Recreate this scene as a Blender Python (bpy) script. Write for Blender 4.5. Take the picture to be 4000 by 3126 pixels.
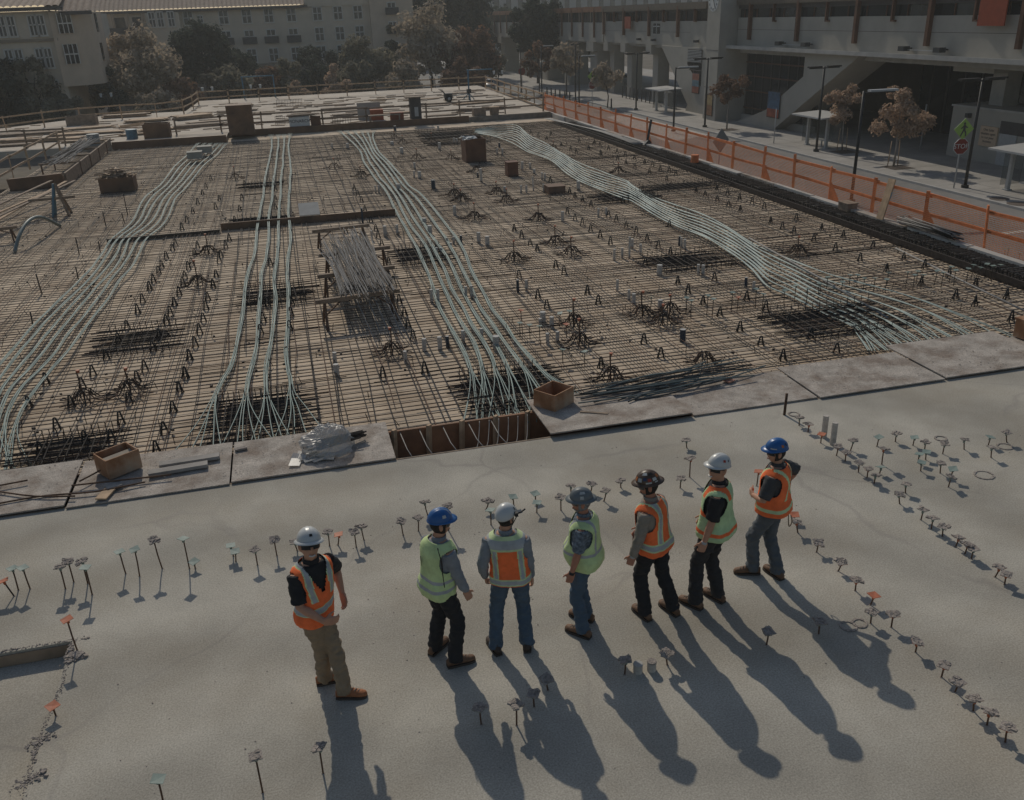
import bpy, bmesh, math, random
from math import sin, cos, pi, radians, atan2, hypot, sqrt
from mathutils import Vector, Matrix, noise
random.seed(11)
for o in list(bpy.data.objects): bpy.data.objects.remove(o)
sc = bpy.context.scene
COL = sc.collection

# ------------------------------------------------------------------ camera
CAM_H = 6.0
cam = bpy.data.cameras.new('camera')
cam.sensor_fit = 'HORIZONTAL'; cam.sensor_width = 36.0
cam.lens = 36.0 * 3431.0 / 4000.0
cam.clip_start = 0.1; cam.clip_end = 2000
camo = bpy.data.objects.new('camera', cam); COL.objects.link(camo)
yaw, pitch, roll = radians(13.446), radians(23.763), radians(-2.185)
f0 = Vector((sin(yaw), cos(yaw), 0)); r0 = Vector((cos(yaw), -sin(yaw), 0)); up = Vector((0, 0, 1))
fw = f0*cos(pitch) - up*sin(pitch); u1 = f0*sin(pitch) + up*cos(pitch)
rt = r0*cos(roll) + u1*sin(roll); uc = -r0*sin(roll) + u1*cos(roll)
m3 = Matrix((rt, uc, -fw)).transposed()
camo.matrix_world = Matrix.Translation((0, 0, CAM_H)) @ m3.to_4x4()
sc.camera = camo

# ------------------------------------------------------------------ sky and sun
SUN_EL, SUN_AZ = radians(36.8), radians(-4.9)
world = bpy.data.worlds.new('World'); sc.world = world; world.use_nodes = True
wn = world.node_tree.nodes; wl = world.node_tree.links
sky = wn.new('ShaderNodeTexSky'); sky.sky_type = 'NISHITA'; sky.sun_disc = False
sky.sun_elevation = SUN_EL; sky.sun_rotation = SUN_AZ % (2*pi)
sky.air_density = 1.2; sky.dust_density = 1.0; sky.ozone_density = 1.0
wl.new(sky.outputs[0], wn['Background'].inputs['Color'])
wn['Background'].inputs['Strength'].default_value = 0.11
sun = bpy.data.lights.new('sun', 'SUN'); sun.energy = 3.7; sun.angle = radians(0.55); sun.color = (1.0, 0.93, 0.80)
suno = bpy.data.objects.new('sun', sun); COL.objects.link(suno)
sd = Vector((sin(SUN_AZ)*cos(SUN_EL), cos(SUN_AZ)*cos(SUN_EL), sin(SUN_EL)))
suno.rotation_euler = sd.to_track_quat('Z', 'Y').to_euler(); suno.location = sd*60
sc.view_settings.view_transform = 'Standard'; sc.view_settings.look = 'None'
sc.view_settings.gamma = 1.0; sc.view_settings.exposure = -0.9
sc.view_settings.use_curve_mapping = False

# ------------------------------------------------------------------ materials
MATS = {}
def mat(name, col, rough=0.8, var=0.12, scale=6.0, detail=5, bump=0.0, bscale=None, metal=0.0, col2=None, stain=None, stain_scale=0.6, coords='Object', spec=0.3, fine=0.0):
    if name in MATS: return MATS[name]
    m = bpy.data.materials.new(name); m.use_nodes = True
    n = m.node_tree.nodes; l = m.node_tree.links
    b = n['Principled BSDF']
    b.inputs['Roughness'].default_value = rough; b.inputs['Metallic'].default_value = metal
    b.inputs['Specular IOR Level'].default_value = spec
    tc = n.new('ShaderNodeTexCoord')
    nz = n.new('ShaderNodeTexNoise'); nz.inputs['Scale'].default_value = scale; nz.inputs['Detail'].default_value = detail; nz.inputs['Roughness'].default_value = 0.6
    l.new(tc.outputs[coords], nz.inputs['Vector'])
    rp = n.new('ShaderNodeValToRGB'); rp.color_ramp.elements[0].position = 0.3; rp.color_ramp.elements[1].position = 0.7
    a = col2 if col2 else tuple(c*(1-var*1.6) for c in col)
    z = col if col2 else tuple(min(1, c*(1+var)) for c in col)
    rp.color_ramp.elements[0].color = (*a, 1); rp.color_ramp.elements[1].color = (*z, 1)
    l.new(nz.outputs[0], rp.inputs[0]); out = rp.outputs[0]
    if stain:
        n2 = n.new('ShaderNodeTexNoise'); n2.inputs['Scale'].default_value = stain_scale; n2.inputs['Detail'].default_value = 8; n2.inputs['Roughness'].default_value = 0.65
        l.new(tc.outputs[coords], n2.inputs['Vector'])
        r2 = n.new('ShaderNodeValToRGB'); r2.color_ramp.elements[0].position = 0.45; r2.color_ramp.elements[1].position = 0.68
        l.new(n2.outputs[0], r2.inputs[0])
        mx = n.new('ShaderNodeMix'); mx.data_type = 'RGBA'
        l.new(r2.outputs[0], mx.inputs[0]); l.new(out, mx.inputs[6]); mx.inputs[7].default_value = (*stain, 1); out = mx.outputs[2]
    if fine:
        n3 = n.new('ShaderNodeTexNoise'); n3.inputs['Scale'].default_value = 60; n3.inputs['Detail'].default_value = 4
        l.new(tc.outputs[coords], n3.inputs['Vector'])
        mm = n.new('ShaderNodeMapRange'); mm.inputs[1].default_value = 0.3; mm.inputs[2].default_value = 0.7; mm.inputs[3].default_value = 1-fine; mm.inputs[4].default_value = 1+fine
        l.new(n3.outputs[0], mm.inputs[0])
        vm = n.new('ShaderNodeVectorMath'); vm.operation = 'SCALE'; l.new(out, vm.inputs[0]); l.new(mm.outputs[0], vm.inputs['Scale']); out = vm.outputs[0]
    l.new(out, b.inputs['Base Color'])
    if bump:
        nb = n.new('ShaderNodeTexNoise'); nb.inputs['Scale'].default_value = bscale or scale*4; nb.inputs['Detail'].default_value = 6
        l.new(tc.outputs[coords], nb.inputs['Vector'])
        bp = n.new('ShaderNodeBump'); bp.inputs['Strength'].default_value = bump; bp.inputs['Distance'].default_value = 0.02
        l.new(nb.outputs[0], bp.inputs['Height']); l.new(bp.outputs[0], b.inputs['Normal'])
    MATS[name] = m; return m

def add_cracks(m, sc_, width, dark, warp=0.6):
    """thin wandering seams left by trowelling, mixed over a material's colour"""
    n = m.node_tree.nodes; l = m.node_tree.links; b = n['Principled BSDF']
    src = b.inputs['Base Color'].links[0].from_socket
    tc = n.new('ShaderNodeTexCoord'); nz = n.new('ShaderNodeTexNoise'); nz.inputs['Scale'].default_value = 0.9; nz.inputs['Detail'].default_value = 4
    l.new(tc.outputs['Object'], nz.inputs['Vector'])
    v = n.new('ShaderNodeVectorMath'); v.operation = 'MULTIPLY_ADD'; v.inputs[1].default_value = (warp,)*3
    l.new(nz.outputs['Color'], v.inputs[0]); l.new(tc.outputs['Object'], v.inputs[2])
    vo = n.new('ShaderNodeTexVoronoi'); vo.feature = 'DISTANCE_TO_EDGE'; vo.inputs['Scale'].default_value = sc_
    l.new(v.outputs[0], vo.inputs['Vector'])
    mr = n.new('ShaderNodeMapRange'); mr.inputs[1].default_value = 0; mr.inputs[2].default_value = width; mr.inputs[3].default_value = 1; mr.inputs[4].default_value = 0
    l.new(vo.outputs['Distance'], mr.inputs[0])
    nm = n.new('ShaderNodeTexNoise'); nm.inputs['Scale'].default_value = 0.5; l.new(tc.outputs['Object'], nm.inputs['Vector'])
    mk = n.new('ShaderNodeMapRange'); mk.inputs[1].default_value = 0.45; mk.inputs[2].default_value = 0.62
    l.new(nm.outputs[0], mk.inputs[0])
    ml = n.new('ShaderNodeMath'); ml.operation = 'MULTIPLY'; l.new(mr.outputs[0], ml.inputs[0]); l.new(mk.outputs[0], ml.inputs[1])
    m2 = n.new('ShaderNodeMath'); m2.operation = 'MULTIPLY'; m2.inputs[1].default_value = 0.45; l.new(ml.outputs[0], m2.inputs[0])
    mx = n.new('ShaderNodeMix'); mx.data_type = 'RGBA'; l.new(m2.outputs[0], mx.inputs[0]); l.new(src, mx.inputs[6]); mx.inputs[7].default_value = (*dark, 1)
    l.new(mx.outputs[2], b.inputs['Base Color'])

slab_m = mat('slab_concrete', (0.408, 0.374, 0.314), 0.9, 0.10, 1.3, 8, 0.10, 14, stain=(0.325, 0.285, 0.225), stain_scale=0.35, fine=0.24)
add_cracks(slab_m, 0.33, 0.012, (0.25, 0.225, 0.20))
def add_trowel(m, amt):
    n = m.node_tree.nodes; l = m.node_tree.links; b = n['Principled BSDF']; src = b.inputs['Base Color'].links[0].from_socket
    tc = n.new('ShaderNodeTexCoord'); w = n.new('ShaderNodeTexWave'); w.wave_type = 'RINGS'; w.rings_direction = 'Z'
    w.inputs['Scale'].default_value = 0.16; w.inputs['Distortion'].default_value = 9; w.inputs['Detail'].default_value = 3; w.inputs['Detail Scale'].default_value = 0.7
    l.new(tc.outputs['Object'], w.inputs['Vector'])
    r = n.new('ShaderNodeMapRange'); r.inputs[1].default_value = 0.0; r.inputs[2].default_value = 1.0; r.inputs[3].default_value = 1-amt; r.inputs[4].default_value = 1+amt*.6
    l.new(w.outputs['Fac'], r.inputs[0]); v = n.new('ShaderNodeVectorMath'); v.operation = 'SCALE'; l.new(src, v.inputs[0]); l.new(r.outputs[0], v.inputs['Scale']); l.new(v.outputs[0], b.inputs['Base Color'])
add_trowel(slab_m, .15)
conc_m = mat('pale_concrete', (0.42, 0.40, 0.37), 0.85, 0.10, 1.5, 6, 0.1, 20, fine=0.06)
wallc_m = mat('station_concrete', (0.385, 0.355, 0.305), 0.9, 0.06, 0.9, 7, 0.15, 30, fine=0.08, coords='Object')
dirty_m = mat('dirty_plywood', (0.41, 0.36, 0.31), 0.9, 0.2, 3.5, 9, 0.5, 30, stain=(0.20, 0.15, 0.115), stain_scale=1.7, fine=0.3)
deck_m = mat('deck_plywood', (0.58, 0.46, 0.335), 0.85, 0.13, 1.1, 7, 0.1, 30, stain=(0.36, 0.265, 0.18), stain_scale=0.7, fine=0.1)
rebar_m = mat('rebar_steel', (0.045, 0.034, 0.028), 0.75, 0.35, 9, 4)
rust_m = mat('rusty_rebar', (0.14, 0.08, 0.05), 0.8, 0.35, 6, 4)
greybar_m = mat('grey_bar', (0.26, 0.245, 0.23), 0.6, 0.2, 8, 4)
tendon_m = mat('tendon_sheath', (0.205, 0.28, 0.25), 0.55, 0.14, 4, 4, spec=0.4)
black_m = mat('black_plastic', (0.025, 0.025, 0.025), 0.6, 0.2, 10)
pole_m = mat('dark_steel_pole', (0.03, 0.028, 0.026), 0.5, 0.2, 6)
tube_m = mat('cardboard_sleeve', (0.52, 0.47, 0.41), 0.85, 0.2, 14, 5, 0.2, 60)
tubecap_m = mat('sleeve_cap', (0.48, 0.46, 0.43), 0.7, 0.1, 10)
green_m = mat('green_cap', (0.20, 0.255, 0.225), 0.6, 0.12, 20)
orange_m = mat('orange_cap', (0.44, 0.14, 0.07), 0.6, 0.15, 20)
mud_m = mat('dried_mud', (0.33, 0.285, 0.25), 0.95, 0.25, 25, 6, 0.8, 60)
wood_m = mat('bare_lumber', (0.47, 0.325, 0.205), 0.8, 0.2, 5, 6, 0.1)
oldwood_m = mat('weathered_lumber', (0.27, 0.20, 0.145), 0.85, 0.25, 5, 6, 0.1)
brown_m = mat('brown_form_board', (0.21, 0.12, 0.07), 0.75, 0.25, 3, 7, 0.15, stain=(0.08, 0.05, 0.035), stain_scale=1.5)
orail_m = mat('orange_rail', (0.72, 0.23, 0.085), 0.75, 0.2, 5, 5)
net_m = mat('orange_netting', (0.86, 0.28, 0.10), 0.6, 0.1, 5)
asph_m = mat('street_asphalt', (0.215, 0.20, 0.185), 0.9, 0.12, 0.7, 8, 0.2, 40, stain=(0.155, 0.148, 0.14), stain_scale=0.13, fine=0.12)
walk_m = mat('pavement_concrete', (0.36, 0.335, 0.305), 0.9, 0.1, 1.0, 7, 0.1, 30, stain=(0.28, 0.26, 0.235), stain_scale=0.3, fine=0.08)
earth_m = mat('bare_earth', (0.13, 0.11, 0.085), 0.95, 0.3, 0.4, 8, 0.4, 6)
glass_m = mat('dark_glass', (0.018, 0.022, 0.025), 0.08, 0.3, 0.5, 3, spec=0.6)
glass2_m = mat('window_glass', (0.03, 0.036, 0.04), 0.25, 0.4, 0.8, 3, spec=0.6)
white_m = mat('white_paint', (0.62, 0.61, 0.58), 0.5, 0.06, 10)
stucco_m = mat('tan_stucco', (0.58, 0.485, 0.375), 0.9, 0.09, 0.6, 6, 0.1, 30, fine=0.06)
stucco2_m = mat('brown_stucco', (0.30, 0.235, 0.175), 0.9, 0.1, 0.6, 6, 0.1, 30)
stucco3_m = mat('warm_stucco', (0.56, 0.44, 0.33), 0.9, 0.09, 0.6, 6, 0.1, 30)
tile_m = mat('roof_tile', (0.30, 0.215, 0.16), 0.85, 0.18, 2.5, 5)
fascia_m = mat('dark_fascia', (0.09, 0.08, 0.075), 0.8, 0.1, 4)
rustfin_m = mat('rust_brown_steel', (0.14, 0.065, 0.035), 0.7, 0.2, 2, 5)
redban_m = mat('red_banner', (0.30, 0.055, 0.02), 0.7, 0.1, 3)
frame_m = mat('window_frame', (0.62, 0.58, 0.52), 0.6, 0.06, 8)
iron_m = mat('balcony_iron', (0.05, 0.05, 0.05), 0.6, 0.1, 8)
ltgrey_m = mat('light_grey_metal', (0.42, 0.42, 0.41), 0.45, 0.08, 6)
blue_m = mat('blue_steel', (0.10, 0.19, 0.25), 0.5, 0.15, 6)
rubber_m = mat('tyre_rubber', (0.02, 0.02, 0.02), 0.8, 0.1, 6)

# ------------------------------------------------------------------ mesh helpers
class MB:
    def __init__(s): s.v = []; s.f = []; s.mi = []; s.sm = []
    def add(s, vs, fs, mi=0, smooth=False):
        k = len(s.v); s.v += [tuple(v) for v in vs]
        for f in fs: s.f.append(tuple(i+k for i in f)); s.mi.append(mi); s.sm.append(smooth)
        return s
    def box(s, x0, x1, y0, y1, z0, z1, mi=0, M=None):
        vs = [Vector((x, y, z)) for z in (z0, z1) for y in (y0, y1) for x in (x0, x1)]
        if M is not None: vs = [M @ v for v in vs]
        return s.add(vs, [(0,2,3,1),(4,5,7,6),(0,1,5,4),(2,6,7,3),(0,4,6,2),(1,3,7,5)], mi)
    def bar(s, a, b, w, h, mi=0, up=Vector((0,0,1))):
        """square-section member from a to b"""
        a = Vector(a); b = Vector(b); d = (b-a); L = d.length; d.normalize()
        sx = d.cross(up)
        if sx.length < 1e-4: sx = Vector((1,0,0))
        sx.normalize(); sz = sx.cross(d)
        vs = []
        for p in (a, b):
            for (i, j) in ((-1,-1),(1,-1),(1,1),(-1,1)): vs.append(p + sx*(i*w/2) + sz*(j*h/2))
        return s.add(vs, [(3,2,1,0),(4,5,6,7),(0,1,5,4),(1,2,6,5),(2,3,7,6),(3,0,4,7)], mi)
    def tube(s, path, r, n=6, mi=0, cap=True, smooth=True):
        P = [Vector(p) for p in path]; m = len(P)
        R = r if isinstance(r, (list, tuple)) else [r]*m
        ring = []; prev = None
        for i in range(m):
            d = (P[min(i+1, m-1)] - P[max(i-1, 0)])
            d = d.normalized() if d.length > 1e-9 else Vector((0,0,1))
            if prev is None:
                a = Vector((0,0,1)) if abs(d.z) < 0.9 else Vector((1,0,0))
                x = d.cross(a).normalized()
            else:
                x = (prev - d*prev.dot(d)); x = x.normalized() if x.length > 1e-6 else d.orthogonal().normalized()
            prev = x; y = d.cross(x)
            ring.append([P[i] + x*(R[i]*cos(2*pi*k/n)) + y*(R[i]*sin(2*pi*k/n)) for k in range(n)])
        vs = [v for rg in ring for v in rg]; fs = []
        for i in range(m-1):
            for k in range(n):
                a = i*n+k; b = i*n+(k+1) % n
                fs.append((a, b, b+n, a+n))
        if cap: fs.append(tuple(range(n-1, -1, -1))); fs.append(tuple(range((m-1)*n, m*n)))
        return s.add(vs, fs, mi, smooth)
    def cyl(s, x, y, z0, z1, r, n=12, mi=0, r1=None, smooth=True, caps=True):
        r1 = r if r1 is None else r1
        vs = [(x+r*cos(2*pi*k/n), y+r*sin(2*pi*k/n), z0) for k in range(n)] + [(x+r1*cos(2*pi*k/n), y+r1*sin(2*pi*k/n), z1) for k in range(n)]
        s.add(vs, [(k, (k+1) % n, n+(k+1) % n, n+k) for k in range(n)], mi, smooth)
        if caps: s.add(vs[n:], [tuple(range(n))], mi); s.add(vs[:n], [tuple(range(n-1,-1,-1))], mi)
        return s
    def poly(s, pts, z0, z1, mi=0):
        """vertical prism from an outline in plan (counter-clockwise)"""
        n = len(pts); vs = [(x, y, z0) for x, y in pts] + [(x, y, z1) for x, y in pts]
        return s.add(vs, [tuple(range(n-1,-1,-1)), tuple(range(n, 2*n))] + [(k, (k+1) % n, n+(k+1) % n, n+k) for k in range(n)], mi)
    def ext(s, pts, axis, a0, a1, mi=0):
        """prism: outline (u,v) extruded along x ('x': pts=(y,z)) or y ('y': pts=(x,z))"""
        n = len(pts)
        mk = (lambda u, v, a: (a, u, v)) if axis == 'x' else (lambda u, v, a: (u, a, v))
        vs = [mk(u, v, a0) for u, v in pts] + [mk(u, v, a1) for u, v in pts]
        return s.add(vs, [tuple(range(n-1,-1,-1)), tuple(range(n, 2*n))] + [(k, (k+1) % n, n+(k+1) % n, n+k) for k in range(n)], mi)
    def mesh(s, name, mats):
        me = bpy.data.meshes.new(name); me.from_pydata(s.v, [], s.f)
        for m in (mats if isinstance(mats, (list, tuple)) else [mats]): me.materials.append(m)
        me.polygons.foreach_set('material_index', s.mi); me.polygons.foreach_set('use_smooth', s.sm)
        bm = bmesh.new(); bm.from_mesh(me); bmesh.ops.recalc_face_normals(bm, faces=bm.faces); bm.to_mesh(me); bm.free()
        me.update(); return me
    def build(s, name, mats, parent=None, loc=None, rz=0.0):
        return inst(name, s.mesh(name, mats), parent, loc, rz)

def inst(name, me, parent=None, loc=None, rz=0.0, scale=None, rot=None):
    o = bpy.data.objects.new(name, me); COL.objects.link(o)
    if parent is not None: o.parent = parent
    if loc is not None: o.location = loc
    if rot is not None: o.rotation_euler = rot
    elif rz: o.rotation_euler = (0, 0, rz)
    if scale is not None: o.scale = scale
    return o
def tag(o, label, cat, group=None):
    o['label'] = label; o['category'] = cat
    if group: o['group'] = group
    return o
def thing(name, label, cat, loc=(0, 0, 0), rz=0.0, group=None):
    o = inst(name, None, None, loc, rz); o.empty_display_size = 0.2
    return tag(o, label, cat, group)
def struct(o, label=None):
    o['kind'] = 'structure'
    if label: o['label'] = label
    return o
def copy_tree(o, loc=None, rz=None, parent=None, scale=None):
    c = o.copy(); COL.objects.link(c); c.parent = parent
    if loc is not None: c.location = loc
    if rz is not None: c.rotation_euler = (0, 0, rz)
    if scale is not None: c.scale = scale
    for ch in KIDS.get(o.name, o.children): copy_tree(ch, None, None, c)
    return c
KIDS = {}
def nth(i):
    w = ['first','second','third','fourth','fifth','sixth','seventh','eighth','ninth','tenth','eleventh','twelfth']
    if i < 12: return w[i]
    k = i+1
    return '%d%s' % (k, 'th' if 10 <= k % 100 <= 20 else {1:'st',2:'nd',3:'rd'}.get(k % 10, 'th'))
def text_mesh(txt, size, mname):
    cu = bpy.data.curves.new('t', 'FONT'); cu.body = txt; cu.size = size; cu.align_x = 'CENTER'; cu.align_y = 'CENTER'; cu.extrude = 0.002; cu.resolution_u = 3
    o = bpy.data.objects.new('t', cu); COL.objects.link(o)
    bpy.context.view_layer.update()
    dg = bpy.context.evaluated_depsgraph_get()
    me = bpy.data.meshes.new_from_object(o.evaluated_get(dg)); bpy.data.objects.remove(o); bpy.data.curves.remove(cu)
    me.materials.clear(); me.materials.append(mname); return me
def smooth_path(P, k=5):
    P = [Vector(p) for p in P]; out = []
    for i in range(len(P)-1):
        a, b, c, d = P[max(i-1,0)], P[i], P[i+1], P[min(i+2,len(P)-1)]
        for j in range(k):
            t = j/k; t2 = t*t; t3 = t2*t
            out.append(0.5*((2*b)+(c-a)*t+(2*a-5*b+4*c-d)*t2+(3*b-a-3*c+d)*t3))
    out.append(P[-1]); return out
STAKES = [(-3.71,9.76,0.3,'g'),(-3.73,9.65,0.23,'t'),(-3.58,9.75,0.3,'g'),(-3.17,9.62,0.31,'m'),(-3.1,9.74,0.29,'m'),(-2.84,9.4,0.38,'g'),(-2.93,9.65,0.32,'m'),(-2.52,9.74,0.31,'g'),(-2.35,9.63,0.37,'g'),(-2.1,9.72,0.41,'m'),(-1.78,9.62,0.44,'g'),(-1.71,9.6,0.08,'g'),(-2.82,8.39,0.41,'o'),(-2.83,7.4,0.12,'o'),(-1.71,6.0,0.28,'g'),(-1.24,9.61,0.14,'g'),(-1.27,9.74,0.16,'g'),(-0.98,9.45,0.22,'m'),(-0.75,9.59,0.23,'m'),(-0.5,9.62,0.13,'m'),(-0.11,9.61,0.2,'m'),(-0.01,9.61,0.16,'o'),(0.21,9.48,0.22,'m'),(0.32,9.62,0.19,'m'),(0.81,9.58,0.19,'m'),(1.01,9.63,0.21,'m'),(1.19,9.98,0.21,'m'),(1.38,9.52,0.36,'m'),(1.93,9.49,0.22,'g'),(1.95,9.89,0.13,'m'),(2.64,9.9,0.11,'g'),(2.57,9.6,0.15,'g'),(2.89,9.56,0.19,'m'),(3.5,9.61,0.16,'m'),(3.85,9.89,0.11,'m'),(4.06,9.65,0.14,'m'),(4.61,9.63,0.14,'m'),(4.86,9.87,0.29,'M'),(5.2,10.7,0.12,'m'),(5.61,9.36,0.2,'o'),(3.14,9.91,0.13,'m'),(3.41,9.89,0.13,'m'),(2.33,9.87,0.13,'g'),(7.15,10.86,0.13,'m'),(7.15,10.61,0.13,'M'),(7.13,10.23,0.14,'o'),(7.39,9.88,0.15,'m'),(7.12,9.81,0.15,'M'),(7.13,9.61,0.14,'M'),(7.12,9.28,0.15,'m'),(7.13,9.1,0.14,'M'),(7.13,8.94,0.13,'m'),(7.56,9.38,0.25,'M'),(7.36,9.15,0.11,'g'),(7.36,8.59,0.13,'m'),(7.12,8.38,0.13,'m'),(7.83,9.88,0.15,'g'),(8.18,9.93,0.13,'m'),(8.34,9.75,0.13,'g'),(8.41,9.58,0.12,'m'),(8.06,9.27,0.14,'g'),(8.22,9.31,0.12,'g'),(7.94,9.05,0.14,'g'),(8.56,9.39,0.15,'m'),(8.15,8.92,0.15,'m'),(8.94,9.41,0.15,'m'),(8.14,8.72,0.16,'g'),(7.99,8.56,0.15,'m'),(9.33,9.4,0.14,'g'),(9.12,9.09,0.16,'m'),(9.67,9.41,0.16,'m'),(7.12,7.97,0.15,'m'),(7.1,7.75,0.15,'m'),(7.12,7.57,0.13,'m'),(5.52,8.16,0.15,'M'),(5.6,8.42,0.08,'o'),(5.5,7.72,0.13,'M'),(5.52,7.31,0.12,'M'),(5.49,6.93,0.14,'M'),(5.49,6.66,0.13,'o'),(5.31,6.39,0.14,'m'),(5.47,6.27,0.16,'M'),(5.46,5.87,0.13,'M'),(5.46,5.49,0.14,'M'),(5.45,5.29,0.13,'M'),(5.44,5.03,0.15,'M'),(5.43,4.85,0.16,'M'),(5.43,4.63,0.16,'M'),(4.7,6.39,0.16,'m'),(7.11,7.34,0.13,'M'),(7.11,7.18,0.14,'M'),(7.11,7.07,0.13,'m'),(7.11,6.7,0.14,'M'),(7.11,6.55,0.14,'M'),(3.02,6.4,0.15,'m'),(2.56,6.39,0.16,'m'),(1.06,6.14,0.18,'m'),(1.37,6.04,0.24,'m'),(1.59,6.22,0.14,'m'),(1.78,6.4,0.15,'m'),(4.1,6.39,0.17,'m'),(-0.9,5.9,0.4,'m'),(-0.39,5.97,0.3,'m')]
DECK_STAKES = [(10.5,17.05,0.35,'g'),(10.81,17.13,0.4,'g'),(10.97,16.88,0.38,'g'),(11.45,17.18,0.37,'g'),(11.58,17.33,0.27,'g'),(12.04,17.77,0.18,'g'),(12.13,17.32,0.22,'g'),(12.64,17.75,0.18,'g'),(12.8,17.69,0.19,'g'),(12.77,17.38,0.22,'g'),(12.93,17.22,0.33,'g'),(13.57,17.61,0.22,'g'),(13.12,17.05,0.33,'g'),(13.71,17.13,0.42,'g'),(13.81,16.99,0.38,'g'),(14.26,17.45,0.27,'g'),(14.17,17.16,0.29,'g'),(14.5,17.14,0.37,'g'),(14.52,16.92,0.38,'g'),(14.96,17.18,0.41,'g'),(14.91,16.98,0.38,'g'),(15.25,16.96,0.39,'g'),(15.62,17.25,0.37,'g'),(15.69,17.11,0.34,'g'),(16.06,17.31,0.34,'g'),(15.97,17.01,0.37,'g'),(16.28,17.11,0.34,'g'),(17.55,18.4,0.22,'g'),(17.71,18.46,0.21,'g'),(17.54,17.9,0.32,'g'),(7.57,17.78,0.26,'g'),(8.16,17.19,0.39,'g'),(8.16,16.92,0.4,'g'),(8.59,17.03,0.44,'g'),(8.59,16.76,0.44,'g'),(9.17,16.99,0.46,'g'),(9.24,16.87,0.37,'o'),(9.79,17.04,0.46,'g'),(9.84,16.83,0.4,'g'),(5.5,17.3,0.35,'g'),(5.28,17.38,0.25,'g'),(4.56,16.36,0.43,'g'),(4.47,16.85,0.24,'g'),(4.3,17.07,0.23,'g'),(4.42,17.27,0.5,'o'),(5.21,16.66,0.29,'o'),(4.69,15.24,0.22,'g'),(5.05,14.98,0.3,'g'),(-6.5,28.81,0.52,'n'),(-6.34,32.79,0.52,'n'),(-5.79,33.17,0.38,'n'),(-5.93,25.52,0.4,'n'),(-6.63,24.48,0.55,'n'),(-6.24,21.68,0.32,'n'),(-5.91,28.88,0.34,'n'),(-5.9,34.72,0.78,'n')]
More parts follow.
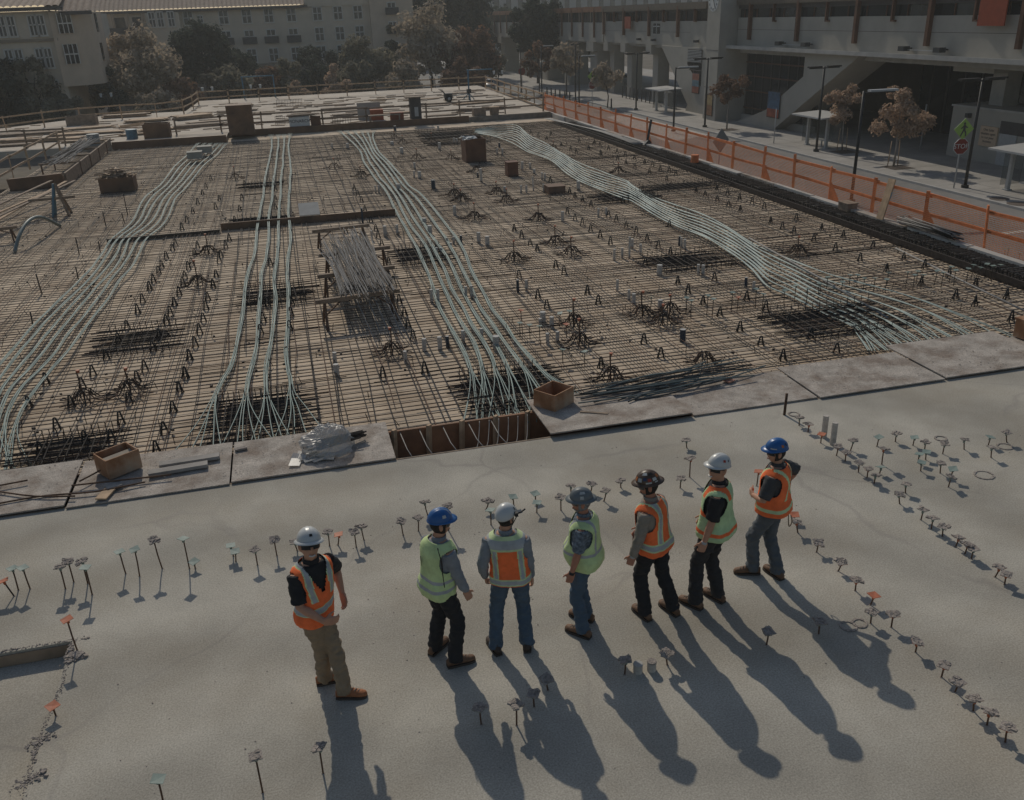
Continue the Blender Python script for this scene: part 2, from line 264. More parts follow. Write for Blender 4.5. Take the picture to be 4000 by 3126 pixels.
CHAIRS = [(-4.26,17.71),(-4.16,18.65),(-4.08,19.74),(-4.01,20.6),(-3.93,21.78),(-3.93,22.69),(-3.89,23.83),(-3.87,24.53),(-3.84,25.47),(-3.83,26.13),(-3.81,27.19),(-3.73,28.23),(-3.7,28.87),(-3.7,31.18),(-3.64,32.45),(-3.56,34.03),(-3.51,35.79),(-3.28,17.64),(-3.26,18.85),(-3.22,19.67),(-3.17,20.69),(-3.14,21.29),(-3.12,22.12),(-3.09,23.02),(-3.07,23.92),(-3.08,24.66),(-3.06,25.62),(-3.02,26.15),(-3.02,27.32),(-3.0,28.25),(-2.46,17.02),(-2.45,17.97),(-2.4,18.78),(-2.37,19.66),(-2.34,20.52),(-2.34,21.48),(-2.35,22.3),(-2.28,23.44),(-2.26,24.52),(-2.26,26.13),(-2.24,26.78),(-2.15,27.9),(-2.08,28.87),(-2.0,31.63),(-1.9,33.75),(-1.87,35.93),(-3.46,37.87),(-3.41,39.28),(-3.34,41.44),(-2.78,34.49),(-2.73,36.2),(-1.85,39.15),(-4.37,16.16),(-4.35,17.1),(-4.42,15.17),(-4.48,14.25),(-5.14,16.42),(-3.37,15.07),(-3.36,15.99),(-3.35,17.07),(-3.41,14.35),(-2.53,15.32),(-2.5,16.22),(-2.59,14.42),(-2.63,13.64),(-5.08,17.54),(-3.83,14.42),(-2.45,16.95),(-0.83,25.21),(-0.9,21.24),(-1.0,20.03),(-1.05,19.18),(-0.33,21.12),(-0.37,20.26),(-0.42,19.2),(2.25,21.98),(2.17,20.29),(2.16,19.32),(2.12,18.45),(2.11,17.63),(1.24,15.67),(2.04,15.64),(2.48,36.22),(2.5,34.84),(2.52,33.55),(2.47,31.7),(2.48,29.8),(2.5,28.45),(2.46,27.4),(2.44,26.25),(-0.59,37.38),(-0.61,35.23),(-0.62,33.53),(2.37,23.94),(1.54,28.49),(6.6,21.99),(6.63,21.35),(5.44,21.45),(5.4,19.52),(5.39,18.73),(6.63,23.92),(6.61,24.62),(6.63,25.66),(6.64,26.6),(10.07,30.97),(10.08,30.12),(10.08,29.2),(10.07,27.4),(10.05,26.62),(10.0,25.62),(9.99,24.75),(9.97,23.85),(9.94,22.94),(9.93,22.07),(9.94,21.18),(9.92,19.36),(8.93,28.31),(8.88,27.32),(8.85,26.48),(8.82,25.59),(8.83,24.74),(8.83,23.85),(11.29,25.25),(11.31,29.32),(8.87,21.29),(8.95,19.39),(9.9,17.67),(9.91,16.81),(8.74,15.78),(8.72,14.87),(6.59,15.78),(6.59,14.91),(5.32,14.82),(6.59,18.57),(6.6,19.38),(8.8,16.82),(8.83,17.73),(8.87,18.62),(14.41,29.97),(14.41,29.22),(14.41,28.27),(14.36,27.32),(14.35,26.47),(15.22,29.09),(15.2,28.14),(15.24,27.32),(15.22,26.46),(15.28,30.07),(13.57,49.75),(13.53,48.02),(14.44,48.65),(13.66,46.84),(13.61,44.05),(13.53,42.23),(13.52,41.35),(14.84,44.87),(14.44,42.19),(15.38,44.06),(15.28,42.89),(14.38,40.25),(15.3,41.72),(15.32,40.6),(14.51,38.37),(15.33,39.54),(14.48,37.25),(15.31,38.34),(14.42,36.03),(15.27,37.03),(14.45,34.5),(15.26,36.13),(15.14,34.99),(14.37,32.55),(15.35,34.55),(15.3,33.77),(10.13,31.8),(10.16,34.43),(14.34,24.48),(14.3,23.7),(14.33,23.09),(15.27,24.54),(14.3,21.98),(15.26,23.11),(14.28,20.87),(15.28,22.03),(14.23,19.67),(15.34,20.72),(15.27,19.31),(14.25,18.59),(15.27,18.49),(14.26,17.29),(14.26,16.11),(14.29,15.54),(15.3,16.73),(15.32,17.65),(9.86,15.78),(9.86,14.9),(9.88,14.02),(8.72,14.02),(15.28,15.73),(14.24,14.42)]
SLEEVES = [(8.45,27.31,0.33,0.056),(9.76,27.53,0.28,0.041),(10.03,27.52,0.28,0.041),(9.23,23.16,0.28,0.052),(8.77,22.19,0.6,0.034),(9.2,22.44,0.3,0.041),(8.3,22.11,0.32,0.04),(8.59,22.27,0.29,0.04),(10.6,22.97,0.28,0.039),(10.57,22.75,0.29,0.038),(10.57,22.53,0.29,0.044),(8.87,20.35,0.27,0.078),(9.79,19.99,0.28,0.043),(9.87,19.9,0.28,0.048),(5.08,20.17,0.32,0.039),(5.3,20.19,0.29,0.039),(7.37,19.4,0.29,0.039),(7.37,18.62,0.26,0.04),(7.36,18.28,0.26,0.05),(7.8,17.78,0.21,0.062),(7.37,15.61,0.27,0.067),(5.01,17.73,0.26,0.073),(4.92,17.63,0.15,0.043),(5.1,17.36,0.25,0.054),(4.72,16.38,0.25,0.042),(4.94,16.41,0.25,0.042),(10.34,18.53,0.27,0.04),(10.41,18.29,0.22,0.04),(2.69,27.48,0.34,0.063),(3.08,27.57,0.32,0.048),(4.14,28.79,0.2,0.078),(4.07,27.25,0.28,0.081),(5.26,25.49,0.33,0.066),(5.42,25.03,0.3,0.075),(2.92,20.1,0.33,0.044),(3.07,20.05,0.33,0.044),(3.77,20.14,0.3,0.039),(3.9,20.09,0.32,0.039),(2.23,16.89,0.26,0.052),(2.54,16.78,0.3,0.052),(2.72,16.91,0.25,0.041),(3.08,17.04,0.29,0.043),(3.51,17.2,0.23,0.041),(3.63,16.39,0.32,0.075),(0.41,16.82,0.22,0.047),(0.4,16.09,0.24,0.058),(1.77,16.34,0.25,0.041),(3.83,24.55,0.23,0.037),(3.93,24.43,0.24,0.037),(4.32,25.64,0.22,0.038),(4.52,25.63,0.24,0.038),(4.77,25.77,0.22,0.042),(4.32,25.02,0.21,0.041),(3.23,35.17,0.28,0.042),(3.34,34.99,0.32,0.042),(4.13,35.17,0.28,0.089),(5.54,35.21,0.31,0.094),(7.89,32.87,0.27,0.062),(2.24,27.15,0.3,0.037),(5.35,29.78,0.31,0.064),(2.2,29.72,0.52,0.04),(9.88,37.78,0.36,0.066),(10.28,37.94,0.26,0.056),(10.11,36.65,0.2,0.069),(8.48,32.7,0.29,0.044),(8.67,32.61,0.29,0.044),(9.05,32.97,0.52,0.036),(9.34,32.56,0.29,0.044),(10.01,35.11,0.29,0.047),(10.03,34.79,0.31,0.047),(10.62,32.23,0.36,0.078),(2.45,49.44,0.25,0.053),(3.22,48.76,0.28,0.092),(5.61,48.97,0.19,0.105),(5.67,45.54,0.29,0.098),(4.26,43.27,0.17,0.052),(5.55,40.31,0.29,0.059),(5.19,38.08,0.28,0.046),(5.36,37.68,0.3,0.086),(7.7,36.85,0.2,0.044),(7.59,35.66,0.55,0.062),(5.48,34.92,0.37,0.084),(4.18,35.53,0.21,0.09),(7.66,45.87,0.36,0.086),(8.77,47.74,0.31,0.058),(8.91,47.66,0.28,0.058),(10.65,45.19,0.24,0.061),(9.96,42.81,0.28,0.057),(10.15,42.49,0.31,0.057),(6.61,55.44,0.28,0.09),(9.02,54.01,0.28,0.073)]
MOUNDS = [(7.75,27.71,0.55),(7.32,24.4,0.57),(7.38,23.03,0.53),(5.72,23.01,0.59),(7.2,17.36,0.58),(7.39,16.69,0.46),(7.82,17.31,0.36),(5.58,17.26,0.62),(5.3,16.09,0.57),(5.27,14.14,0.53),(7.18,14.23,0.02),(5.98,33.1,0.47),(6.01,31.97,0.39),(7.54,32.77,0.49),(7.51,31.05,0.51),(5.82,28.75,0.56),(1.56,16.84,0.58),(13.12,20.85,0.49),(-2.68,23.77,0.68),(-2.62,27.23,0.61),(-4.15,16.26,0.64),(-3.39,16.46,0.51),(2.08,42.06,0.48),(3.04,39.13,0.48),(6.07,43.16,0.5),(7.54,41.98,0.5),(6.22,49.16,0.44),(7.75,48.84,0.5),(7.92,38.07,0.1),(6.03,51.19,0.36),(13.3,35.07,0.44),(12.82,42.83,0.43),(-2.28,41.06,0.57)]
BUNDLES = [[(-4.66,54.05),(-5.0,50.16),(-5.31,41.84),(-5.57,37.5),(-5.48,33.18),(-5.76,30.39),(-5.65,28.03),(-5.67,26.31),(-5.81,24.95),(-5.99,23.31),(-6.11,21.85),(-6.12,20.52),(-6.11,19.33),(-6.12,18.26),(-6.11,17.29),(-6.02,16.28),(-5.87,15.4),(-5.68,14.58),(-5.42,13.6)],[(-4.32,53.87),(-4.68,49.98),(-5.07,41.73),(-5.31,37.38),(-5.27,33.09),(-5.57,30.3),(-5.47,27.96),(-5.48,26.24),(-5.59,24.87),(-5.8,23.23),(-5.9,21.77),(-5.89,20.43),(-5.91,19.25),(-5.91,18.19),(-5.9,17.22),(-5.8,16.21),(-5.68,15.34),(-5.5,14.52),(-5.25,13.55)],[(-3.99,53.68),(-4.38,49.82),(-4.83,41.61),(-5.05,37.26),(-5.06,32.99),(-5.4,30.23),(-5.24,27.86),(-5.24,26.14),(-5.37,24.78),(-5.57,23.15),(-5.64,21.67),(-5.65,20.35),(-5.66,19.17),(-5.69,18.11),(-5.72,17.16),(-5.65,16.16),(-5.52,15.29),(-5.35,14.47),(-5.11,13.5)],[(-3.66,53.49),(-4.08,49.66),(-4.58,41.48),(-4.79,37.14),(-4.81,32.88),(-5.18,30.14),(-5.02,27.78),(-5.04,26.06),(-5.18,24.7),(-5.34,23.06),(-5.39,21.58),(-5.42,20.26),(-5.41,19.08),(-5.46,18.03),(-5.56,17.11),(-5.5,16.11),(-5.38,15.24),(-5.21,14.43),(-4.98,13.46)],[(-3.39,53.34),(-3.78,49.51),(-4.34,41.37),(-4.56,37.03),(-4.56,32.78),(-4.9,30.02),(-4.83,27.7),(-4.84,25.98),(-4.98,24.63),(-5.07,22.96),(-5.11,21.48),(-5.18,20.17),(-5.16,18.99),(-5.23,17.95),(-5.38,17.05),(-5.37,16.07),(-5.24,15.19),(-5.07,14.38),(-4.83,13.41)],[(-3.12,53.2),(-3.49,49.35),(-4.11,41.26),(-4.33,36.93),(-4.33,32.68),(-4.65,29.92),(-4.58,27.6),(-4.56,25.87),(-4.73,24.53),(-4.8,22.86),(-4.89,21.39),(-4.92,20.08),(-4.94,18.91),(-5.01,17.87),(-5.09,16.94),(-5.14,15.99),(-5.07,15.14),(-4.9,14.33),(-4.65,13.35)],[(-0.7,56.52),(-0.69,49.77),(-0.83,46.15),(-0.94,41.18),(-1.0,39.75),(-1.08,35.43),(-1.18,31.51),(-1.27,26.55),(-1.38,24.48),(-1.44,22.11),(-1.45,20.12),(-1.52,18.45),(-1.6,17.01),(-1.69,16.38),(-1.76,15.68),(-1.81,14.96),(-1.84,14.2),(-1.87,13.32)],[(-0.28,56.27),(-0.35,49.59),(-0.47,45.96),(-0.58,41.01),(-0.64,39.57),(-0.74,35.27),(-0.84,31.78),(-0.86,28.33),(-0.93,26.11),(-1.04,24.21),(-1.05,22.52),(-1.08,20.64),(-1.11,18.94),(-1.16,17.56),(-1.24,16.36),(-1.27,15.34),(-1.3,14.37),(-1.33,13.33)],[(0.06,56.07),(-0.06,49.43),(-0.16,45.79),(-0.28,40.86),(-0.33,39.42),(-0.43,35.13),(-0.51,31.64),(-0.57,28.21),(-0.64,25.7),(-0.69,24.08),(-0.71,22.39),(-0.69,21.09),(-0.75,19.41),(-0.82,18.19),(-0.9,17.11),(-0.92,16.12),(-0.9,15.21),(-0.87,14.49),(-0.84,13.34)],[(0.42,56.49),(0.17,49.3),(0.16,45.63),(0.1,40.67),(0.04,39.24),(-0.1,34.98),(-0.17,31.49),(-0.18,28.05),(-0.33,25.29),(-0.38,23.45),(-0.37,21.92),(-0.41,20.39),(-0.47,18.97),(-0.51,17.48),(-0.51,16.3),(-0.49,15.97),(-0.48,15.07),(-0.41,14.33),(-0.37,13.33)],[(3.33,56.74),(3.46,52.29),(3.72,47.36),(3.5,42.65),(3.53,38.97),(3.57,35.72),(3.54,33.31),(3.44,29.9),(3.37,27.07),(3.3,24.69),(3.22,22.66),(3.1,20.92),(3.0,19.4),(2.95,18.05),(2.93,16.84),(2.9,15.77),(2.82,14.88),(2.77,14.53),(2.63,13.72),(2.51,12.99)],[(3.75,56.49),(3.84,52.07),(3.95,47.24),(3.74,42.53),(3.76,38.86),(3.77,35.62),(3.75,33.21),(3.64,29.81),(3.61,26.97),(3.56,24.58),(3.46,22.56),(3.37,20.82),(3.29,19.3),(3.24,17.94),(3.23,16.74),(3.15,15.68),(3.02,14.81),(2.97,14.46),(2.81,13.66),(2.68,12.93)],[(4.23,56.2),(4.16,51.88),(4.12,47.15),(3.96,42.42),(4.02,38.73),(3.98,35.53),(3.92,33.13),(3.87,29.71),(3.83,26.88),(3.76,24.5),(3.67,22.48),(3.56,20.74),(3.53,19.21),(3.44,17.87),(3.41,16.67),(3.35,15.61),(3.23,14.74),(3.19,14.39),(3.05,13.58),(2.93,12.85)],[(4.65,55.95),(4.42,51.74),(4.3,47.05),(4.19,42.29),(4.24,38.62),(4.18,35.43),(4.15,33.02),(4.1,29.61),(4.02,26.79),(3.98,24.41),(3.88,22.4),(3.79,20.66),(3.71,19.14),(3.67,17.79),(3.63,16.59),(3.55,15.54),(3.47,14.66),(3.44,14.3),(3.34,13.48),(3.25,12.74)],[(4.99,55.75),(4.67,51.59),(4.44,46.97),(4.41,42.19),(4.46,38.51),(4.41,35.32),(4.43,32.9),(4.44,29.46),(4.39,26.64),(4.24,24.3),(4.09,22.31),(4.01,20.57),(3.89,19.07),(3.86,17.72),(3.81,16.53),(3.79,15.45),(3.78,14.55),(3.77,14.18),(3.75,13.34),(3.7,12.59)],[(5.36,55.52),(4.86,51.48),(4.62,46.88),(4.56,42.1),(4.66,38.42),(4.63,35.22),(4.72,32.76),(4.75,29.33),(4.7,26.51),(4.53,24.18),(4.33,22.22),(4.24,20.48),(4.13,18.98),(4.13,17.62),(4.04,16.44),(4.05,15.36),(4.1,14.44),(4.18,14.04),(4.34,13.14),(4.39,12.36)],[(10.91,52.2),(13.1,52.18),(12.89,47.42),(12.58,42.31),(12.5,39.57),(12.32,36.29),(12.35,33.99),(12.55,32.26),(12.5,31.48),(12.41,28.98),(12.42,26.97),(12.5,25.34),(12.43,23.58),(12.27,21.82),(12.27,20.95),(12.32,19.8),(12.34,18.46),(12.53,17.5),(12.98,15.99),(13.24,14.48),(13.32,13.21)],[(10.88,52.05),(12.91,51.4),(12.71,46.77),(12.45,41.87),(12.35,39.09),(12.18,35.89),(12.21,33.6),(12.41,31.88),(12.37,31.17),(12.29,28.7),(12.3,26.71),(12.38,25.08),(12.29,23.3),(12.12,21.55),(12.09,20.62),(12.14,19.5),(12.15,18.16),(12.32,17.18),(12.58,15.81),(12.67,14.42),(12.63,13.24)],[(10.85,51.91),(12.71,50.64),(12.54,46.13),(12.32,41.45),(12.21,38.63),(12.05,35.5),(12.07,33.21),(12.27,31.52),(12.25,30.86),(12.18,28.42),(12.19,26.45),(12.26,24.83),(12.15,23.03),(11.98,21.29),(11.91,20.3),(11.97,19.21),(11.97,17.87),(12.11,16.88),(12.22,15.65),(12.18,14.39),(12.07,13.3)],[(10.82,51.77),(12.52,49.9),(12.37,45.51),(12.19,41.03),(12.06,38.18),(11.92,35.11),(11.93,32.84),(12.13,31.17),(12.13,30.56),(12.06,28.15),(12.07,26.2),(12.14,24.59),(12.02,22.77),(11.84,21.03),(11.74,19.99),(11.8,18.93),(11.8,17.59),(11.91,16.58),(11.94,15.48),(11.85,14.33),(11.69,13.33)],[(10.79,51.63),(12.34,49.19),(12.2,44.91),(12.07,40.62),(11.92,37.74),(11.79,34.73),(11.8,32.47),(12.0,30.82),(12.02,30.26),(11.95,27.88),(11.96,25.96),(12.03,24.35),(11.88,22.51),(11.7,20.77),(11.57,19.69),(11.64,18.65),(11.62,17.32),(11.72,16.29),(11.71,15.32),(11.59,14.29),(11.42,13.39)],[(10.76,51.49),(12.16,48.49),(12.04,44.31),(11.95,40.21),(11.79,37.31),(11.66,34.36),(11.67,32.12),(11.87,30.48),(11.9,29.97),(11.84,27.62),(11.85,25.71),(11.91,24.12),(11.76,22.26),(11.57,20.53),(11.4,19.4),(11.48,18.38),(11.46,17.05),(11.53,16.01),(11.46,15.16),(11.3,14.24),(11.11,13.43)],[(10.73,51.35),(11.99,47.81),(11.88,43.74),(11.83,39.82),(11.65,36.89),(11.54,34.0),(11.54,31.76),(11.74,30.14),(11.79,29.69),(11.73,27.36),(11.74,25.48),(11.8,23.88),(11.63,22.01),(11.44,20.28),(11.24,19.11),(11.32,18.12),(11.29,16.79),(11.35,15.74),(11.25,15.0),(11.08,14.2),(10.88,13.48)],[(10.7,51.21),(11.82,47.15),(11.72,43.18),(11.71,39.43),(11.52,36.48),(11.42,33.64),(11.42,31.42),(11.61,29.82),(11.68,29.41),(11.62,27.1),(11.64,25.24),(11.69,23.66),(11.51,21.77),(11.31,20.05),(11.09,18.83),(11.17,17.86),(11.13,16.54),(11.17,15.47),(11.04,14.85),(10.84,14.16),(10.63,13.54)],[(10.67,51.08),(11.65,46.5),(11.57,42.63),(11.6,39.05),(11.39,36.08),(11.3,33.29),(11.3,31.08),(11.49,29.5),(11.57,29.13),(11.52,26.85),(11.54,25.01),(11.59,23.43),(11.39,21.53),(11.18,19.81),(10.93,18.56),(11.02,17.61),(10.98,16.29),(11.0,15.21),(10.85,14.69),(10.64,14.11),(10.42,13.57)]]# ------------------------------------------------------------------ ground, streets, slabs
S = -3.3          # street level; the concrete slab top is z = 0
D = -0.28         # plywood deck under the reinforcement
def sheet(name, x0, x1, y0, y1, z, m, label, th=None):
    b = MB()
    if th: b.box(x0, x1, y0, y1, z-th, z)
    else: b.add([(x0,y0,z),(x1,y0,z),(x1,y1,z),(x0,y1,z)], [(0,1,2,3)])
    return struct(b.build(name, m), label)
sheet('ground', -900, 900, -300, 1500, S-0.17, earth_m, 'bare brown earth around the site')
sheet('street', 17.4, 33.4, -60, 400, S-0.12, asph_m, 'grey asphalt street beside the orange fence')
sheet('cross_street', -120, 17.4, 95, 118, S-0.12, asph_m, 'asphalt street behind the far guard rail')
sheet('pavement', 33.55, 60, -60, 250, S, walk_m, 'pale concrete pavement in front of the station', 0.15)
kb = MB()
for k in range(60):
    y = 20 + k*2.0
    kb.box(33.4, 33.55, y+0.01, y+1.99, S-0.14, S+0.004)
struct(kb.build('kerb', conc_m), 'pale concrete kerb along the street')
# scoring joints in the pavement, cut as narrow dark strips lying in the surface
jb = MB()
for k in range(52):
    y = 30 + k*1.8; jb.box(33.6, 38.4, y, y+0.025, S, S+0.003)
jb.box(35.9, 35.925, 20, 125, S+0.001, S+0.004)
struct(jb.build('pavement_joints', asph_m), 'narrow joints across the pavement')
tm = mat('street_paint', (0.45, 0.43, 0.38), 0.8, 0.2, 3)
tb = MB(); tb.box(23.0, 23.12, 20, 130, S-0.12, S-0.113)
tb.box(29.2, 33.2, 31.0, 31.35, S-0.12, S-0.112)
struct(tb.build('street_markings', tm), 'worn white street lines')
# lit strip of road next to the kerb, sunlight painted as paler colour
pm = mat('sunlit_patch', (0.40, 0.385, 0.35), 0.85, 0.08, 1, 6, fine=0.06)
pb = MB(); pb.add([(28.2,64,S-0.112),(32.9,66.5,S-0.112),(32.6,84,S-0.112),(30.2,83,S-0.112)], [(0,1,2,3)])
struct(pb.build('sunlit_lane', pm), 'sunlit strip of street along the kerb, painted paler')

# the poured slab the men stand on, with a lower bay at its left
b = MB()
b.poly([(-2.9,-8),(17.1,-8),(17.1,11.67),(-14,11.67),(-14,8.57),(-2.9,8.57)], -0.6, 0.0)
struct(b.build('concrete_slab', slab_m), 'pale smooth concrete slab in the foreground')
sheet('lower_slab', -14, -2.9, -8, 8.57, -0.17, slab_m, 'lower concrete bay at the left front', 0.3)
edge_m = mat('slab_edge_board', (0.30, 0.215, 0.145), 0.85, 0.2, 3, 6, 0.2)
eb = MB(); eb.box(-14, -2.905, 8.552, 8.566, -0.165, -0.03); struct(eb.build('slab_edge_face', edge_m), 'brown form face left on the step of the slab')
# crumbly rim where concrete was cut back
def crust(name, pts, label, step=0.035, rad=0.03, zc=0.0, wild=0.035):
    b = MB(); rnd = random.Random(5)
    for (a, c) in zip(pts[:-1], pts[1:]):
        a = Vector(a); c = Vector(c); n = int((c-a).length/step)
        for i in range(n):
            p = a.lerp(c, i/n) + Vector((rnd.gauss(0, wild*0.4), rnd.gauss(0, wild*0.4), 0))
            clump = 0.35 + 1.1*max(0, noise.noise((p.x*2.1, p.y*2.1, 3.0)))*1.6
            r = rad*rnd.uniform(0.4, 1.3)*clump
            M = Matrix.Translation((p.x, p.y, zc + r*0.3)) @ Matrix.Rotation(rnd.uniform(0, 6), 4, 'Z') @ Matrix.Rotation(rnd.uniform(-.6, .6), 4, 'X')
            b.box(-r, r*rnd.uniform(.6, 1.4), -r, r*rnd.uniform(.5, 1.2), -r*0.7, r*rnd.uniform(.3, .9), 0, M)
    o = b.build(name, mud_m); o['kind'] = 'stuff'; o['label'] = label; o['category'] = 'rubble'; return o
crust('concrete_crumbs', [(-2.88,5.5,0),(-2.9,6.2,0),(-2.92,7.1,0),(-2.87,7.9,0),(-2.9,8.56,0)], 'crumbled rim of broken concrete at the left slab step', 0.006, 0.013)
crust('concrete_crumbs', [(-2.75,8.58,0),(-3.4,8.6,0),(-5.5,8.6,0)], 'rough broken lip along the back of the lower bay', 0.008, 0.015)
for (x, y, n_, w) in ((-2.9,7.12,34,.07),(-2.9,6.62,50,.09),(-2.85,8.25,16,.06)):
    crust('concrete_crumbs', [(x-w,y-w*.6,0),(x+w,y+w*.6,0)], {7.12:'lump of crumbled concrete around the low orange-capped stake',6.62:'biggest heap of crumbs on the slab step near the bottom edge',8.25:'crumbs at the corner of the lower bay'}[y], 2*w*1.2/n_/2.2, 0.02, 0.0, 0.08)
# trench between slab and deck, seen where a cover sheet is missing
sheet('trench_floor', -14, 17, 11.67, 12.74, -0.5, earth_m, 'dark floor of the trench at the slab edge')
def seg(name, m, x0, x1, y0, y1, z0, z1, label, cat):
    return tag(MB().box(x0, x1, y0, y1, z0, z1).build(name, m), label, cat)
seg('form_board', mat('rust_form',(.30,.15,.08),.75,.25,2,7,.15,stain=(.16,.085,.05),stain_scale=1.5), -14, 16.2, 12.72, 12.765, -0.5, -0.03, 'reddish brown form board at the back of the open trench', 'form board')
for k, x in enumerate((1.06, 1.62, 2.16, 2.72, 3.26)):
    tag(MB().bar((x,12.66,-0.5),(x+0.03,12.69,0.02),0.05,0.09).build('form_stake', wood_m), 'wooden stake against the trench form board, %s from the left' % nth(k), 'stake', 'stakes in the open trench')
for k in range(5):
    x = 1.18+k*0.36 + 0.05*sin(k*5)
    tag(MB().tube([(x,12.75,-0.05),(x+0.05,12.3,-0.16),(x+0.1,11.75,-0.12)], 0.009, 5).build('dowel_bar', greybar_m), 'pale bar slanting across the open trench, %s from the left' % nth(k), 'rebar', 'dowel bars in the open trench')
for k in range(6):
    x = 2.0+k*0.16
    tag(MB().tube(smooth_path([(x,11.7,-0.28),(x+0.28,12.05,-0.22),(x+0.42,12.45,-0.08),(x+0.46,12.6,0.0)],3), 0.007, 5).build('bent_strand', greybar_m), 'curved strand rising in the open trench, %s from the left' % nth(k), 'strand', 'curved strands in the open trench')

# plywood deck and far slab
sheet('formwork_deck', -12, 16.2, 12.745, 54.98, D, deck_m, 'tan plywood deck under the reinforcing bars', 0.25)
sheet('formwork_deck_far', -3.2, 17.0, 54.98, 57.3, D, deck_m, 'far strip of the plywood deck', 0.25)
far_m = mat('far_deck', (0.49, 0.42, 0.34), 0.85, 0.12, 0.8, 6, stain=(0.34, 0.275, 0.21), stain_scale=0.3, fine=0.05)
b = MB(); b.poly([(-34,55.15),(-3.2,55.15),(-3.2,57.5),(17.1,57.5),(17.9,79.5),(17.9,84),(-6.6,84),(-7.0,74.5),(-13,74.5),(-20,68),(-34,62)], -0.4, 0.0)
struct(b.build('far_slab', far_m), 'bright far slab strewn with lumber')
seg('form_beam', brown_m, -9.4, -3.2, 55.0, 55.14, D, 0.14, 'dark brown form beam along the far left of the deck', 'form beam')
seg('form_beam', brown_m, -3.0, 11.6, 57.36, 57.49, D, 0.12, 'long dark brown form beam below the lettered tool box', 'form beam')
seg('form_beam', mat('grey_form', (0.22,0.19,0.155), 0.85, 0.2, 3), 11.8, 17.0, 57.30, 57.45, D, 0.05, 'short grey form beam at the far right corner of the deck', 'form beam')
# open pit left of the deck
sheet('pit_floor', -34, -12, 10, 55.1, S, earth_m, 'dark bottom of the pit left of the deck')
# site edge towards the street: retaining wall with a stepped concrete lip
b = MB(); b.box(17.12, 17.3, -8, 59.5, S-0.1, -0.03); b.box(17.86, 18.05, 59.5, 84, S-0.1, -0.03)
b.box(-6.6, 17.86, 84.0, 84.2, S-0.1, -0.02); b.box(16.2, 17.12, 11.7, 57.3, S, -0.62)
struct(b.build('site_wall', conc_m), 'concrete wall carrying the site edge above the street')
rnd = random.Random(3)
for k in range(17):
    y0 = 14.0 + k*2.5
    w = rnd.uniform(0.0, 0.16); 
    tag(MB().box(16.98-w, 17.125, y0+0.03, y0+2.44, -0.26, 0.015+0.004*(k%3)).build('edge_form', conc_m if k % 3 else dirty_m),
        'pale edge form along the orange fence, %s from the near end' % nth(k), 'edge form', 'edge forms below the orange fence')

# cover sheets on the trench
xs = [(-10.6,-8.27),(-8.22,-5.95),(-5.9,-3.57),(-3.54,-1.39),(-1.36,0.99),(3.37,5.72),(5.76,7.97),(8.0,10.38),(10.42,12.78),(12.82,15.2),(15.23,17.0)]
yb = [13.05,13.07,13.08,13.05,12.98,13.06,12.9,13.02,13.33,12.98,13.0]
fr = ['far left, out by the frame edge','leftmost in view','beside the bars left of the open box','under the open plywood box','under the plastic wrapped heap','just right of the open trench','with the grey hoses lying on it','with a big dark stain and a raised pale corner','with the reddish stain near the wooden block','right of the reddish stained sheet','last before the fence']
for k, ((x0, x1), y1) in enumerate(zip(xs, yb)):
    z = 0.03 + 0.012*(k % 3); b = MB(); t = 0.022
    y0 = 11.66 - 0.03*(k % 2); tl = 0.04 if k == 5 else 0.0
    jx = 0.03*sin(k*3.1)
    P = [(x0,y0),(x1+jx*0.3,y0+0.01),(x1,y1-0.02*(k%2)),(x0,y1)]
    b.add([(x,y,z-t+(tl if i in (0,1) else 0)) for i,(x,y) in enumerate(P)]+[(x,y,z+(tl if i in (0,1) else 0)) for i,(x,y) in enumerate(P)], [(3,2,1,0),(4,5,6,7),(0,1,5,4),(1,2,6,5),(2,3,7,6),(3,0,4,7)])
    tag(b.build('plywood_sheet', dirty_m), 'stained plywood cover sheet '+fr[k], 'plywood sheet', 'cover sheets along the slab edge')
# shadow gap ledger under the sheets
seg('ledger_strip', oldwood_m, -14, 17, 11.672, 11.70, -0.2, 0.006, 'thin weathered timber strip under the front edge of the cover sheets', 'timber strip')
# ------------------------------------------------------------------ reinforcing mats
ZB, ZT = D+0.045, D+0.075
mat_root = thing('rebar_mat', 'dark two-way mat of reinforcing bars covering the plywood deck', 'rebar mat', (0, 0, 0))
rnd = random.Random(21)
bars = []
def long_bar(a, c, r, wob=0.02, n=5):
    P = []
    for i in range(n+1):
        t = i/n; p = Vector(a).lerp(Vector(c), t)
        q = rnd.gauss(0, wob); d = (Vector(c)-Vector(a)).normalized()
        P.append(p + Vector((-d.y, d.x, 0))*q + Vector((0, 0, rnd.gauss(0, 0.006))))
    bars.append((P, r))
y = 12.85
while y < 54.8:
    # courses of lapped bars running left to right
    cut = rnd.uniform(-2, 6); s = rnd.gauss(0, 0.012)
    x0, x1 = -11.9, 16.1
    long_bar((x0, y+rnd.gauss(0,.03), ZB), (cut+0.6, y+rnd.gauss(0,.03), ZB), 0.0086)
    long_bar((cut-0.6, y+0.03+rnd.gauss(0,.02), ZB), (x1, y+rnd.gauss(0,.04), ZB), 0.0086)
    if y < 30 and rnd.random() < 0.6: long_bar((8+rnd.uniform(-3,3), y+0.10+rnd.gauss(0,.02), ZB+.012), (16.1, y+0.10+rnd.gauss(0,.03), ZB+.012), 0.008)
    if y > 30 and rnd.random() < 0.3: long_bar((rnd.uniform(3,9), y+0.11, ZB+.012), (16.1, y+0.12+rnd.gauss(0,.03), ZB+.012), 0.008)
    y += 0.192 + rnd.gauss(0, 0.012) + (0.03 if 22 < y < 30 else 0)
nx = len(bars)
x = -11.8
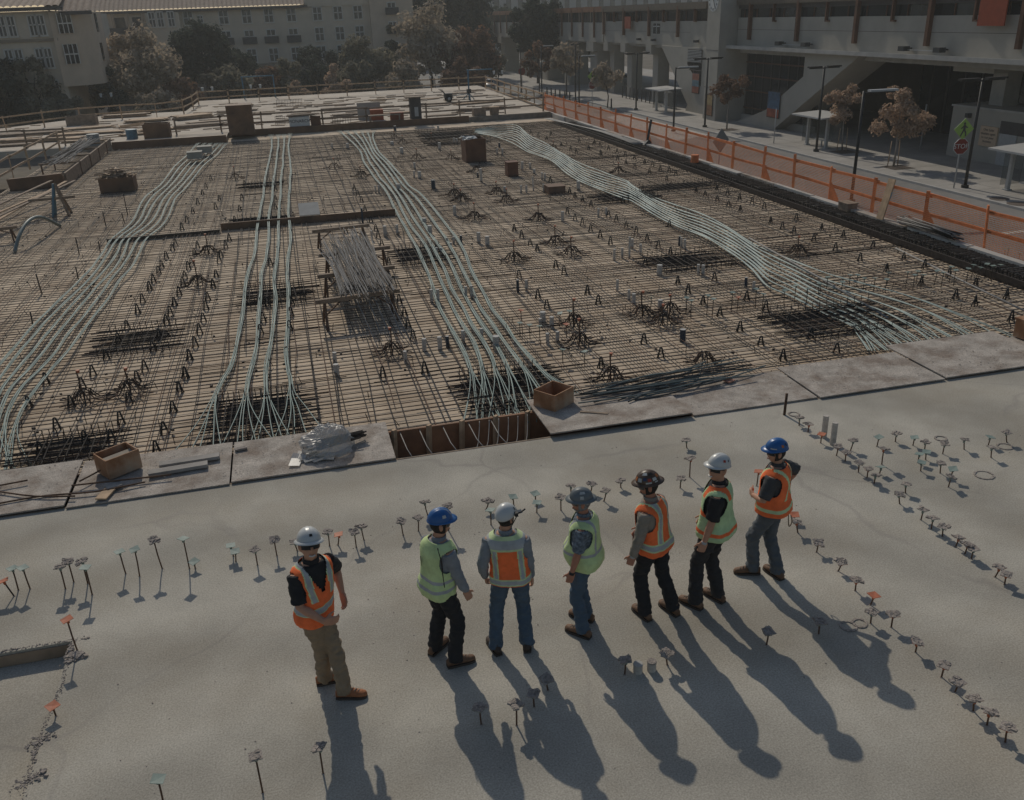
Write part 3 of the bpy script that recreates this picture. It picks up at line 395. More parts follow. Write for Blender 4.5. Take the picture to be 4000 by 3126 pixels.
while x < 16.1:
    w = rnd.uniform(0.22, 0.40)
    for q in range(1 if rnd.random() < 0.4 else 2):
        xx = x + q*rnd.uniform(0.05, 0.1); dx = rnd.gauss(0, 0.10)
        y0 = 12.8; cut = rnd.uniform(22, 40)
        long_bar((xx, y0, ZT), (xx+dx*.4, cut+.5, ZT), 0.0086, 0.03)
        long_bar((xx+.04+dx*.3, cut-.5, ZT), (xx+dx, 54.7, ZT), 0.0086, 0.03)
    if rnd.random() < 0.45:
        a = rnd.uniform(12.85, 40); long_bar((x+w*.5, a, ZT+.012), (x+w*.5+rnd.gauss(0,.15), a+rnd.uniform(4, 9), ZT+.012), 0.0086, 0.03)
    x += w
order = sorted(range(len(bars)), key=lambda i: min(abs(p.y-6)+0.3*abs(p.x-2) for p in bars[i][0]))
keep = set(order[:298])
rest = MB()
for i, (P, r) in enumerate(bars):
    if i in keep: MB().tube(P, r, 4, cap=False, smooth=False).build('bar', rebar_m if i % 3 else rust_m, mat_root)
    else: rest.tube(P, r, 3, cap=False, smooth=False)
o = rest.build('far_bars', rebar_m, mat_root); o['kind'] = 'stuff'
# small wire ties and spacer blocks dotted over the mat
tb_ = MB()
for k in range(900):
    x = rnd.uniform(-10, 16); y = rnd.uniform(13, 50); s = rnd.uniform(.012, .03)
    M = Matrix.Translation((x, y, ZT+.01)) @ Matrix.Rotation(rnd.uniform(0, 6), 4, 'Z')
    tb_.box(-s, s, -s*.6, s*.6, -s, s*.4, 0, M)
for k in range(900):
    x = rnd.uniform(-10, 16); y = rnd.uniform(13, 52); h_ = rnd.uniform(.05, .16)
    tb_.tube([(x, y, D+.02), (x+rnd.gauss(0,.03), y+rnd.gauss(0,.03), D+.06+h_)], .008, 3, cap=False, smooth=False)
o = tb_.build('spacer_blocks', rebar_m, mat_root); o['kind'] = 'stuff'

# ------------------------------------------------------------------ dense dark grids where openings get extra bars
shade_step_m = mat('shade_and_step_ply', (.10,.075,.055), .8, .4, 3)  # tone of the painted bar shade and of the low step strip
def grid(x0, x1, y0, y1, label, n=16, m=9, z=0.0):
    g = thing('rebar_grid', label, 'rebar', ((x0+x1)/2, (y0+y1)/2, D), 0, 'dense trimmer grids of extra bars')
    w = (x1-x0)/2; h = (y1-y0)/2; rr = random.Random(int(x0*100)+7)
    cr = MB(); lo = MB()
    for i in range(n):
        yy = -h + 2*h*i/(n-1) + rr.gauss(0, .01); cr.tube([(-w-rr.uniform(0,.4), yy, .10+z+rr.uniform(-.03,.05)), (w+rr.uniform(0,.4), yy+rr.gauss(0,.02), .10+z+rr.uniform(-.03,.05))], .010, 4, cap=False, smooth=False)
    for i in range(m):
        xx = -w + 2*w*i/(m-1) + rr.gauss(0, .015); lo.tube([(xx, -h-rr.uniform(0,.3), .14+z), (xx+rr.gauss(0,.03), h+rr.uniform(0,.3), .14+z)], .010, 4, cap=False, smooth=False)
    st = MB()
    for i in range(m+4):
        xx = -w + 2*w*i/(m+3)
        for yy in (-h, h): st.tube([(xx, yy, .03), (xx, yy, .26)], .008, 4, cap=False, smooth=False)
    if w > .55: MB().box(-w*.8, w*.7, h*.05, h, .006, .012).build('bar_shade_sheet', shade_step_m, g)  # thin dark sheet painting in the dense shade between the bars
    for nm, mb in (('cross_bars', cr), ('long_bars', lo), ('upright_bars', st)):
        o = mb.build(nm, rebar_m, g); o['kind'] = 'stuff'
    return g
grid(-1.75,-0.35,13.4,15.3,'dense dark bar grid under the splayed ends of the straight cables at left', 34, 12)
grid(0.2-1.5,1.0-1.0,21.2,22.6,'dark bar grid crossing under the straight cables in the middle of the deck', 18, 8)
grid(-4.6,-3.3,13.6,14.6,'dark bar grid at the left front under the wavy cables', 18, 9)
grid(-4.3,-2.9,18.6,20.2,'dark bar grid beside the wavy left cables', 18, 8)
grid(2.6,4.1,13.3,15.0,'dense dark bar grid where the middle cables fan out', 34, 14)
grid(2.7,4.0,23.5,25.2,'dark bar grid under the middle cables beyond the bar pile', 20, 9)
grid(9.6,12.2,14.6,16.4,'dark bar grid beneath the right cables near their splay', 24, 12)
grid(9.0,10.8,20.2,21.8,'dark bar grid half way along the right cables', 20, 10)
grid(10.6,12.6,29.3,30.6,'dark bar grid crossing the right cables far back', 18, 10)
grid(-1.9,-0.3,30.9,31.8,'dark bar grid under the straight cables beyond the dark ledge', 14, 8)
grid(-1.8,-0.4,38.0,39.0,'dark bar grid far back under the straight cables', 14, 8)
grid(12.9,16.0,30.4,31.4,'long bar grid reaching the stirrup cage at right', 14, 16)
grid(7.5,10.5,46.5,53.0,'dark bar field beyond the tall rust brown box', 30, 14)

# ------------------------------------------------------------------ stirrup cage along the fence
cg = thing('rebar_cage', 'long dark beam cage of closely spaced stirrups along the orange fence', 'rebar cage', (16.62, 33.5, D))
lp = MB(); w, h, r = .30, .21, .009
for (a, c) in (((-w,0,.0),(w,0,.0)),((w,0,.0),(w,.03,h)),((w,.03,h),(-w,.03,h)),((-w,.03,h),(-w,0,0))): lp.bar(a, c, .02, .02)
lpm = lp.mesh('stirrup', rebar_m)
ys = [-18.3 + k*0.094 for k in range(395)]
sb = MB()
for k, yy in enumerate(ys):
    if k < 295: inst('stirrup', lpm, cg, (rnd.gauss(0,.012), yy+rnd.gauss(0,.012), .02+rnd.gauss(0,.004)), rot=(rnd.gauss(0,.05), rnd.gauss(0,.04), rnd.gauss(0,.05)))
    else:
        for (a, c) in (((-w,yy,.02),(-w,yy,h)),((-w,yy,h),(w,yy,h)),((w,yy,h),(w,yy,.02))): sb.bar(a, c, .02, .02)
o = sb.build('far_stirrups', rebar_m, cg); o['kind'] = 'stuff'
for q, (xx, zz) in enumerate(((-.29,.03),(-.14,.03),(.02,.03),(.17,.03),(.29,.03),(-.29,.215),(-.1,.215),(.1,.215),(.29,.215),(-.36,.06),(-.42,.05))):
    MB().tube([(xx+rnd.gauss(0,.01), -18.3+6*i, zz) for i in range(7)], .011, 4, cap=False, smooth=False).build('long_bar', rebar_m, cg)
# low dark form on the deck side of the cage
seg('cage_form', rebar_m, 16.1, 16.14, 13.2, 52, D, -0.09, 'low dark form board on the deck side of the stirrup cage', 'form board')

# ------------------------------------------------------------------ green tendon bundles
tendon2_m = mat('pale_tendon_sheath', (0.31, 0.38, 0.345), 0.55, 0.14, 4, 4, spec=0.4)
grp = [('wavy left cable bundle', 6), ('straight cable bundle left of the middle', 4), ('cable bundle of the middle group', 6), ('cable bundle of the right-hand band', 9)]
side = [' counted from the left', ' counted from the left', ' counted from the left', ' counted from its far right edge']
bi = 0
for gi, (gn, cnt) in enumerate(grp):
    for q in range(cnt):
        pts = BUNDLES[bi]
        if gi == 3:
            mid = BUNDLES[20]; pts = [(x+(x-a)*.3*min(1,(len(pts)-1-i)/6), y+(y-c)*.3*min(1,(len(pts)-1-i)/6)) for i, ((x, y), (a, c)) in enumerate(zip(pts, mid))]
        rr = random.Random(100+bi); bi += 1
        path = smooth_path([(x, y, 0) for x, y in pts], 5); n = len(path)
        # cumulative length for the drape
        L = [0]
        for i in range(1, n): L.append(L[-1] + (path[i]-path[i-1]).length)
        tot = L[-1]; ph = rr.uniform(0, .5)
        b0 = path[n//2].copy(); b0.z = D
        root = thing('tendon_bundle', 'pale green %s, %s%s' % (gn, nth(q), side[gi]), 'cable bundle', b0, 0, 'pale green tendon cables on the deck')
        ns = 5 if gi in (1, 2) else 4
        for k in range(ns):
            off = (k-(ns-1)/2); P = []
            ex = rr.gauss(0, .10) + off*(.115 if gi != 3 else .075)
            for i in range(n):
                d = (path[min(i+1,n-1)]-path[max(i-1,0)]).normalized(); nrm = Vector((d.y, -d.x, 0))
                rem = tot-L[i]; fan = max(0, 1-rem/2.2)**1.5; fan2 = max(0, 1-L[i]/2.5)**1.5
                lat = off*(0.0165 if gi != 3 else .0125) + ex*fan + off*.05*fan2 + (.03 if gi != 3 else .008)*noise.noise((L[i]*.45, q*7.7, gi*3.3)) + (0.008 if gi != 3 else .003)*sin(L[i]*1.7+k*2+q)
                z = 0.135 + 0.055*cos(2*pi*(L[i]/9.0+ph*0.15+gi*.2)) - 0.03*fan + 0.004*sin(L[i]*3+k) + .012*noise.noise((L[i]*.8, q*3.1, gi))
                P.append(path[i] + nrm*lat + Vector((0, 0, z)) - Vector((b0.x, b0.y, 0)))
            if gi == 0 or gi == 1 or gi == 2:
                for _ in range(1): pass
            MB().tube(P, 0.0095 if gi != 3 else .0105, 5, cap=False).build('strand', tendon_m if gi != 3 else tendon2_m, root)

# ------------------------------------------------------------------ bar chairs (small A-shaped supports)
cb = MB()
for s in (-1, 1):
    cb.tube([(s*.06, -.035, 0), (s*.028, 0, .16), (s*.018, 0, .215)], .016, 5)
    cb.tube([(s*.06, .035, 0), (s*.028, 0, .16)], .014, 5)
cb.tube([(-.02,0,.215),(0,0,.226),(.02,0,.215)], .015, 5); cb.bar((-.036,0,.09),(.036,0,.09),.014,.014); cb.bar((-.03,0,.14),(.03,0,.14),.012,.012)
chm = cb.mesh('bar_chair', black_m)
def zone(x, y):
    if x < -2.2: return 'left of the straight cables' if y < 30.5 else 'at the far left beyond the dark ledge'
    if x < 2.3 and y < 30.5: return 'between the straight and the middle cables'
    if x < 4 : return 'beyond the dark ledge near the middle cables'
    if x > 12.2 or (y > 31 and x > 11): return 'on the right beyond the right-hand cables'
    return 'between the middle and the right-hand cables'
CZ = {}
for k, (x, y) in enumerate(sorted(CHAIRS, key=lambda c: c[1])):
    z = zone(x, y)
    o = inst('bar_chair', chm, None, (x, y, D), rot=(0, 0, radians(rnd.uniform(-25, 25))), scale=(1, 1, rnd.uniform(.9, 1.1)))
    zc_ = CZ.get(z, 0); CZ[z] = zc_+1
    tag(o, 'small black bar chair %s, %s nearest the camera' % (z, nth(zc_)), 'bar chair', 'bar chairs '+z)

# ------------------------------------------------------------------ paper tube sleeves
sleeve_meshes = {}
cnt = {}
for k, (x, y, h, r) in enumerate(sorted(SLEEVES, key=lambda s: s[1])):
    r = min(max(r*0.9, .028), .13); h = max(h, .12)
    b = MB(); n = 14
    b.cyl(0, 0, 0, h, r, n, 0, r*.99, True, False); b.cyl(0, 0, h-.006, h, r*.99, n, 1)
    z = ['near','middle','far'][0 if y < 20 else 1 if y < 33 else 2]
    s = 'left' if x < 1.5 else 'centre' if x < 5 else 'right'
    key = (z, s); cnt[key] = cnt.get(key, 0)+1
    w = ('fat' if r > .085 else 'thin')
    o = b.build('pipe_sleeve', [tube_m if k % 9 else mat('blue_sleeve', (.035,.05,.07), .5), tubecap_m], None, (x, y, D))
    o.rotation_euler = (rnd.gauss(0,.02), rnd.gauss(0,.02), 0)
    tag(o, '%s grey paper sleeve, %s nearest of the %s %s sleeves on the deck' % (w, nth(cnt[key]-1), z, s), 'pipe sleeve', 'grey paper sleeves on the deck')

# ------------------------------------------------------------------ mounded bars with a capped post
for k, (x, y, h) in enumerate(sorted(MOUNDS, key=lambda s: s[1])):
    rr = random.Random(k)
    root = thing('rebar_mound', 'mound of bent dark bars %s, %s nearest the slab' % ('round a red-capped post' if h > .2 else 'without a post', nth(k)), 'rebar mound', (x, y, D), rr.uniform(0, 1), 'mounds of bent bars on the deck')
    R = .25 if y < 20 else .28
    for i in range(20 if y < 40 else 10):
        a = 2*pi*i/(20 if y < 40 else 10) + rr.gauss(0,.12); rr2 = R*rr.uniform(.8,1.25); c = (i % 4-1.5)*.07
        ca, sa = cos(a), sin(a)
        P = [(ca*.02-sa*c, sa*.02+ca*c, .27), (ca*rr2*.35-sa*c, sa*rr2*.35+ca*c, .24), (ca*rr2*.7-sa*c, sa*rr2*.7+ca*c, .10), (ca*rr2*1.0-sa*c, sa*rr2*1.0+ca*c, .07), (ca*rr2*1.7-sa*c, sa*rr2*1.7+ca*c, .07)]
        MB().tube(smooth_path(P, 2), .010, 4, cap=False, smooth=False).build('bent_bar', rebar_m if i % 3 else rust_m, root)
    if h > .2:
        h = max(h, .45)
        MB().tube([(0,0,0),(rr.gauss(0,.02),rr.gauss(0,.02),h)], .016, 6).build('post', rust_m, root)
        c = MB(); c.cyl(0,0,h-.03,h+.02,.024,8,0,.036); c.build('cap', orange_m, root)

# ------------------------------------------------------------------ capped stakes
def stake_parts(kind, rr, h):
    """rod with a square safety cap; mud sits on the older caps"""
    base = orange_m if kind in 'oMt' else green_m
    rod = MB(); q_l = .07 if h < .22 else .02; lean = (rr.gauss(0,q_l), rr.gauss(0,q_l))
    rod.tube([(0,0,-.02),(lean[0]*h,lean[1]*h,h*.5),(lean[0]*h*1.3,lean[1]*h*1.3,h)], .0085 if kind != 'n' else .017, 6)
    cap = MB(); lx, ly = lean[0]*h*1.3, lean[1]*h*1.3
    T = Matrix.Translation((lx, ly, h)) @ Matrix.Rotation(rr.uniform(0, 1.5), 4, 'Z') @ Matrix.Rotation(rr.gauss(0,.10), 4, 'X') @ Matrix.Rotation(rr.gauss(0,.10), 4, 'Y')
    s = .054
    n = 8
    for (z0, z1, r0, r1) in ((-.045,-.004,.014,.017),):
        vs = [T @ Vector((r0*cos(2*pi*i/n), r0*sin(2*pi*i/n), z0)) for i in range(n)] + [T @ Vector((r1*cos(2*pi*i/n), r1*sin(2*pi*i/n), z1)) for i in range(n)]
        cap.add(vs, [(i,(i+1)%n,n+(i+1)%n,n+i) for i in range(n)] + [tuple(range(n-1,-1,-1))], 0, True)
    # slightly dished plate
    vs = [T @ Vector((x_, y_, z_)) for (x_, y_, z_) in ((-s,-s,.004),(s,-s,.004),(s,s,.004),(-s,s,.004),(0,0,-.004),(-s,-s,.009),(s,-s,.009),(s,s,.009),(-s,s,.009),(0,0,.004))]
    cap.add(vs, [(1,0,4),(2,1,4),(3,2,4),(0,3,4),(5,6,9),(6,7,9),(7,8,9),(8,5,9),(0,1,6,5),(1,2,7,6),(2,3,8,7),(3,0,5,8)], 0)
    mud = None
    if kind in 'mM':
        mud = MB()
        for q in range(rr.randrange(10,24)):
            r = rr.uniform(.006,.021); px_, py_ = rr.uniform(-s,s), rr.uniform(-s,s)
            M = T @ Matrix.Translation((px_, py_, .009)) @ Matrix.Rotation(rr.uniform(0,6),4,'Z') @ Matrix.Rotation(rr.uniform(-.5,.5),4,'X')
            mud.box(-r, r*rr.uniform(.6,1.4), -r, r, -r*.4, r*.55, 0, M)
        mud.box(-s*1.02, s*1.02, -s*1.02, s*1.02, .0092, .013, 0, T)
    return rod, cap, mud, base
CAPN = {'m':'mud-caked capped','M':'mud-topped orange-capped','o':'clean orange-capped','g':'green-capped','t':'tilted orange-capped','n':'bare black'}
def put_stakes(lst, z, where, grp_, minh):
    cnt = {}
    for k, (x, y, h, kind) in enumerate(sorted(lst, key=lambda s: s[1])):
        rr = random.Random(k*7+3)
        w = where(x, y); key = (w, kind); cnt[key] = cnt.get(key, 0)+1
        root = thing('capped_stake' if kind != 'n' else 'bare_stake', '%s steel stake %s, %s nearest the camera' % (CAPN[kind], w, nth(cnt[key]-1)), 'stake', (x, y, z), 0, grp_)
        h = max(h, minh)
        rod, cap, mud, base = stake_parts(kind, rr, h)
        if kind == 't': root.rotation_euler = (0, -.25, 0)
        rod.build('rod', rebar_m if kind in 'nt' or z < 0 else rust_m, root)
        if kind == 'n': continue
        c = cap.build('cap', base, root)
        if mud: mud.build('mud_crust', mud_m, c)
        if z == 0 and kind != 'n':
            f = MB(); f.cyl(0,0,0,.006,.016,8,0,.010); f.build('collar', mud_m, root)
def slab_where(x, y):
    if x < -1.7: return 'at the left of the slab'
    if x > 8.0: return 'in the scattered field at far right'
    if x > 6.2: return 'in the row by the two tall sleeves'
    if x > 4.9: return 'in the row right of the cross-backed man'
    if y < 7.0: return 'standing in front of the men'
    return 'in the cross row behind the men'
put_stakes(STAKES, 0.0, slab_where, 'capped stakes in the slab', .10)
put_stakes(DECK_STAKES, D, lambda x, y: 'among the bars on the deck' , 'capped stakes on the deck', .30)
# ------------------------------------------------------------------ station building on the right
XB = 38.5
st_root = thing('station_building', 'long raised concrete station building with brown fins and clock tower', 'building', (XB, 75, S))
def sp(name, mb, m): 
    return mb.build(name, m, st_root, (-XB, -75, -S))
def spc(name, mb, m, par): return mb.build(name, m, par)
# upper wall (band) with the window strip above it
w = MB(); w.box(XB, XB+.4, 20, 73.6, 2.72, 4.98); w.box(XB, XB+.4, 83.0, 106.8, 2.46, 4.72); sp('upper_wall', w, wallc_m)
w = MB(); w.box(XB+.02, XB+.4, 20, 73.6, 5.64, 5.95); w.box(XB+.02, XB+.4, 79.5, 106.8, 5.6, 5.75); sp('window_header', w, fascia_m)
w = MB(); w.box(XB-.25, XB+.4, 79.4, 107.2, 5.75, 6.35); w.box(XB-.25, XB+.4, 20, 73.6, 5.95, 6.6); sp('roof_fascia', w, mat('brown_grille', (.15,.12,.09), .8, .15, 6))
w = MB(); w.box(XB+.4, 52, 20, 106.8, 6.0, 6.3); sp('roof', w, conc_m)
w = MB(); w.box(XB+.01, XB+.4, 76.1, 83.0, 2.46, 4.72); w.box(XB+.015, XB+.4, 76.1, 79.5, 4.73, 6.3); sp('wall_panel', w, wallc_m)
w = MB(); w.box(XB+.4, 53, 20, 106.7, 2.2, 2.5); sp('floor_slab', w, conc_m)
w = MB(); w.box(XB-.004, XB, 20, 73.6, 4.05, 4.075); w.box(XB-.004, XB, 83, 106.8, 3.72, 3.74); sp('wall_joint', w, fascia_m)
w = MB(); w.box(52, 52.4, 20, 106.8, S, 6.0); sp('back_wall', w, stucco2_m)
# windows of the strip
def strip(y0, y1, z0, z1, step):
    y = y0
    while y < y1-.3:
        e = min(y+step, y1); p = sp('window', MB().box(XB+.12, XB+.16, y+.03, e-.03, z0, z1), glass_m if int(y*3) % 4 else glass2_m)
        spc('mullion', MB().box(XB+.04, XB+.11, y-.03, y+.03, z0, z1), rustfin_m, p); y = e
strip(20.2, 73.5, 4.98, 5.64, 2.1); strip(79.6, 106.7, 4.72, 5.6, 2.3)
# fins
for k, y in enumerate((27.3,34.6,42.0,49.3,56.65,64.0,71.3,85.55,92.8,100.06,106.6)):
    f = MB(); f.ext([(y-.13,3.3),(y+.13,3.3),(y+.13,6.1),(y-.13,6.1)], 'x', XB-.28, XB-.003); sp('long_fin', f, rustfin_m)
for k, y in enumerate((31.0,38.3,45.6,52.9,60.3,67.6,81.9,89.2,96.4,103.3)):
    f = MB(); f.box(XB-.22, XB-.003, y-.06, y+.06, 4.72, 6.0); f.box(XB-.22, XB-.003, y-.3, y+.06, 4.66, 4.76); sp('short_fin', f, rustfin_m)
# canopy gutter over the right part
c = MB(); c.box(XB-.9, XB-.004, 20, 75.5, 2.62, 2.78); c.box(XB-.98, XB-.9, 20, 75.5, 2.60, 2.86); sp('canopy', c, conc_m)
# floodlight pairs
for y in (47.53,50.77,61.97,65.67):
    f = MB(); f.box(XB-.8, XB-.35, y-.28, y+.28, 3.0, 3.28); f.box(XB-.36, XB, y-.04, y+.04, 3.1, 3.18); sp('floodlight', f, iron_m)
for (a, b_) in ((47.8,50.5),(62.2,65.4)): sp('light_rail', MB().box(XB-.5, XB-.45, a, b_, 3.05, 3.09), ltgrey_m)
for (y, z) in ((95.2,2.85),(91.2,2.85),(81.0,2.9)):
    f = MB(); f.box(XB-.5, XB-.1, y-.2, y+.2, z, z+.22); f.box(XB-.12, XB, y-.03, y+.03, z+.06, z+.14); sp('floodlight', f, iron_m)
# red banners and window notices
for (y0, y1, z0, z1) in ((42.9,44.9,4.45,6.3),(97.2,98.9,4.0,5.2)): sp('red_banner', MB().box(XB-.5, XB-.42, y0, y1, z0, z1), redban_m)
w = MB(); w.box(XB-.03, XB-.003, 90.2, 91.9, 3.55, 4.5); wd = sp('small_window', w, glass2_m)
w = MB(); w.box(XB-.06, XB-.032, 91.0, 91.06, 3.55, 4.5); w.box(XB-.06, XB-.032, 90.2, 91.9, 4.2, 4.27); spc('mullion', w, white_m, wd)
# clock tower
t = MB(); t.poly([(36.87,73.7),(40.2,73.7),(40.2,76.1),(36.87,76.1)], S, 12); sp('tower', t, wallc_m)
t = MB(); t.box(36.855, 36.868, 73.75, 76.05, 2.44, 2.47); t.box(36.855, 36.868, 73.75, 76.05, -.6, -.57); sp('tower_joint', t, fascia_m)
ck = MB(); n = 24
ck.add([(36.86, 75.1+.95*cos(2*pi*i/n), 6.45+.95*sin(2*pi*i/n)) for i in range(n)] + [(36.9, 75.1+.95*cos(2*pi*i/n), 6.45+.95*sin(2*pi*i/n)) for i in range(n)], [tuple(range(n))]+[(i,(i+1)%n,n+(i+1)%n,n+i) for i in range(n)])
ckp = sp('clock_face', ck, white_m)
for i in range(12):
    a = 2*pi*i/12; y, z = 75.1+.76*sin(a), 6.45+.76*cos(a)
    spc('hour_mark', MB().box(36.84, 36.858, y-.05, y+.05, z-.09, z+.09), fascia_m, ckp)
hm = MB(); hm.bar((36.845,75.1,6.45),(36.845,74.8,6.9),.07,.015); hm.bar((36.845,75.1,6.45),(36.845,74.75,5.85),.05,.015); spc('clock_hands', hm, fascia_m, ckp)
# sloping struts
s1 = MB(); s1.ext([(89.3,2.455),(76.12,2.455),(76.12,-3.3),(82.9,-3.3),(82.5,-2.7)], 'x', 38.3, 40.4); sp('strut', s1, wallc_m)
s2 = MB(); s2.ext([(62.3,2.66),(55.4,2.66),(63.0,-1.6),(66.0,-3.3),(72.2,-3.3),(67.5,-1.95),(62.3,.9)], 'x', 38.2, 41.0); sp('strut', s2, wallc_m)
lv = sp('louvre_panel', MB().box(38.24, 38.295, 79.7, 82.8, 1.2, 2.3), fascia_m)
for k in range(8): spc('louvre_slat', MB().box(38.2, 38.24, 79.75, 82.75, 1.24+k*.13, 1.30+k*.13), ltgrey_m, lv)
sg = sp('stair_window', MB().ext([(79.75,1.15),(82.8,1.15),(82.8,.95),(79.95,-.85),(79.75,-.85)], 'x', 38.25, 38.296), glass_m)
spc('mullion', MB().box(38.2, 38.25, 81.2, 81.27, -.05, 1.15), fascia_m, sg)
spc('transom', MB().box(38.2, 38.25, 79.75, 82.3, .45, .52), fascia_m, sg)
# glazed stair between tower and strut
gz = sp('curtain_wall', MB().box(39.6, 39.7, 62.4, 73.6, S+.5, 2.3), glass_m)
for z in (-2.3,-.9,.3,1.4): spc('transom', MB().box(39.5, 39.6, 62.4, 73.6, z, z+.09), rustfin_m, gz)
for k in range(9): spc('mullion', MB().box(39.52, 39.6, 62.6+k*1.35, 62.66+k*1.35, S+.5, 2.3), fascia_m, gz)
sp('plinth', MB().box(39.3, 39.7, 62.4, 73.6, S, S+.5), wallc_m)
# columns and beams of the underpass
for (y, x) in ((47.3,42.3),(36.0,42.3),(26,42.3)):
    sp('column', MB().box(x, x+1.1, y-.55, y+.55, S, 2.25), conc_m)
sp('cross_beam', MB().box(39.4, 52, 44.6, 47.9, 1.9, 2.6), wallc_m)
for y in (93.0,100.5,106.2):
    sp('column', MB().box(39.3, 40.6, y-.7, y+.7, S, 2.2), wallc_m)
    sp('column_head', MB().box(38.45, 45, y-.75, y+.75, 1.5, 2.44), wallc_m)
for y in (93.0,100.5): sp('column', MB().box(46.5, 47.8, y-.7, y+.7, S, 2.2), wallc_m)
gz2 = sp('lobby_glazing', MB().box(49.0, 49.1, 85, 106, S, 2.2), glass_m)
for k in range(15): spc('mullion', MB().box(48.9, 49.0, 85+k*1.45, 85.08+k*1.45, S, 2.2), fascia_m, gz2)
gz3 = sp('underpass_glazing', MB().box(47.5, 47.6, 24, 61, S, 2.2), glass_m)
for k in range(22): spc('mullion', MB().box(47.4, 47.5, 24+k*1.7, 24.07+k*1.7, S, 2.2), fascia_m, gz3)
# ticket block at right
tk = sp('ticket_block', MB().box(41.0, 44, 30, 49.3, S, -.3), wallc_m)
spc('coping', MB().box(40.92, 44.1, 29.9, 49.38, -.3, -.18), conc_m, tk)
spc('roll_shutter', MB().box(40.94, 41.0, 43.7, 45.0, S+.02, -1.5), ltgrey_m, tk)
spc('door_recess', MB().box(40.96, 41.0, 43.2, 45.1, -1.5, -.8), fascia_m, tk)
spc('wall_lamp', MB().box(40.75, 41.0, 47.6, 47.9, -.85, -.6), iron_m, tk)
nb = spc('notice_board', MB().box(40.92, 41.0, 45.2, 46.6, -2.35, -1.2), mat('cream_board', (.60,.44,.30), .7, .06, 6), tk)
for k, tx in enumerate(('One Suite','shutters open','to run your','business')):
    me = text_mesh(tx, .21, fascia_m)
    o = inst('lettering', me, nb, (40.91, 45.9, -1.4-k*.22), rot=(pi/2, 0, -pi/2))
# posters on tower foot and strut
def poster(x, y0, y1, z0, z1, cols, label):
    r = thing('poster', label, 'poster', (x, (y0+y1)/2, z0), 0, 'posters on the station')
    w = (y1-y0)/2; h = z1-z0
    MB().box(0, .05, -w-.06, w+.06, -.06, h+.06).build('frame', iron_m, r)
    n = len(cols)
    for i, c in enumerate(cols): MB().box(-.012-.002*i, 0, -w, w, h*(n-1-i)/n, h*(n-i)/n).build('print', mat('print_%.2f_%.2f_%.2f' % c, c, .5, .3, 3), r)
poster(38.1, 65.2, 67.0, -2.35, -.45, [(.06,.12,.2),(.06,.14,.24),(.35,.08,.04)], 'blue and orange poster on the right sloping strut')
poster(38.2, 80.0, 81.4, -1.5, .2, [(.3,.12,.08),(.12,.2,.24),(.3,.1,.06)], 'tall red and teal poster on the left sloping strut')
poster(36.8, 74.2, 75.6, -2.9, -1.2, [(.35,.25,.12),(.25,.12,.06)], 'yellowish film poster at the clock tower foot')
poster(38.2, 77.0, 78.6, -2.9, -1.5, [(.16,.16,.15),(.12,.12,.12)], 'grey notice case at the clock tower foot')

# elevated walkway continuing away from the station
wk = thing('elevated_walkway', 'long raised concrete walkway with brown fins receding behind the station', 'building', (XB, 127, S))
def wp(name, mb, m): return mb.build(name, m, wk, (-XB, -127, -S))
wp('parapet', MB().box(XB, XB+.4, 107.25, 190, 2.4, 4.6), wallc_m)
wp('roof_band', MB().box(XB-.15, XB+.5, 107.25, 190, 5.75, 6.35), mat('rust_band', (.22,.10,.05), .8, .2, 1.5))
wp('deck', MB().box(XB+.4, 53, 107.25, 190, 2.2, 2.5), conc_m)  # extra width behind the rear wall is added to block sun into the underpass
wp('rear_wall', MB().box(44.6, 45, 107.25, 190, 2.5, 6), stucco2_m)
for k in range(18):
    y = 110.2+k*4.4
    wp('fin', MB().box(XB-.2, XB-.002, y-.1, y+.1, 2.9, 6.1), rustfin_m)
    p = wp('window', MB().box(XB+.15, XB+.2, y-2.05, y+2.05, 4.6, 5.75), glass2_m)
for y in (112,123,134,147,160): 
    wp('pier', MB().box(39.0, 41.6, y-1.3, y+1.3, S, 2.2), wallc_m)
    wp('pier_head', MB().box(38.45, 45, y-1.35, y+1.35, 1.3, 2.39), wallc_m)
# tall office block far behind
ob = thing('office_block', 'tall pale office block far behind the walkway', 'building', (62, 260, S))
MB().box(-22, 70, 0, 25, 0, 24).build('wall', mat('office_wall', (.38,.36,.33), .9, .05, .2), ob)
for k in range(26):
    for q in range(2): MB().box(-21+k*3.4, -19.6+k*3.4, -.15, -.02, 8.5+q*6, 13.2+q*6).build('window', glass2_m, ob)

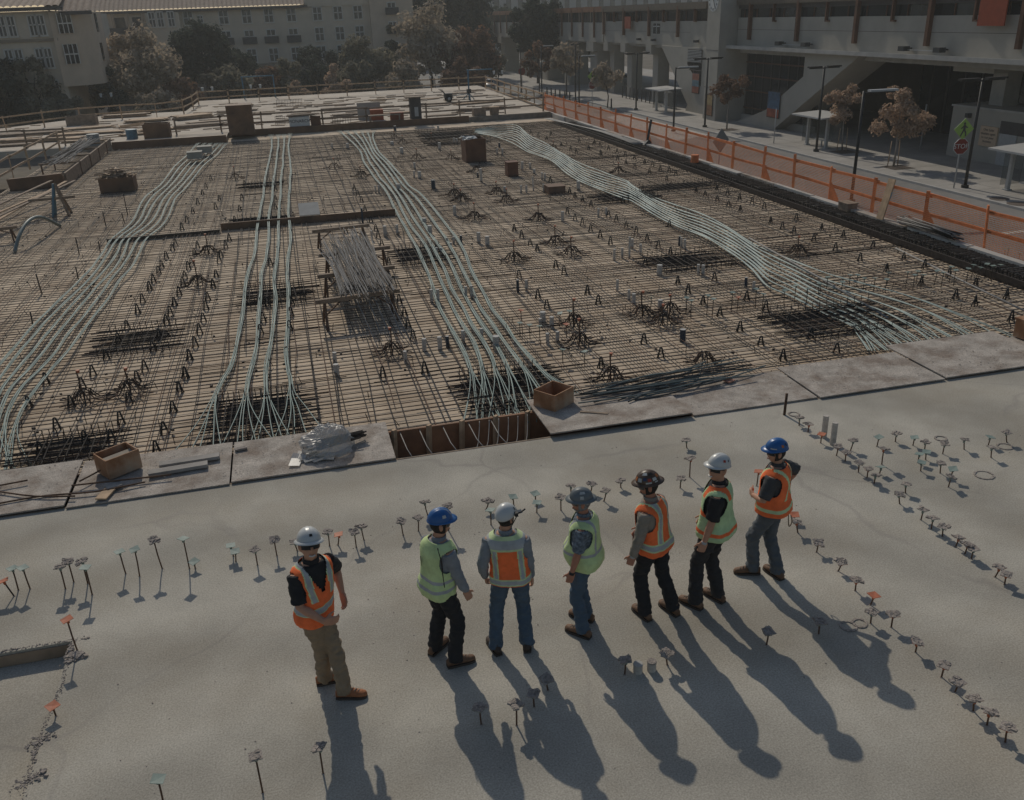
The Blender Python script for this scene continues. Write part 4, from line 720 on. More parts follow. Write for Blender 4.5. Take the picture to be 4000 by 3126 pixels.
# ------------------------------------------------------------------ apartment blocks at the back left
def window(root, x, y, z, w, h, style=0, ax='y'):
    """cross-barred window set into a wall that faces -y (or +x)"""
    def bx(b, a0, a1, d0, d1, z0, z1):
        if ax == 'y': b.box(a0, a1, d0, d1, z0, z1)
        else: b.box(-d1, -d0, a0, a1, z0, z1)
    d = y if ax == 'y' else -y
    p = MB(); bx(p, x-w/2, x+w/2, d-.03, d-.005, z, z+h); p = p.build('window', glass2_m, root)
    f = MB()
    for (a0, a1, z0, z1) in ((x-w/2-.06,x-w/2+.05,z-.05,z+h+.05),(x+w/2-.05,x+w/2+.06,z-.05,z+h+.05),(x-.05,x+.05,z,z+h),(x-w/2,x+w/2,z+h*.48,z+h*.48+.1),(x-w/2,x+w/2,z+h-.07,z+h+.05)):
        bx(f, a0, a1, d-.09, d-.032-.0, z0, z1)
    f.build('window_frame', frame_m, p)
    s = MB(); bx(s, x-w/2-.12, x+w/2+.12, d-.16, d, z-.16, z-.055); s.build('sill', frame_m, p)
    if style:
        b = MB(); bx(b, x-w/2-.35, x+w/2+.35, d-.42, d-.36, z-.1, z+.75)
        for q in range(2): pass
        b.build('balcony_rail', iron_m, p)
def tiled_roof(root, x0, x1, y0, y1, z, rise, name='roof', over=.7):
    b = MB(); n = int((x1-x0+2*over)/.55)
    for i in range(n):
        a = x0-over + i*.55
        prof = [(a, 0), (a+.14, .10), (a+.28, .12), (a+.42, .10), (a+.55, 0)]
        ya, yb_ = y0-over, (y0+y1)/2
        vs = [(x, ya, z+h) for x, h in prof] + [(x, yb_, z+rise+h) for x, h in prof]
        b.add(vs, [(j, j+1, j+6, j+5) for j in range(4)], 0, True)
    r = b.build(name, tile_m, root)
    f = MB(); f.box(x0-over, x1+over, y0-over+.02, y0-over+.2, z-.32, z-.02); f.box(x0-over+.05, x1+over-.05, y0-over+.2, y0, z-.1, z-.03); f.build('eave', fascia_m, r)
    return r
ap = thing('apartment_block', 'four storey tan apartment block with tiled roof behind the trees', 'building', (0, 130, S))
zz = lambda z: z - S
MB().box(-24.5, 13.4, 0, 14, 0, zz(7.7)).build('wall', stucco_m, ap)
MB().box(13.4, 19.2, -.9, 14, 0, zz(9.5)).build('end_tower', stucco3_m, ap)
MB().box(-15.0, -10.9, -1.0, 0, 0, zz(7.55)).build('bay', stucco_m, ap)
MB().box(-24.5, 13.35, -.12, 0, zz(.62), zz(1.0)).build('string_course', stucco2_m, ap)
MB().box(-24.5, 13.35, -.1, 0, 0, zz(.6)).build('ground_storey', stucco2_m, ap)
tiled_roof(ap, -24.5, 4.6, 0, 14, zz(7.95), 3.2)
MB().box(4.9, 13.4, -.15, 14, zz(7.7), zz(9.2)).build('parapet', stucco_m, ap)
for x in (.2,3.1,6.5,9.2,11.85):
    for k, z in enumerate((6.05,3.55,1.25)): window(ap, x, 0, zz(z), 1.15, 1.6, 1 if (k == 1 and x < 4) else 0)
for x in (-9.9,-5.5,-2.6):
    for k, z in enumerate((6.05,3.55,1.25)): window(ap, x, 0, zz(z), 1.15, 1.6, 1 if (k == 1 and x > -6) else 0)
window(ap, -8.0, 0, zz(3.7), .8, 1.4); window(ap, -8.4, 0, zz(6.3), .6, .8)
for x in (-14.2,-13.2,-11.9): window(ap, x, -1.0, zz(6.0), .75, 1.7)
for k, z in enumerate((6.5,4.1,1.6)): window(ap, 16.3, -.9, zz(z), 1.1, 1.4, 1)
# loggia with pillars
MB().box(-24.4, -15.2, -1.6, -.01, zz(4.9), zz(5.15)).build('loggia_floor', stucco2_m, ap)
MB().box(-24.4, -15.2, -1.58, -1.5, zz(5.15), zz(6.0)).build('loggia_rail', iron_m, ap)
for k in range(6): MB().box(-24.2+k*1.75, -23.9+k*1.75, -1.5, -1.2, zz(5.15), zz(7.6)).build('pillar', stucco2_m, ap)
for k in range(4): MB().box(-23+k*2.1, -21.8+k*2.1, -.03, -.005, zz(5.2), zz(7.2)).build('window', glass2_m, ap)
for k in range(5): MB().box(-20+k*6.4, -17.6+k*6.4, -.14, -.102, 0.1, zz(-1.0)).build('shop_front', glass_m, ap)

al = thing('apartment_wing', 'nearer apartment wing with corner bay at the left edge', 'building', (0, 92, S))
MB().box(-46, -18.4, 0, 30, 0, zz(7.6)).build('wall', stucco_m, al)
MB().poly([(-18.6,-.3),(-16.6,.8),(-15.6,2.4),(-15.6,8),(-18.6,8)], zz(1.3), zz(7.5)).build('corner_bay', stucco3_m, al)
MB().box(-46, -18.3, -.16, 0, zz(5.15), zz(5.4)).build('string_course', stucco2_m, al)
MB().box(-46, -18.2, -.2, 0, 0, zz(-.5)).build('ground_storey', stucco2_m, al)
tiled_roof(al, -46, -18.0, 0, 24, zz(7.95), 3.0)
tiled_roof(al, -18.6, -15.6, .6, 8, zz(7.55), 1.6, 'bay_roof', .5)
for x in (-30.5,-25.8,-24.2,-22.6,-21.8,-20.1,-19.4):
    for z in (5.7,3.0,.3): window(al, x, 0, zz(z), .62 if x > -25 else .9, 1.6)
for k, z in enumerate((5.75,3.2)):
    window(al, .0, 0, 0, .01, .01) if False else None
    b = MB(); M = Matrix.Translation((-17.55, .22, 0)) @ Matrix.Rotation(atan2(1.1, 2.0), 4, 'Z')
    b.box(-.6, .6, -.06, -.01, zz(z), zz(z)+1.6, 0, M); p = b.build('bay_window', glass_m, al)
    f = MB()
    for q in range(4): f.box(-.62+q*.4, -.55+q*.4, -.12, -.062, zz(z)-.05, zz(z)+1.65, 0, M)
    f.box(-.62, .65, -.13, -.062, zz(z)+.75, zz(z)+.85, 0, M); f.build('window_frame', frame_m, p)
    b = MB(); b.box(-15.6, -15.55, 4.0, 5.0, zz(z), zz(z)+1.6); b.build('bay_window', glass_m, al)
# ------------------------------------------------------------------ trees
def leaf_mat(name, c1, c2):
    m = mat(name, c1, .75, .2, 1.4, 4, col2=c2, coords='Object')
    nn = m.node_tree.nodes; ll = m.node_tree.links; pb0 = nn['Principled BSDF']; pb0.inputs['Specular IOR Level'].default_value = .15
    tr = nn.new('ShaderNodeBsdfTranslucent'); mx0 = nn.new('ShaderNodeMixShader'); mx0.inputs[0].default_value = .38
    ll.new(pb0.inputs['Base Color'].links[0].from_socket, tr.inputs[0]); ll.new(pb0.outputs[0], mx0.inputs[1]); ll.new(tr.outputs[0], mx0.inputs[2]); ll.new(mx0.outputs[0], nn['Material Output'].inputs[0])
    return m
LM = {'tan': leaf_mat('leaf_tan', (.50,.41,.31), (.27,.215,.155)), 'dark': leaf_mat('leaf_dark', (.075,.09,.065), (.03,.04,.032)),
      'olive': leaf_mat('leaf_olive', (.30,.265,.185), (.13,.12,.085)), 'autumn': leaf_mat('leaf_autumn', (.58,.42,.30), (.32,.22,.155)), 'rust': leaf_mat('leaf_rust', (.29,.175,.11), (.13,.08,.055))}
bark_m = mat('bark', (.10,.08,.065), .9, .3, 5, 6, .4)
palebark_m = mat('pale_bark', (.26,.23,.20), .9, .2, 5, 6, .3)
def tree(x, y, z, h, rx, rz_, cz, kind, label, n=2600, leaf=.22, trunk=.16, bark=None, group='trees around the site', open_=0.35, seed=0, stake=False):
    rr = random.Random(seed+int(x*13+y*7))
    root = thing('tree', label, 'tree', (x, y, z), 0, group)
    t = MB(); top = cz
    bend = [(rr.gauss(0,.03)*h, rr.gauss(0,.03)*h) for _ in range(3)]
    t.tube([(0,0,-.1),(bend[0][0],bend[0][1],top*.35),(bend[1][0],bend[1][1],top*.75),(bend[1][0],bend[1][1],top+rz_*.5)], [trunk,trunk*.75,trunk*.5,trunk*.12], 7)
    t.build('trunk', bark or bark_m, root)
    # clump centres spread through an uneven crown
    cl = []; nc = max(14, int(26*rx/2.5)) if rx < 3 else 44
    lb = MB()
    for i in range(nc):
        while True:
            p = Vector((rr.uniform(-1,1), rr.uniform(-1,1), rr.uniform(-1,1)))
            if .25 < p.length < 1: break
        k = 1 + .28*noise.noise(p*1.7 + Vector((seed*3.1, x, y)))
        p = Vector((p.x*rx*k, p.y*rx*k, p.z*rz_*k*(1 if p.z > 0 else .75)))
        cl.append((p, rr.uniform(.2,.42)*rx))
        if i < 9:
            s = Vector((bend[1][0], bend[1][1], max(top*.55, top - rz_*.6)))
            e = p*.85 + Vector((0,0,top)); mid = s.lerp(e, .5) + Vector((0,0,-.1*rx))
            lb.tube([s, mid, e], [trunk*.35, trunk*.22, trunk*.07], 5)
    lb.build('limbs', bark or bark_m, root)
    c = MB()
    for i in range(n):
        p, r = cl[rr.randrange(nc)]
        d = Vector((rr.gauss(0,1), rr.gauss(0,1), rr.gauss(0,.8))); d.normalize()
        q = p + d*(r*rr.uniform(.35,1.05)); q.z += top
        s = leaf*rr.uniform(.6,1.35)
        nrm = (d + Vector((rr.gauss(0,.6), rr.gauss(0,.6), rr.gauss(0,.6)+.4))).normalized()
        a = nrm.orthogonal().normalized(); b_ = nrm.cross(a); th = rr.uniform(0, 6.28); a, b_ = a*cos(th)+b_*sin(th), b_*cos(th)-a*sin(th)
        c.add([q-a*s, q-b_*s*.55+nrm*s*.15, q+a*s, q+b_*s*.55+nrm*s*.15], [(0,1,2,3)])
    c.build('crown', LM[kind], root)
    if stake:
        for sx in (-.35,.35): MB().tube([(sx,.1,0),(sx*.8,.08,1.5)], .03, 5).build('support_stake', wood_m, root)
    return root
SG = 'young street trees in front of the station'
tree(35.5, 47.0, S, 4.4, 1.6, 1.5, 2.95, 'autumn', 'bushy young tan tree right of the middle bus shelter', 4200, .105, .07, palebark_m, SG, seed=1, stake=True)
tree(36.4, 53.7, S, 4.0, 1.3, 1.25, 2.85, 'autumn', 'thin young tan tree close beside the middle bus shelter', 2800, .105, .06, palebark_m, SG, seed=2, stake=True)
tree(35.1, 67.9, S, 4.2, 1.5, 1.3, 3.0, 'rust', 'young rust tinted tree in front of the clock tower', 2600, .12, .07, palebark_m, SG, seed=3)
tree(33.2, 91.0, S, 4.0, 1.6, 1.5, 2.9, 'tan', 'round young tree just right of the far stop sign', 1900, .18, .08, bark_m, SG, seed=4)
tree(33.5, 106, S, 5.4, 1.9, 2.1, 3.9, 'tan', 'pale tan tree left of the far stop sign', 1800, .22, .1, bark_m, SG, seed=5)
tree(31.8, 112, S, 5.2, 1.9, 2.0, 3.6, 'rust', 'rusty tree at the far end of the bollards', 1800, .22, .1, bark_m, SG, seed=6)
BG = 'trees in front of the apartment blocks'
T = [(-13.5,100,9,3.6,3.6,5.6,'tan','broad silvery tan tree before the loggia'),(-15.6,96,6.5,1.5,3.0,3.6,'dark','narrow dark cypress left of the silvery tree'),(-21.5,92,7,2.6,3.2,4.3,'olive','olive tree at the left edge below the wing'),(-24.5,90,7.5,2.6,3.3,4.8,'dark','dark tree cut by the left picture edge'),
(-18.6,88,4.5,1.7,2.2,2.5,'olive','low olive tree at the left edge by the fence'),(-7.5,112,9,3.3,3.2,6.2,'dark','dark tree standing behind the silvery one'),(-9.4,98,4.6,2.4,2.0,2.6,'rust','low rusty shrub tree right of the silvery tree'),(-3.5,116,6.5,2.2,2.4,4.4,'dark','dark street tree below the middle windows'),
(1.6,108,5.6,1.6,2.5,3.2,'olive','slim olive tree above the pale fence corner'),(2.0,99,3.8,1.3,1.5,2.3,'autumn','small glowing tan tree left of the parked cars'),(6.2,104,4.6,1.6,1.8,2.7,'autumn','bright tan tree between the parked cars'),(5.2,119,6.4,2.3,2.3,4.4,'dark','dark round tree behind the bright tan one'),
(11.0,114,7.0,3.0,2.8,4.6,'olive','spreading olive tree before the wide wall'),(15.0,118,7.6,1.6,3.4,4.6,'dark','dark upright tree against the end tower'),(18.5,114,10.2,4.0,4.1,6.3,'tan','tallest broad tan tree right of the apartment block'),(23.0,112,7.4,3.2,3.0,4.4,'rust','round rusty tree by the far site corner'),
(20.5,142,14.5,4.6,4.8,10.2,'dark','big dark tree rising behind the end tower'),(29.5,150,13.5,4.6,4.8,9.2,'dark','big dark tree left of the walkway end'),(36.2,128,12.0,3.4,4.6,7.4,'dark','dark tree in front of the walkway end'),(27.5,190,17,7,6,11,'olive','hazy tree far off above the street'),
(44,175,10,5,4,6,'dark','dark tree beneath the far walkway'),(33.5,165,10,4.6,4.0,6.4,'dark','dark tree where the far street ends'),(-12,120,6.5,2.6,2.4,4.2,'dark','dark tree hiding the loggia foot'),(47,140,9,3.5,3.4,5.4,'olive','olive tree seen under the walkway'),(10,122,5.5,1.8,2.0,3.8,'dark','small dark tree against the brown ground storey'),(-18.5,102,7.5,2.8,2.8,4.8,'olive','olive tree filling the gap left of the silvery tree'),(-11.2,93,3.6,2.2,1.5,2.0,'tan','low tan shrub tree at the crooked far left rail'),(-5.4,104,5.6,2.4,2.2,3.2,'olive','loose olive tree right of the low rusty shrub'),(-.8,110,5.2,2.0,2.0,3.1,'rust','small rusty tree below the middle balconies'),(4.2,113,5.6,2.0,2.1,3.4,'dark','dark tree between the two bright tan ones'),(8.8,108,5.0,2.1,2.0,2.9,'olive','low olive tree right of the bright tan one'),(14.2,106,4.8,2.2,1.9,2.7,'tan','low tan tree behind the silver car'),(20.6,104,4.4,2.3,1.8,2.4,'rust','low rusty tree above the pale parked car'),(25.8,118,6.4,2.8,2.6,3.8,'olive','olive tree right of the round rusty tree')]
for k, (x, y, h, rx, rz_, cz, kd, lb_) in enumerate(T):
    tree(x, y, S, h, rx, rz_, cz, kd, lb_, 6500 if rx > 2.5 else 4000, .17+.022*rx+(.12 if y > 125 else 0), .1+.04*rx, None, BG, seed=20+k)
# ragged hedge mass along the far site edge
hb = MB(); rr = random.Random(9)
for i in range(9000):
    x = rr.uniform(-34, 24); y = 89 + rr.uniform(-1.5, 1.5) - (2 if x < -16 else 0)
    top = 1.4 + 1.5*noise.noise((x*.35, 1.0, 2.0)) + .5*noise.noise((x*1.3, 0, 5))
    z = S + max(.3, top)*rr.random()**.7
    s = rr.uniform(.1,.24); nrm = Vector((rr.gauss(0,1), rr.gauss(0,1), rr.gauss(0,1)+.5)).normalized(); a = nrm.orthogonal().normalized(); c_ = nrm.cross(a)
    hb.add([(x,y,z)+Vector() if False else Vector((x,y,z))-a*s, Vector((x,y,z))-c_*s*.6, Vector((x,y,z))+a*s, Vector((x,y,z))+c_*s*.6], [(0,1,2,3)])
o = hb.build('undergrowth', LM['olive']); o['kind'] = 'stuff'; o['label'] = 'ragged olive undergrowth behind the far guard rail'; o['category'] = 'undergrowth'
# far wooded skyline
fb = MB()
for i in range(9000):
    x = rr.uniform(-160, 260); y = 300+rr.uniform(-20, 40)
    z = S + max(2, 9+7*noise.noise((x*.03, 2, 1))+2.5*noise.noise((x*.2, 3, 1)))*rr.random()**.5
    s = rr.uniform(.7,1.7); nrm = Vector((rr.gauss(0,1), rr.gauss(0,1)-1, rr.gauss(0,1)+.3)).normalized(); a = nrm.orthogonal().normalized(); c_ = nrm.cross(a); p = Vector((x,y,z))
    fb.add([p-a*s, p-c_*s*.7, p+a*s, p+c_*s*.7], [(0,1,2,3)])
o = fb.build('far_wood', LM['olive']); o['kind'] = 'stuff'; o['label'] = 'far wooded skyline'; o['category'] = 'wood'
# ------------------------------------------------------------------ fences and guard rails
def rail_fence(name, label, pts, h=1.0, rails=(.5, .98), m=wood_m, group=None, post=.09, brace=False, sink=0.0, jit=.03):
    rr = random.Random(len(label)); P = [Vector((*p, 0)) for p in pts]
    root = thing(name, label, 'fence', P[0], 0, group)
    for i, p in enumerate(P):
        q = p-P[0]; lx, ly = rr.gauss(0,jit), rr.gauss(0,jit)
        MB().bar((q.x,q.y,-sink),(q.x+lx,q.y+ly,h+rr.uniform(0,.12)),post,.045).build('post', m, root)
    for z in rails:
        for a, c in zip(P[:-1], P[1:]):
            a_, c_ = a-P[0], c-P[0]; d = (c_-a_).normalized()*.12; nrm = Vector((-d.y, d.x, 0)).normalized()*-.05
            MB().bar(a_-d+nrm+Vector((0,0,z+rr.gauss(0,.015))), c_+d+nrm+Vector((0,0,z+rr.gauss(0,.015))), .035, .09).build('rail', m, root)
    if brace:
        for i, p in enumerate(P):
            if i % 2: continue
            q = p-P[0]; MB().bar((q.x+.02,q.y+.6,0),(q.x+.02,q.y+.02,.7),.04,.09).build('brace', m, root)
    return root
ypost = [16.4,18.77,21.14,23.54,25.85,28.08,30.24,32.66,34.9,37.1,39.28,41.5,43.8,46.0,48.2,50.4,52.7,55.0,57.2,59.4]
of = rail_fence('safety_fence', 'orange netting safety fence with wooden rails along the street side', [(17.22, y) for y in ypost], 1.05, (.42, .93), orail_m, None, .10)
for i, y in enumerate(ypost):
    if i % 2 == 0 or i > 10:
        MB().ext([(y-16.4-.02,0),(y-16.4-.62,0),(y-16.4-.02,.62)], 'x', -.03, .0).build('brace_panel', orail_m, of)
nb = MB(); y0, y1 = 16.0, 59.4; rr = random.Random(2)
def netx(y, z): return 17.15 + .03*noise.noise((y*.7, z*1.3, 0)) + .05*max(0, .3-z) 
ny = int((y1-y0)/.05)
for i in range(ny):
    y = y0+i*.05; sag = .05*noise.noise((y*.5, 3, 0))
    zs = [.0, .25, .5, .75, 1.0+sag]
    w = .0058
    nb.add([(netx(y,z), y-w, z) for z in zs]+[(netx(y,z), y+w, z) for z in zs], [(k,k+1,k+6,k+5) for k in range(4)])
for k in range(20):
    z = .02+k*.05
    ys_ = [y0+j*.6 for j in range(int((y1-y0)/.6)+1)]
    w = .0065
    nb.add([(netx(y,z)-.002, y, z-w) for y in ys_]+[(netx(y,z)-.002, y, z+w) for y in ys_], [(j,j+1,len(ys_)+j+1,len(ys_)+j) for j in range(len(ys_)-1)])
o = nb.build('netting', net_m, of, (-17.22, -16.4, 0)); o['kind'] = 'stuff'
rail_fence('guard_rail', 'wooden guard rail along the far end of the site', [(-6.4+2.43*i, 80.2) for i in range(11)], 1.0, (.5,.97), wood_m)
rail_fence('guard_rail', 'wooden guard rail running from the far corner to the orange fence', [(17.85-.07*i, 79.9-2.5*i) for i in range(9)], 1.0, (.12,.55,.97), wood_m, None, .09, True)
rail_fence('guard_rail', 'crooked guard rail behind the lumber at the far left', [(-19.5,64.5),(-17.4,65.8),(-15.6,68),(-13.6,69.8),(-11.0,70.6),(-8.6,70.2),(-6.9,72),(-6.5,76),(-6.4,80.0)], 1.0, (.5,.97), wood_m)
rail_fence('guard_rail', 'low guard rail with loose rails behind the lettered tool box', [(-6.2,58.2),(-3.6,58.2),(-1.2,58.2),(2.5,58.1),(5.2,58.1),(9.0,58.1),(11.2,58.2),(14.2,58.2),(16.8,58.3)], .95, (.42,.9), oldwood_m)
rail_fence('guard_rail', 'pale guard rail along the pit at the left of the deck', [(-11.85,35.5),(-11.85,38.2),(-11.85,41),(-11.85,44),(-11.85,47),(-11.85,50.4),(-11.85,53.8)], 1.0, (.45,.98), wood_m)
rail_fence('guard_rail', 'guard rail beyond the pit at the far left', [(-24,56.0),(-21.5,56.1),(-19,56.0),(-16.5,56.2),(-14,56.1),(-12,56.0)], 1.0, (.45,.95), oldwood_m)

# ------------------------------------------------------------------ things lying about on the far slab
def crate(name, label, cat, x0, x1, y0, y1, h, m, z=0, open_=False, rz=0, th=.03, group=None):
    cx, cy = (x0+x1)/2, (y0+y1)/2; r = thing(name, label, cat, (cx, cy, z), rz, group); w, d = (x1-x0)/2, (y1-y0)/2
    MB().box(-w, w, -d, -d+th, 0, h).build('front_panel', m, r); MB().box(-w, w, d-th, d, 0, h-.004).build('back_panel', m, r)
    MB().box(-w, -w+th, -d+th, d-th, 0, h-.002).build('side_panel', m, r); MB().box(w-th, w, -d+th, d-th, 0, h-.003).build('side_panel', m, r)
    if open_: MB().box(-w+th, w-th, -d+th, d-th, 0.002, .03).build('bottom', m, r)
    else: MB().box(-w-.02, w+.02, -d-.02, d+.02, h, h+.03).build('lid', m, r)
    return r
def lumber(label, x, y, z, L, W, n, layers, rz, m=wood_m, group='lumber stacks on the far slab'):
    r = thing('lumber_stack', label, 'lumber', (x, y, z), rz, group); rr = random.Random(int(x*31+y*17))
    for j in range(layers):
        for i in range(n):
            w = W/n; o_ = rr.gauss(0, L*.05); a = rr.gauss(0,.01)
            MB().box(-L/2+o_, L/2+o_, -W/2+i*w+.01, -W/2+(i+1)*w-.01, .03+j*.05, .03+j*.05+.042, 0, Matrix.Rotation(a,4,'Z')).build('board', m if rr.random() < .7 else oldwood_m, r)
    for q in (-.35,.35): MB().box(q*L-.04, q*L+.04, -W/2-.05, W/2+.05, 0, .03).build('bearer', oldwood_m, r)
    return r
crate('plywood_box', 'tall dark brown plywood box standing on the far slab', 'box', -3.05, -1.6, 56.0, 57.3, 1.62, brown_m)
crate('plywood_box', 'long low pale wooden bin by the far left guard rail', 'box', -14.2, -12.3, 67.9, 68.9, .6, oldwood_m, 0, True)
crate('plywood_box', 'dark squat box at the left end of the far form beam', 'box', -7.9, -6.45, 57.0, 58.0, .8, brown_m, 0, True)
tb = crate('tool_box', 'grey lettered tool box on the long form beam', 'tool box', .46, 1.68, 57.55, 58.2, .62, mat('grey_tin', (.62,.61,.58), .6, .06, 4), .0)
inst('lettering', text_mesh('MONARCH', .26, black_m), tb, (0, -.335, .40), rot=(pi/2, 0, 0))
lumber('short dark boards piled on the grey lettered tool box', 1.2, 57.9, .66, 1.7, .6, 4, 2, .12, oldwood_m)
crate('plywood_box', 'small rusty box right behind the lettered tool box', 'box', 1.75, 2.35, 57.6, 58.1, .6, rustfin_m)
pnl = tag(MB().box(-.75,.75,-.02,.02,0,1.05, 0, Matrix.Rotation(radians(-14),4,'X')).build('leaning_formwork', mat('pale_panel',(.40,.34,.28),.8,.1,2), None, (5.6,60.1,0)), 'pale formwork panel leaning upright behind the table', 'panel')
crate('plywood_box', 'orange tinted crate beside the leaning pale panel', 'box', 5.6, 6.4, 59.2, 59.8, .62, mat('orange_crate',(.34,.10,.05),.8,.15,3))
crate('plywood_box', 'rust coloured crate left of the tall dark cabinet', 'box', 6.7, 7.5, 57.7, 58.3, .5, mat('rust_crate',(.26,.085,.045),.8,.15,3))
wt = thing('work_bench', 'dark work bench cluttered with boards before the orange crate', 'bench', (6.3, 57.75, 0))
MB().box(-1.0,1.0,-.3,.3,.42,.47).build('bench_top', oldwood_m, wt)
for sx in (-.9,.9):
    for sy in (-.25,.25): MB().bar((sx,sy,0),(sx,sy,.42),.08,.08).build('leg', oldwood_m, wt)
cb_ = thing('cabinet', 'tall dark cabinet with a pale flat lid on the far slab', 'cabinet', (8.3, 58.0, 0))
MB().box(-.34,.34,-.3,.3,0,1.36).build('body', fascia_m, cb_); MB().box(-.62,.62,-.4,.4,1.36,1.42).build('lid', oldwood_m, cb_); MB().box(-.1,.14,-.36,-.302,.25,.8).build('panel', ltgrey_m, cb_)
sh_ = thing('rack', 'open rack of dark bars right of the lettered tool box', 'rack', (3.6, 58.0, 0))
for k in range(8): MB().bar((-.55+k*.16,-.2,0),(-.5+k*.16,.1,.45),.02,.02).build('rod', rust_m, sh_)
MB().bar((-.7,.1,.46),(.75,.1,.5),.05,.05).build('beam', oldwood_m, sh_)
def drum(label, x, y, r, h, m, z=0):
    d = thing('drum', label, 'drum', (x, y, z), 0, 'drums by the far left form beam')
    b = MB(); b.cyl(0,0,0,h,r,18,0,r,True,False); b.build('body', m, d)
    for zz_ in (.02,h*.5,h-.03): MB().cyl(0,0,zz_,zz_+.025,r*1.03,18).build('hoop', m, d)
    MB().cyl(0,0,h-.03,h-.01,r*.97,18).build('lid', ltgrey_m, d)
drum('blue grey drum beside the dark squat box', -8.65, 57.7, .32, .52, blue_m)
drum('pale drum standing at the end of the far left beam', -10.4, 55.6, .33, .6, mat('pale_drum',(.26,.28,.28),.6,.1,4), 0)
lumber('long low board stack beside the pale wooden bin', -9.0, 67.9, 0, 2.6, 1.3, 6, 3, .05)
lumber('neat board stack left of the tall brown box', -6.0, 68.0, 0, 2.4, 1.4, 6, 5, .45)
lumber('boards stacked against the far left rail', -11.0, 72.3, 0, 3.0, .9, 4, 4, .0)
lumber('scattered planks behind the dark squat box', -7.0, 61.5, 0, 3.4, .8, 4, 2, .12)
lumber('long planks at the front of the far left slab', -13.8, 59.0, 0, 4.4, .9, 4, 3, -.1)
lumber('planks by the far left post', -16.6, 60.5, 0, 3.6, .8, 4, 2, .1)
lumber('short boards on the bright far slab, left pile', 4.0, 72.0, 0, 3.0, .7, 3, 1, 0, oldwood_m)
lumber('short boards on the bright far slab, second pile', 4.2, 69.2, 0, 2.6, .7, 3, 1, .04, oldwood_m)
lumber('short boards on the bright far slab, third pile', 4.3, 66.4, 0, 2.4, .6, 3, 1, .02, oldwood_m)
lumber('short boards on the bright far slab, nearest pile', 4.4, 63.6, 0, 2.1, .6, 3, 2, .1, oldwood_m)
lumber('boards along the far rail left of the hoist', 10.3, 76.4, 0, 3.2, .6, 3, 1, 0, oldwood_m)
lumber('boards lying before the wheeled mixer', 10.6, 66.5, 0, 2.8, .7, 3, 1, .02, oldwood_m)
lumber('long boards right of the wheeled mixer', 14.2, 66.5, 0, 3.4, .9, 4, 2, .2)
lumber('boards below the hoist foot', 15.0, 72.5, 0, 2.6, .8, 3, 1, .1, oldwood_m)
lumber('long boards on the slab before the far cabinet', -1.5, 62.0, 0, 3.8, .5, 2, 1, .08, oldwood_m)
lumber('low board stack in the middle of the bright slab', -.6, 68.5, 0, 2.6, .8, 3, 1, 0, oldwood_m)
lumber('boards near the right end of the low rail', 13.2, 61.4, 0, 3.2, .8, 3, 2, .02, oldwood_m)
lumber('broken boards left of the dark bar field', 10.2, 59.6, 0, 2.2, .5, 2, 1, .05, oldwood_m)
for k, (x, y, L, W, n, ly, rz_) in enumerate(((-15.5,63.5,3.6,1.2,5,3,.08),(-11.8,61.8,4.2,.9,4,2,-.06),(-12.4,65.2,3.2,1.0,4,2,.2),(-5.2,62.2,3.0,.9,4,3,.1),(-8.2,59.4,2.6,.5,3,2,.15),(-4.4,65.0,3.4,.7,3,1,.3),(-16.5,57.6,4.8,.8,4,2,.02),(-20.5,60.2,4.0,1.0,4,3,.1),(-11.2,57.4,2.6,.6,3,2,-.2),(-3.0,71.5,2.8,.8,3,2,.1),(7.5,63.0,2.4,.6,3,1,.0),(11.2,72.6,2.6,.6,3,1,.05),(14.6,76.2,2.4,.6,3,1,0),(8.0,74.5,2.0,.5,3,1,0))):
    lumber('loose lumber on the far slab, %s of the smaller piles' % nth(k), x, y, 0, L, W, n, ly, rz_, wood_m if k % 3 else oldwood_m)
fl = thing('pallet_frame', 'open timber frame lying among the far left boards', 'frame', (-9.5, 64.3, 0), .2)
for sy in (-.5,0,.5): MB().bar((-.8,sy,.1),(.8,sy+.05,.22),.06,.06).build('slat', wood_m, fl)
for sx in (-.8,.8): MB().bar((sx,-.55,.12),(sx,.55,.16),.06,.06).build('bearer', wood_m, fl)
# random offcuts
oc = MB(); rr = random.Random(31)
for k in range(330):
    x = rr.uniform(-20, 17); y = rr.uniform(58.8, 79)
    if x < -7 and y > 70: continue
    L = rr.uniform(.15,.9); M = Matrix.Translation((x,y,.02)) @ Matrix.Rotation(rr.gauss(0,.35),4,'Z')
    oc.box(-L, L, -.04, .04, -.012, .03, rr.randrange(2), M)
o = oc.build('wood_offcuts', [wood_m, oldwood_m]); o['kind'] = 'stuff'; o['label'] = 'scattered wood offcuts on the far slab'; o['category'] = 'offcuts'
# hoist and mixer
ho = thing('hoist', 'blue grey jib hoist standing at the far right of the slab', 'hoist', (14.2, 69.7, 0))
MB().tube([(0,0,0),(0,0,2.2)], .06, 8).build('mast', blue_m, ho); MB().tube([(-.1,0,2.15),(1.9,0,2.15)], .045, 8).build('jib', blue_m, ho)
for (dx, dy) in ((.45,.3),(-.45,.3),(0,-.5)): MB().tube([(dx,dy,.02),(0,0,.5)], .035, 6).build('leg', blue_m, ho)
MB().box(-.16,.16,-.14,.14,.5,.8).build('winch', iron_m, ho); MB().tube([(1.85,0,2.12),(1.85,0,1.9)], .02, 5).build('hook', iron_m, ho)
cx = thing('wheeled_mixer', 'small wheeled machine with a tow bar left of the hoist', 'machine', (12.5, 69.3, 0))
MB().box(-.3,.3,-.25,.25,.28,.62).build('engine', iron_m, cx); MB().tube([(.3,0,.4),(1.5,0,.5)], .03, 6).build('tow_bar', blue_m, cx)
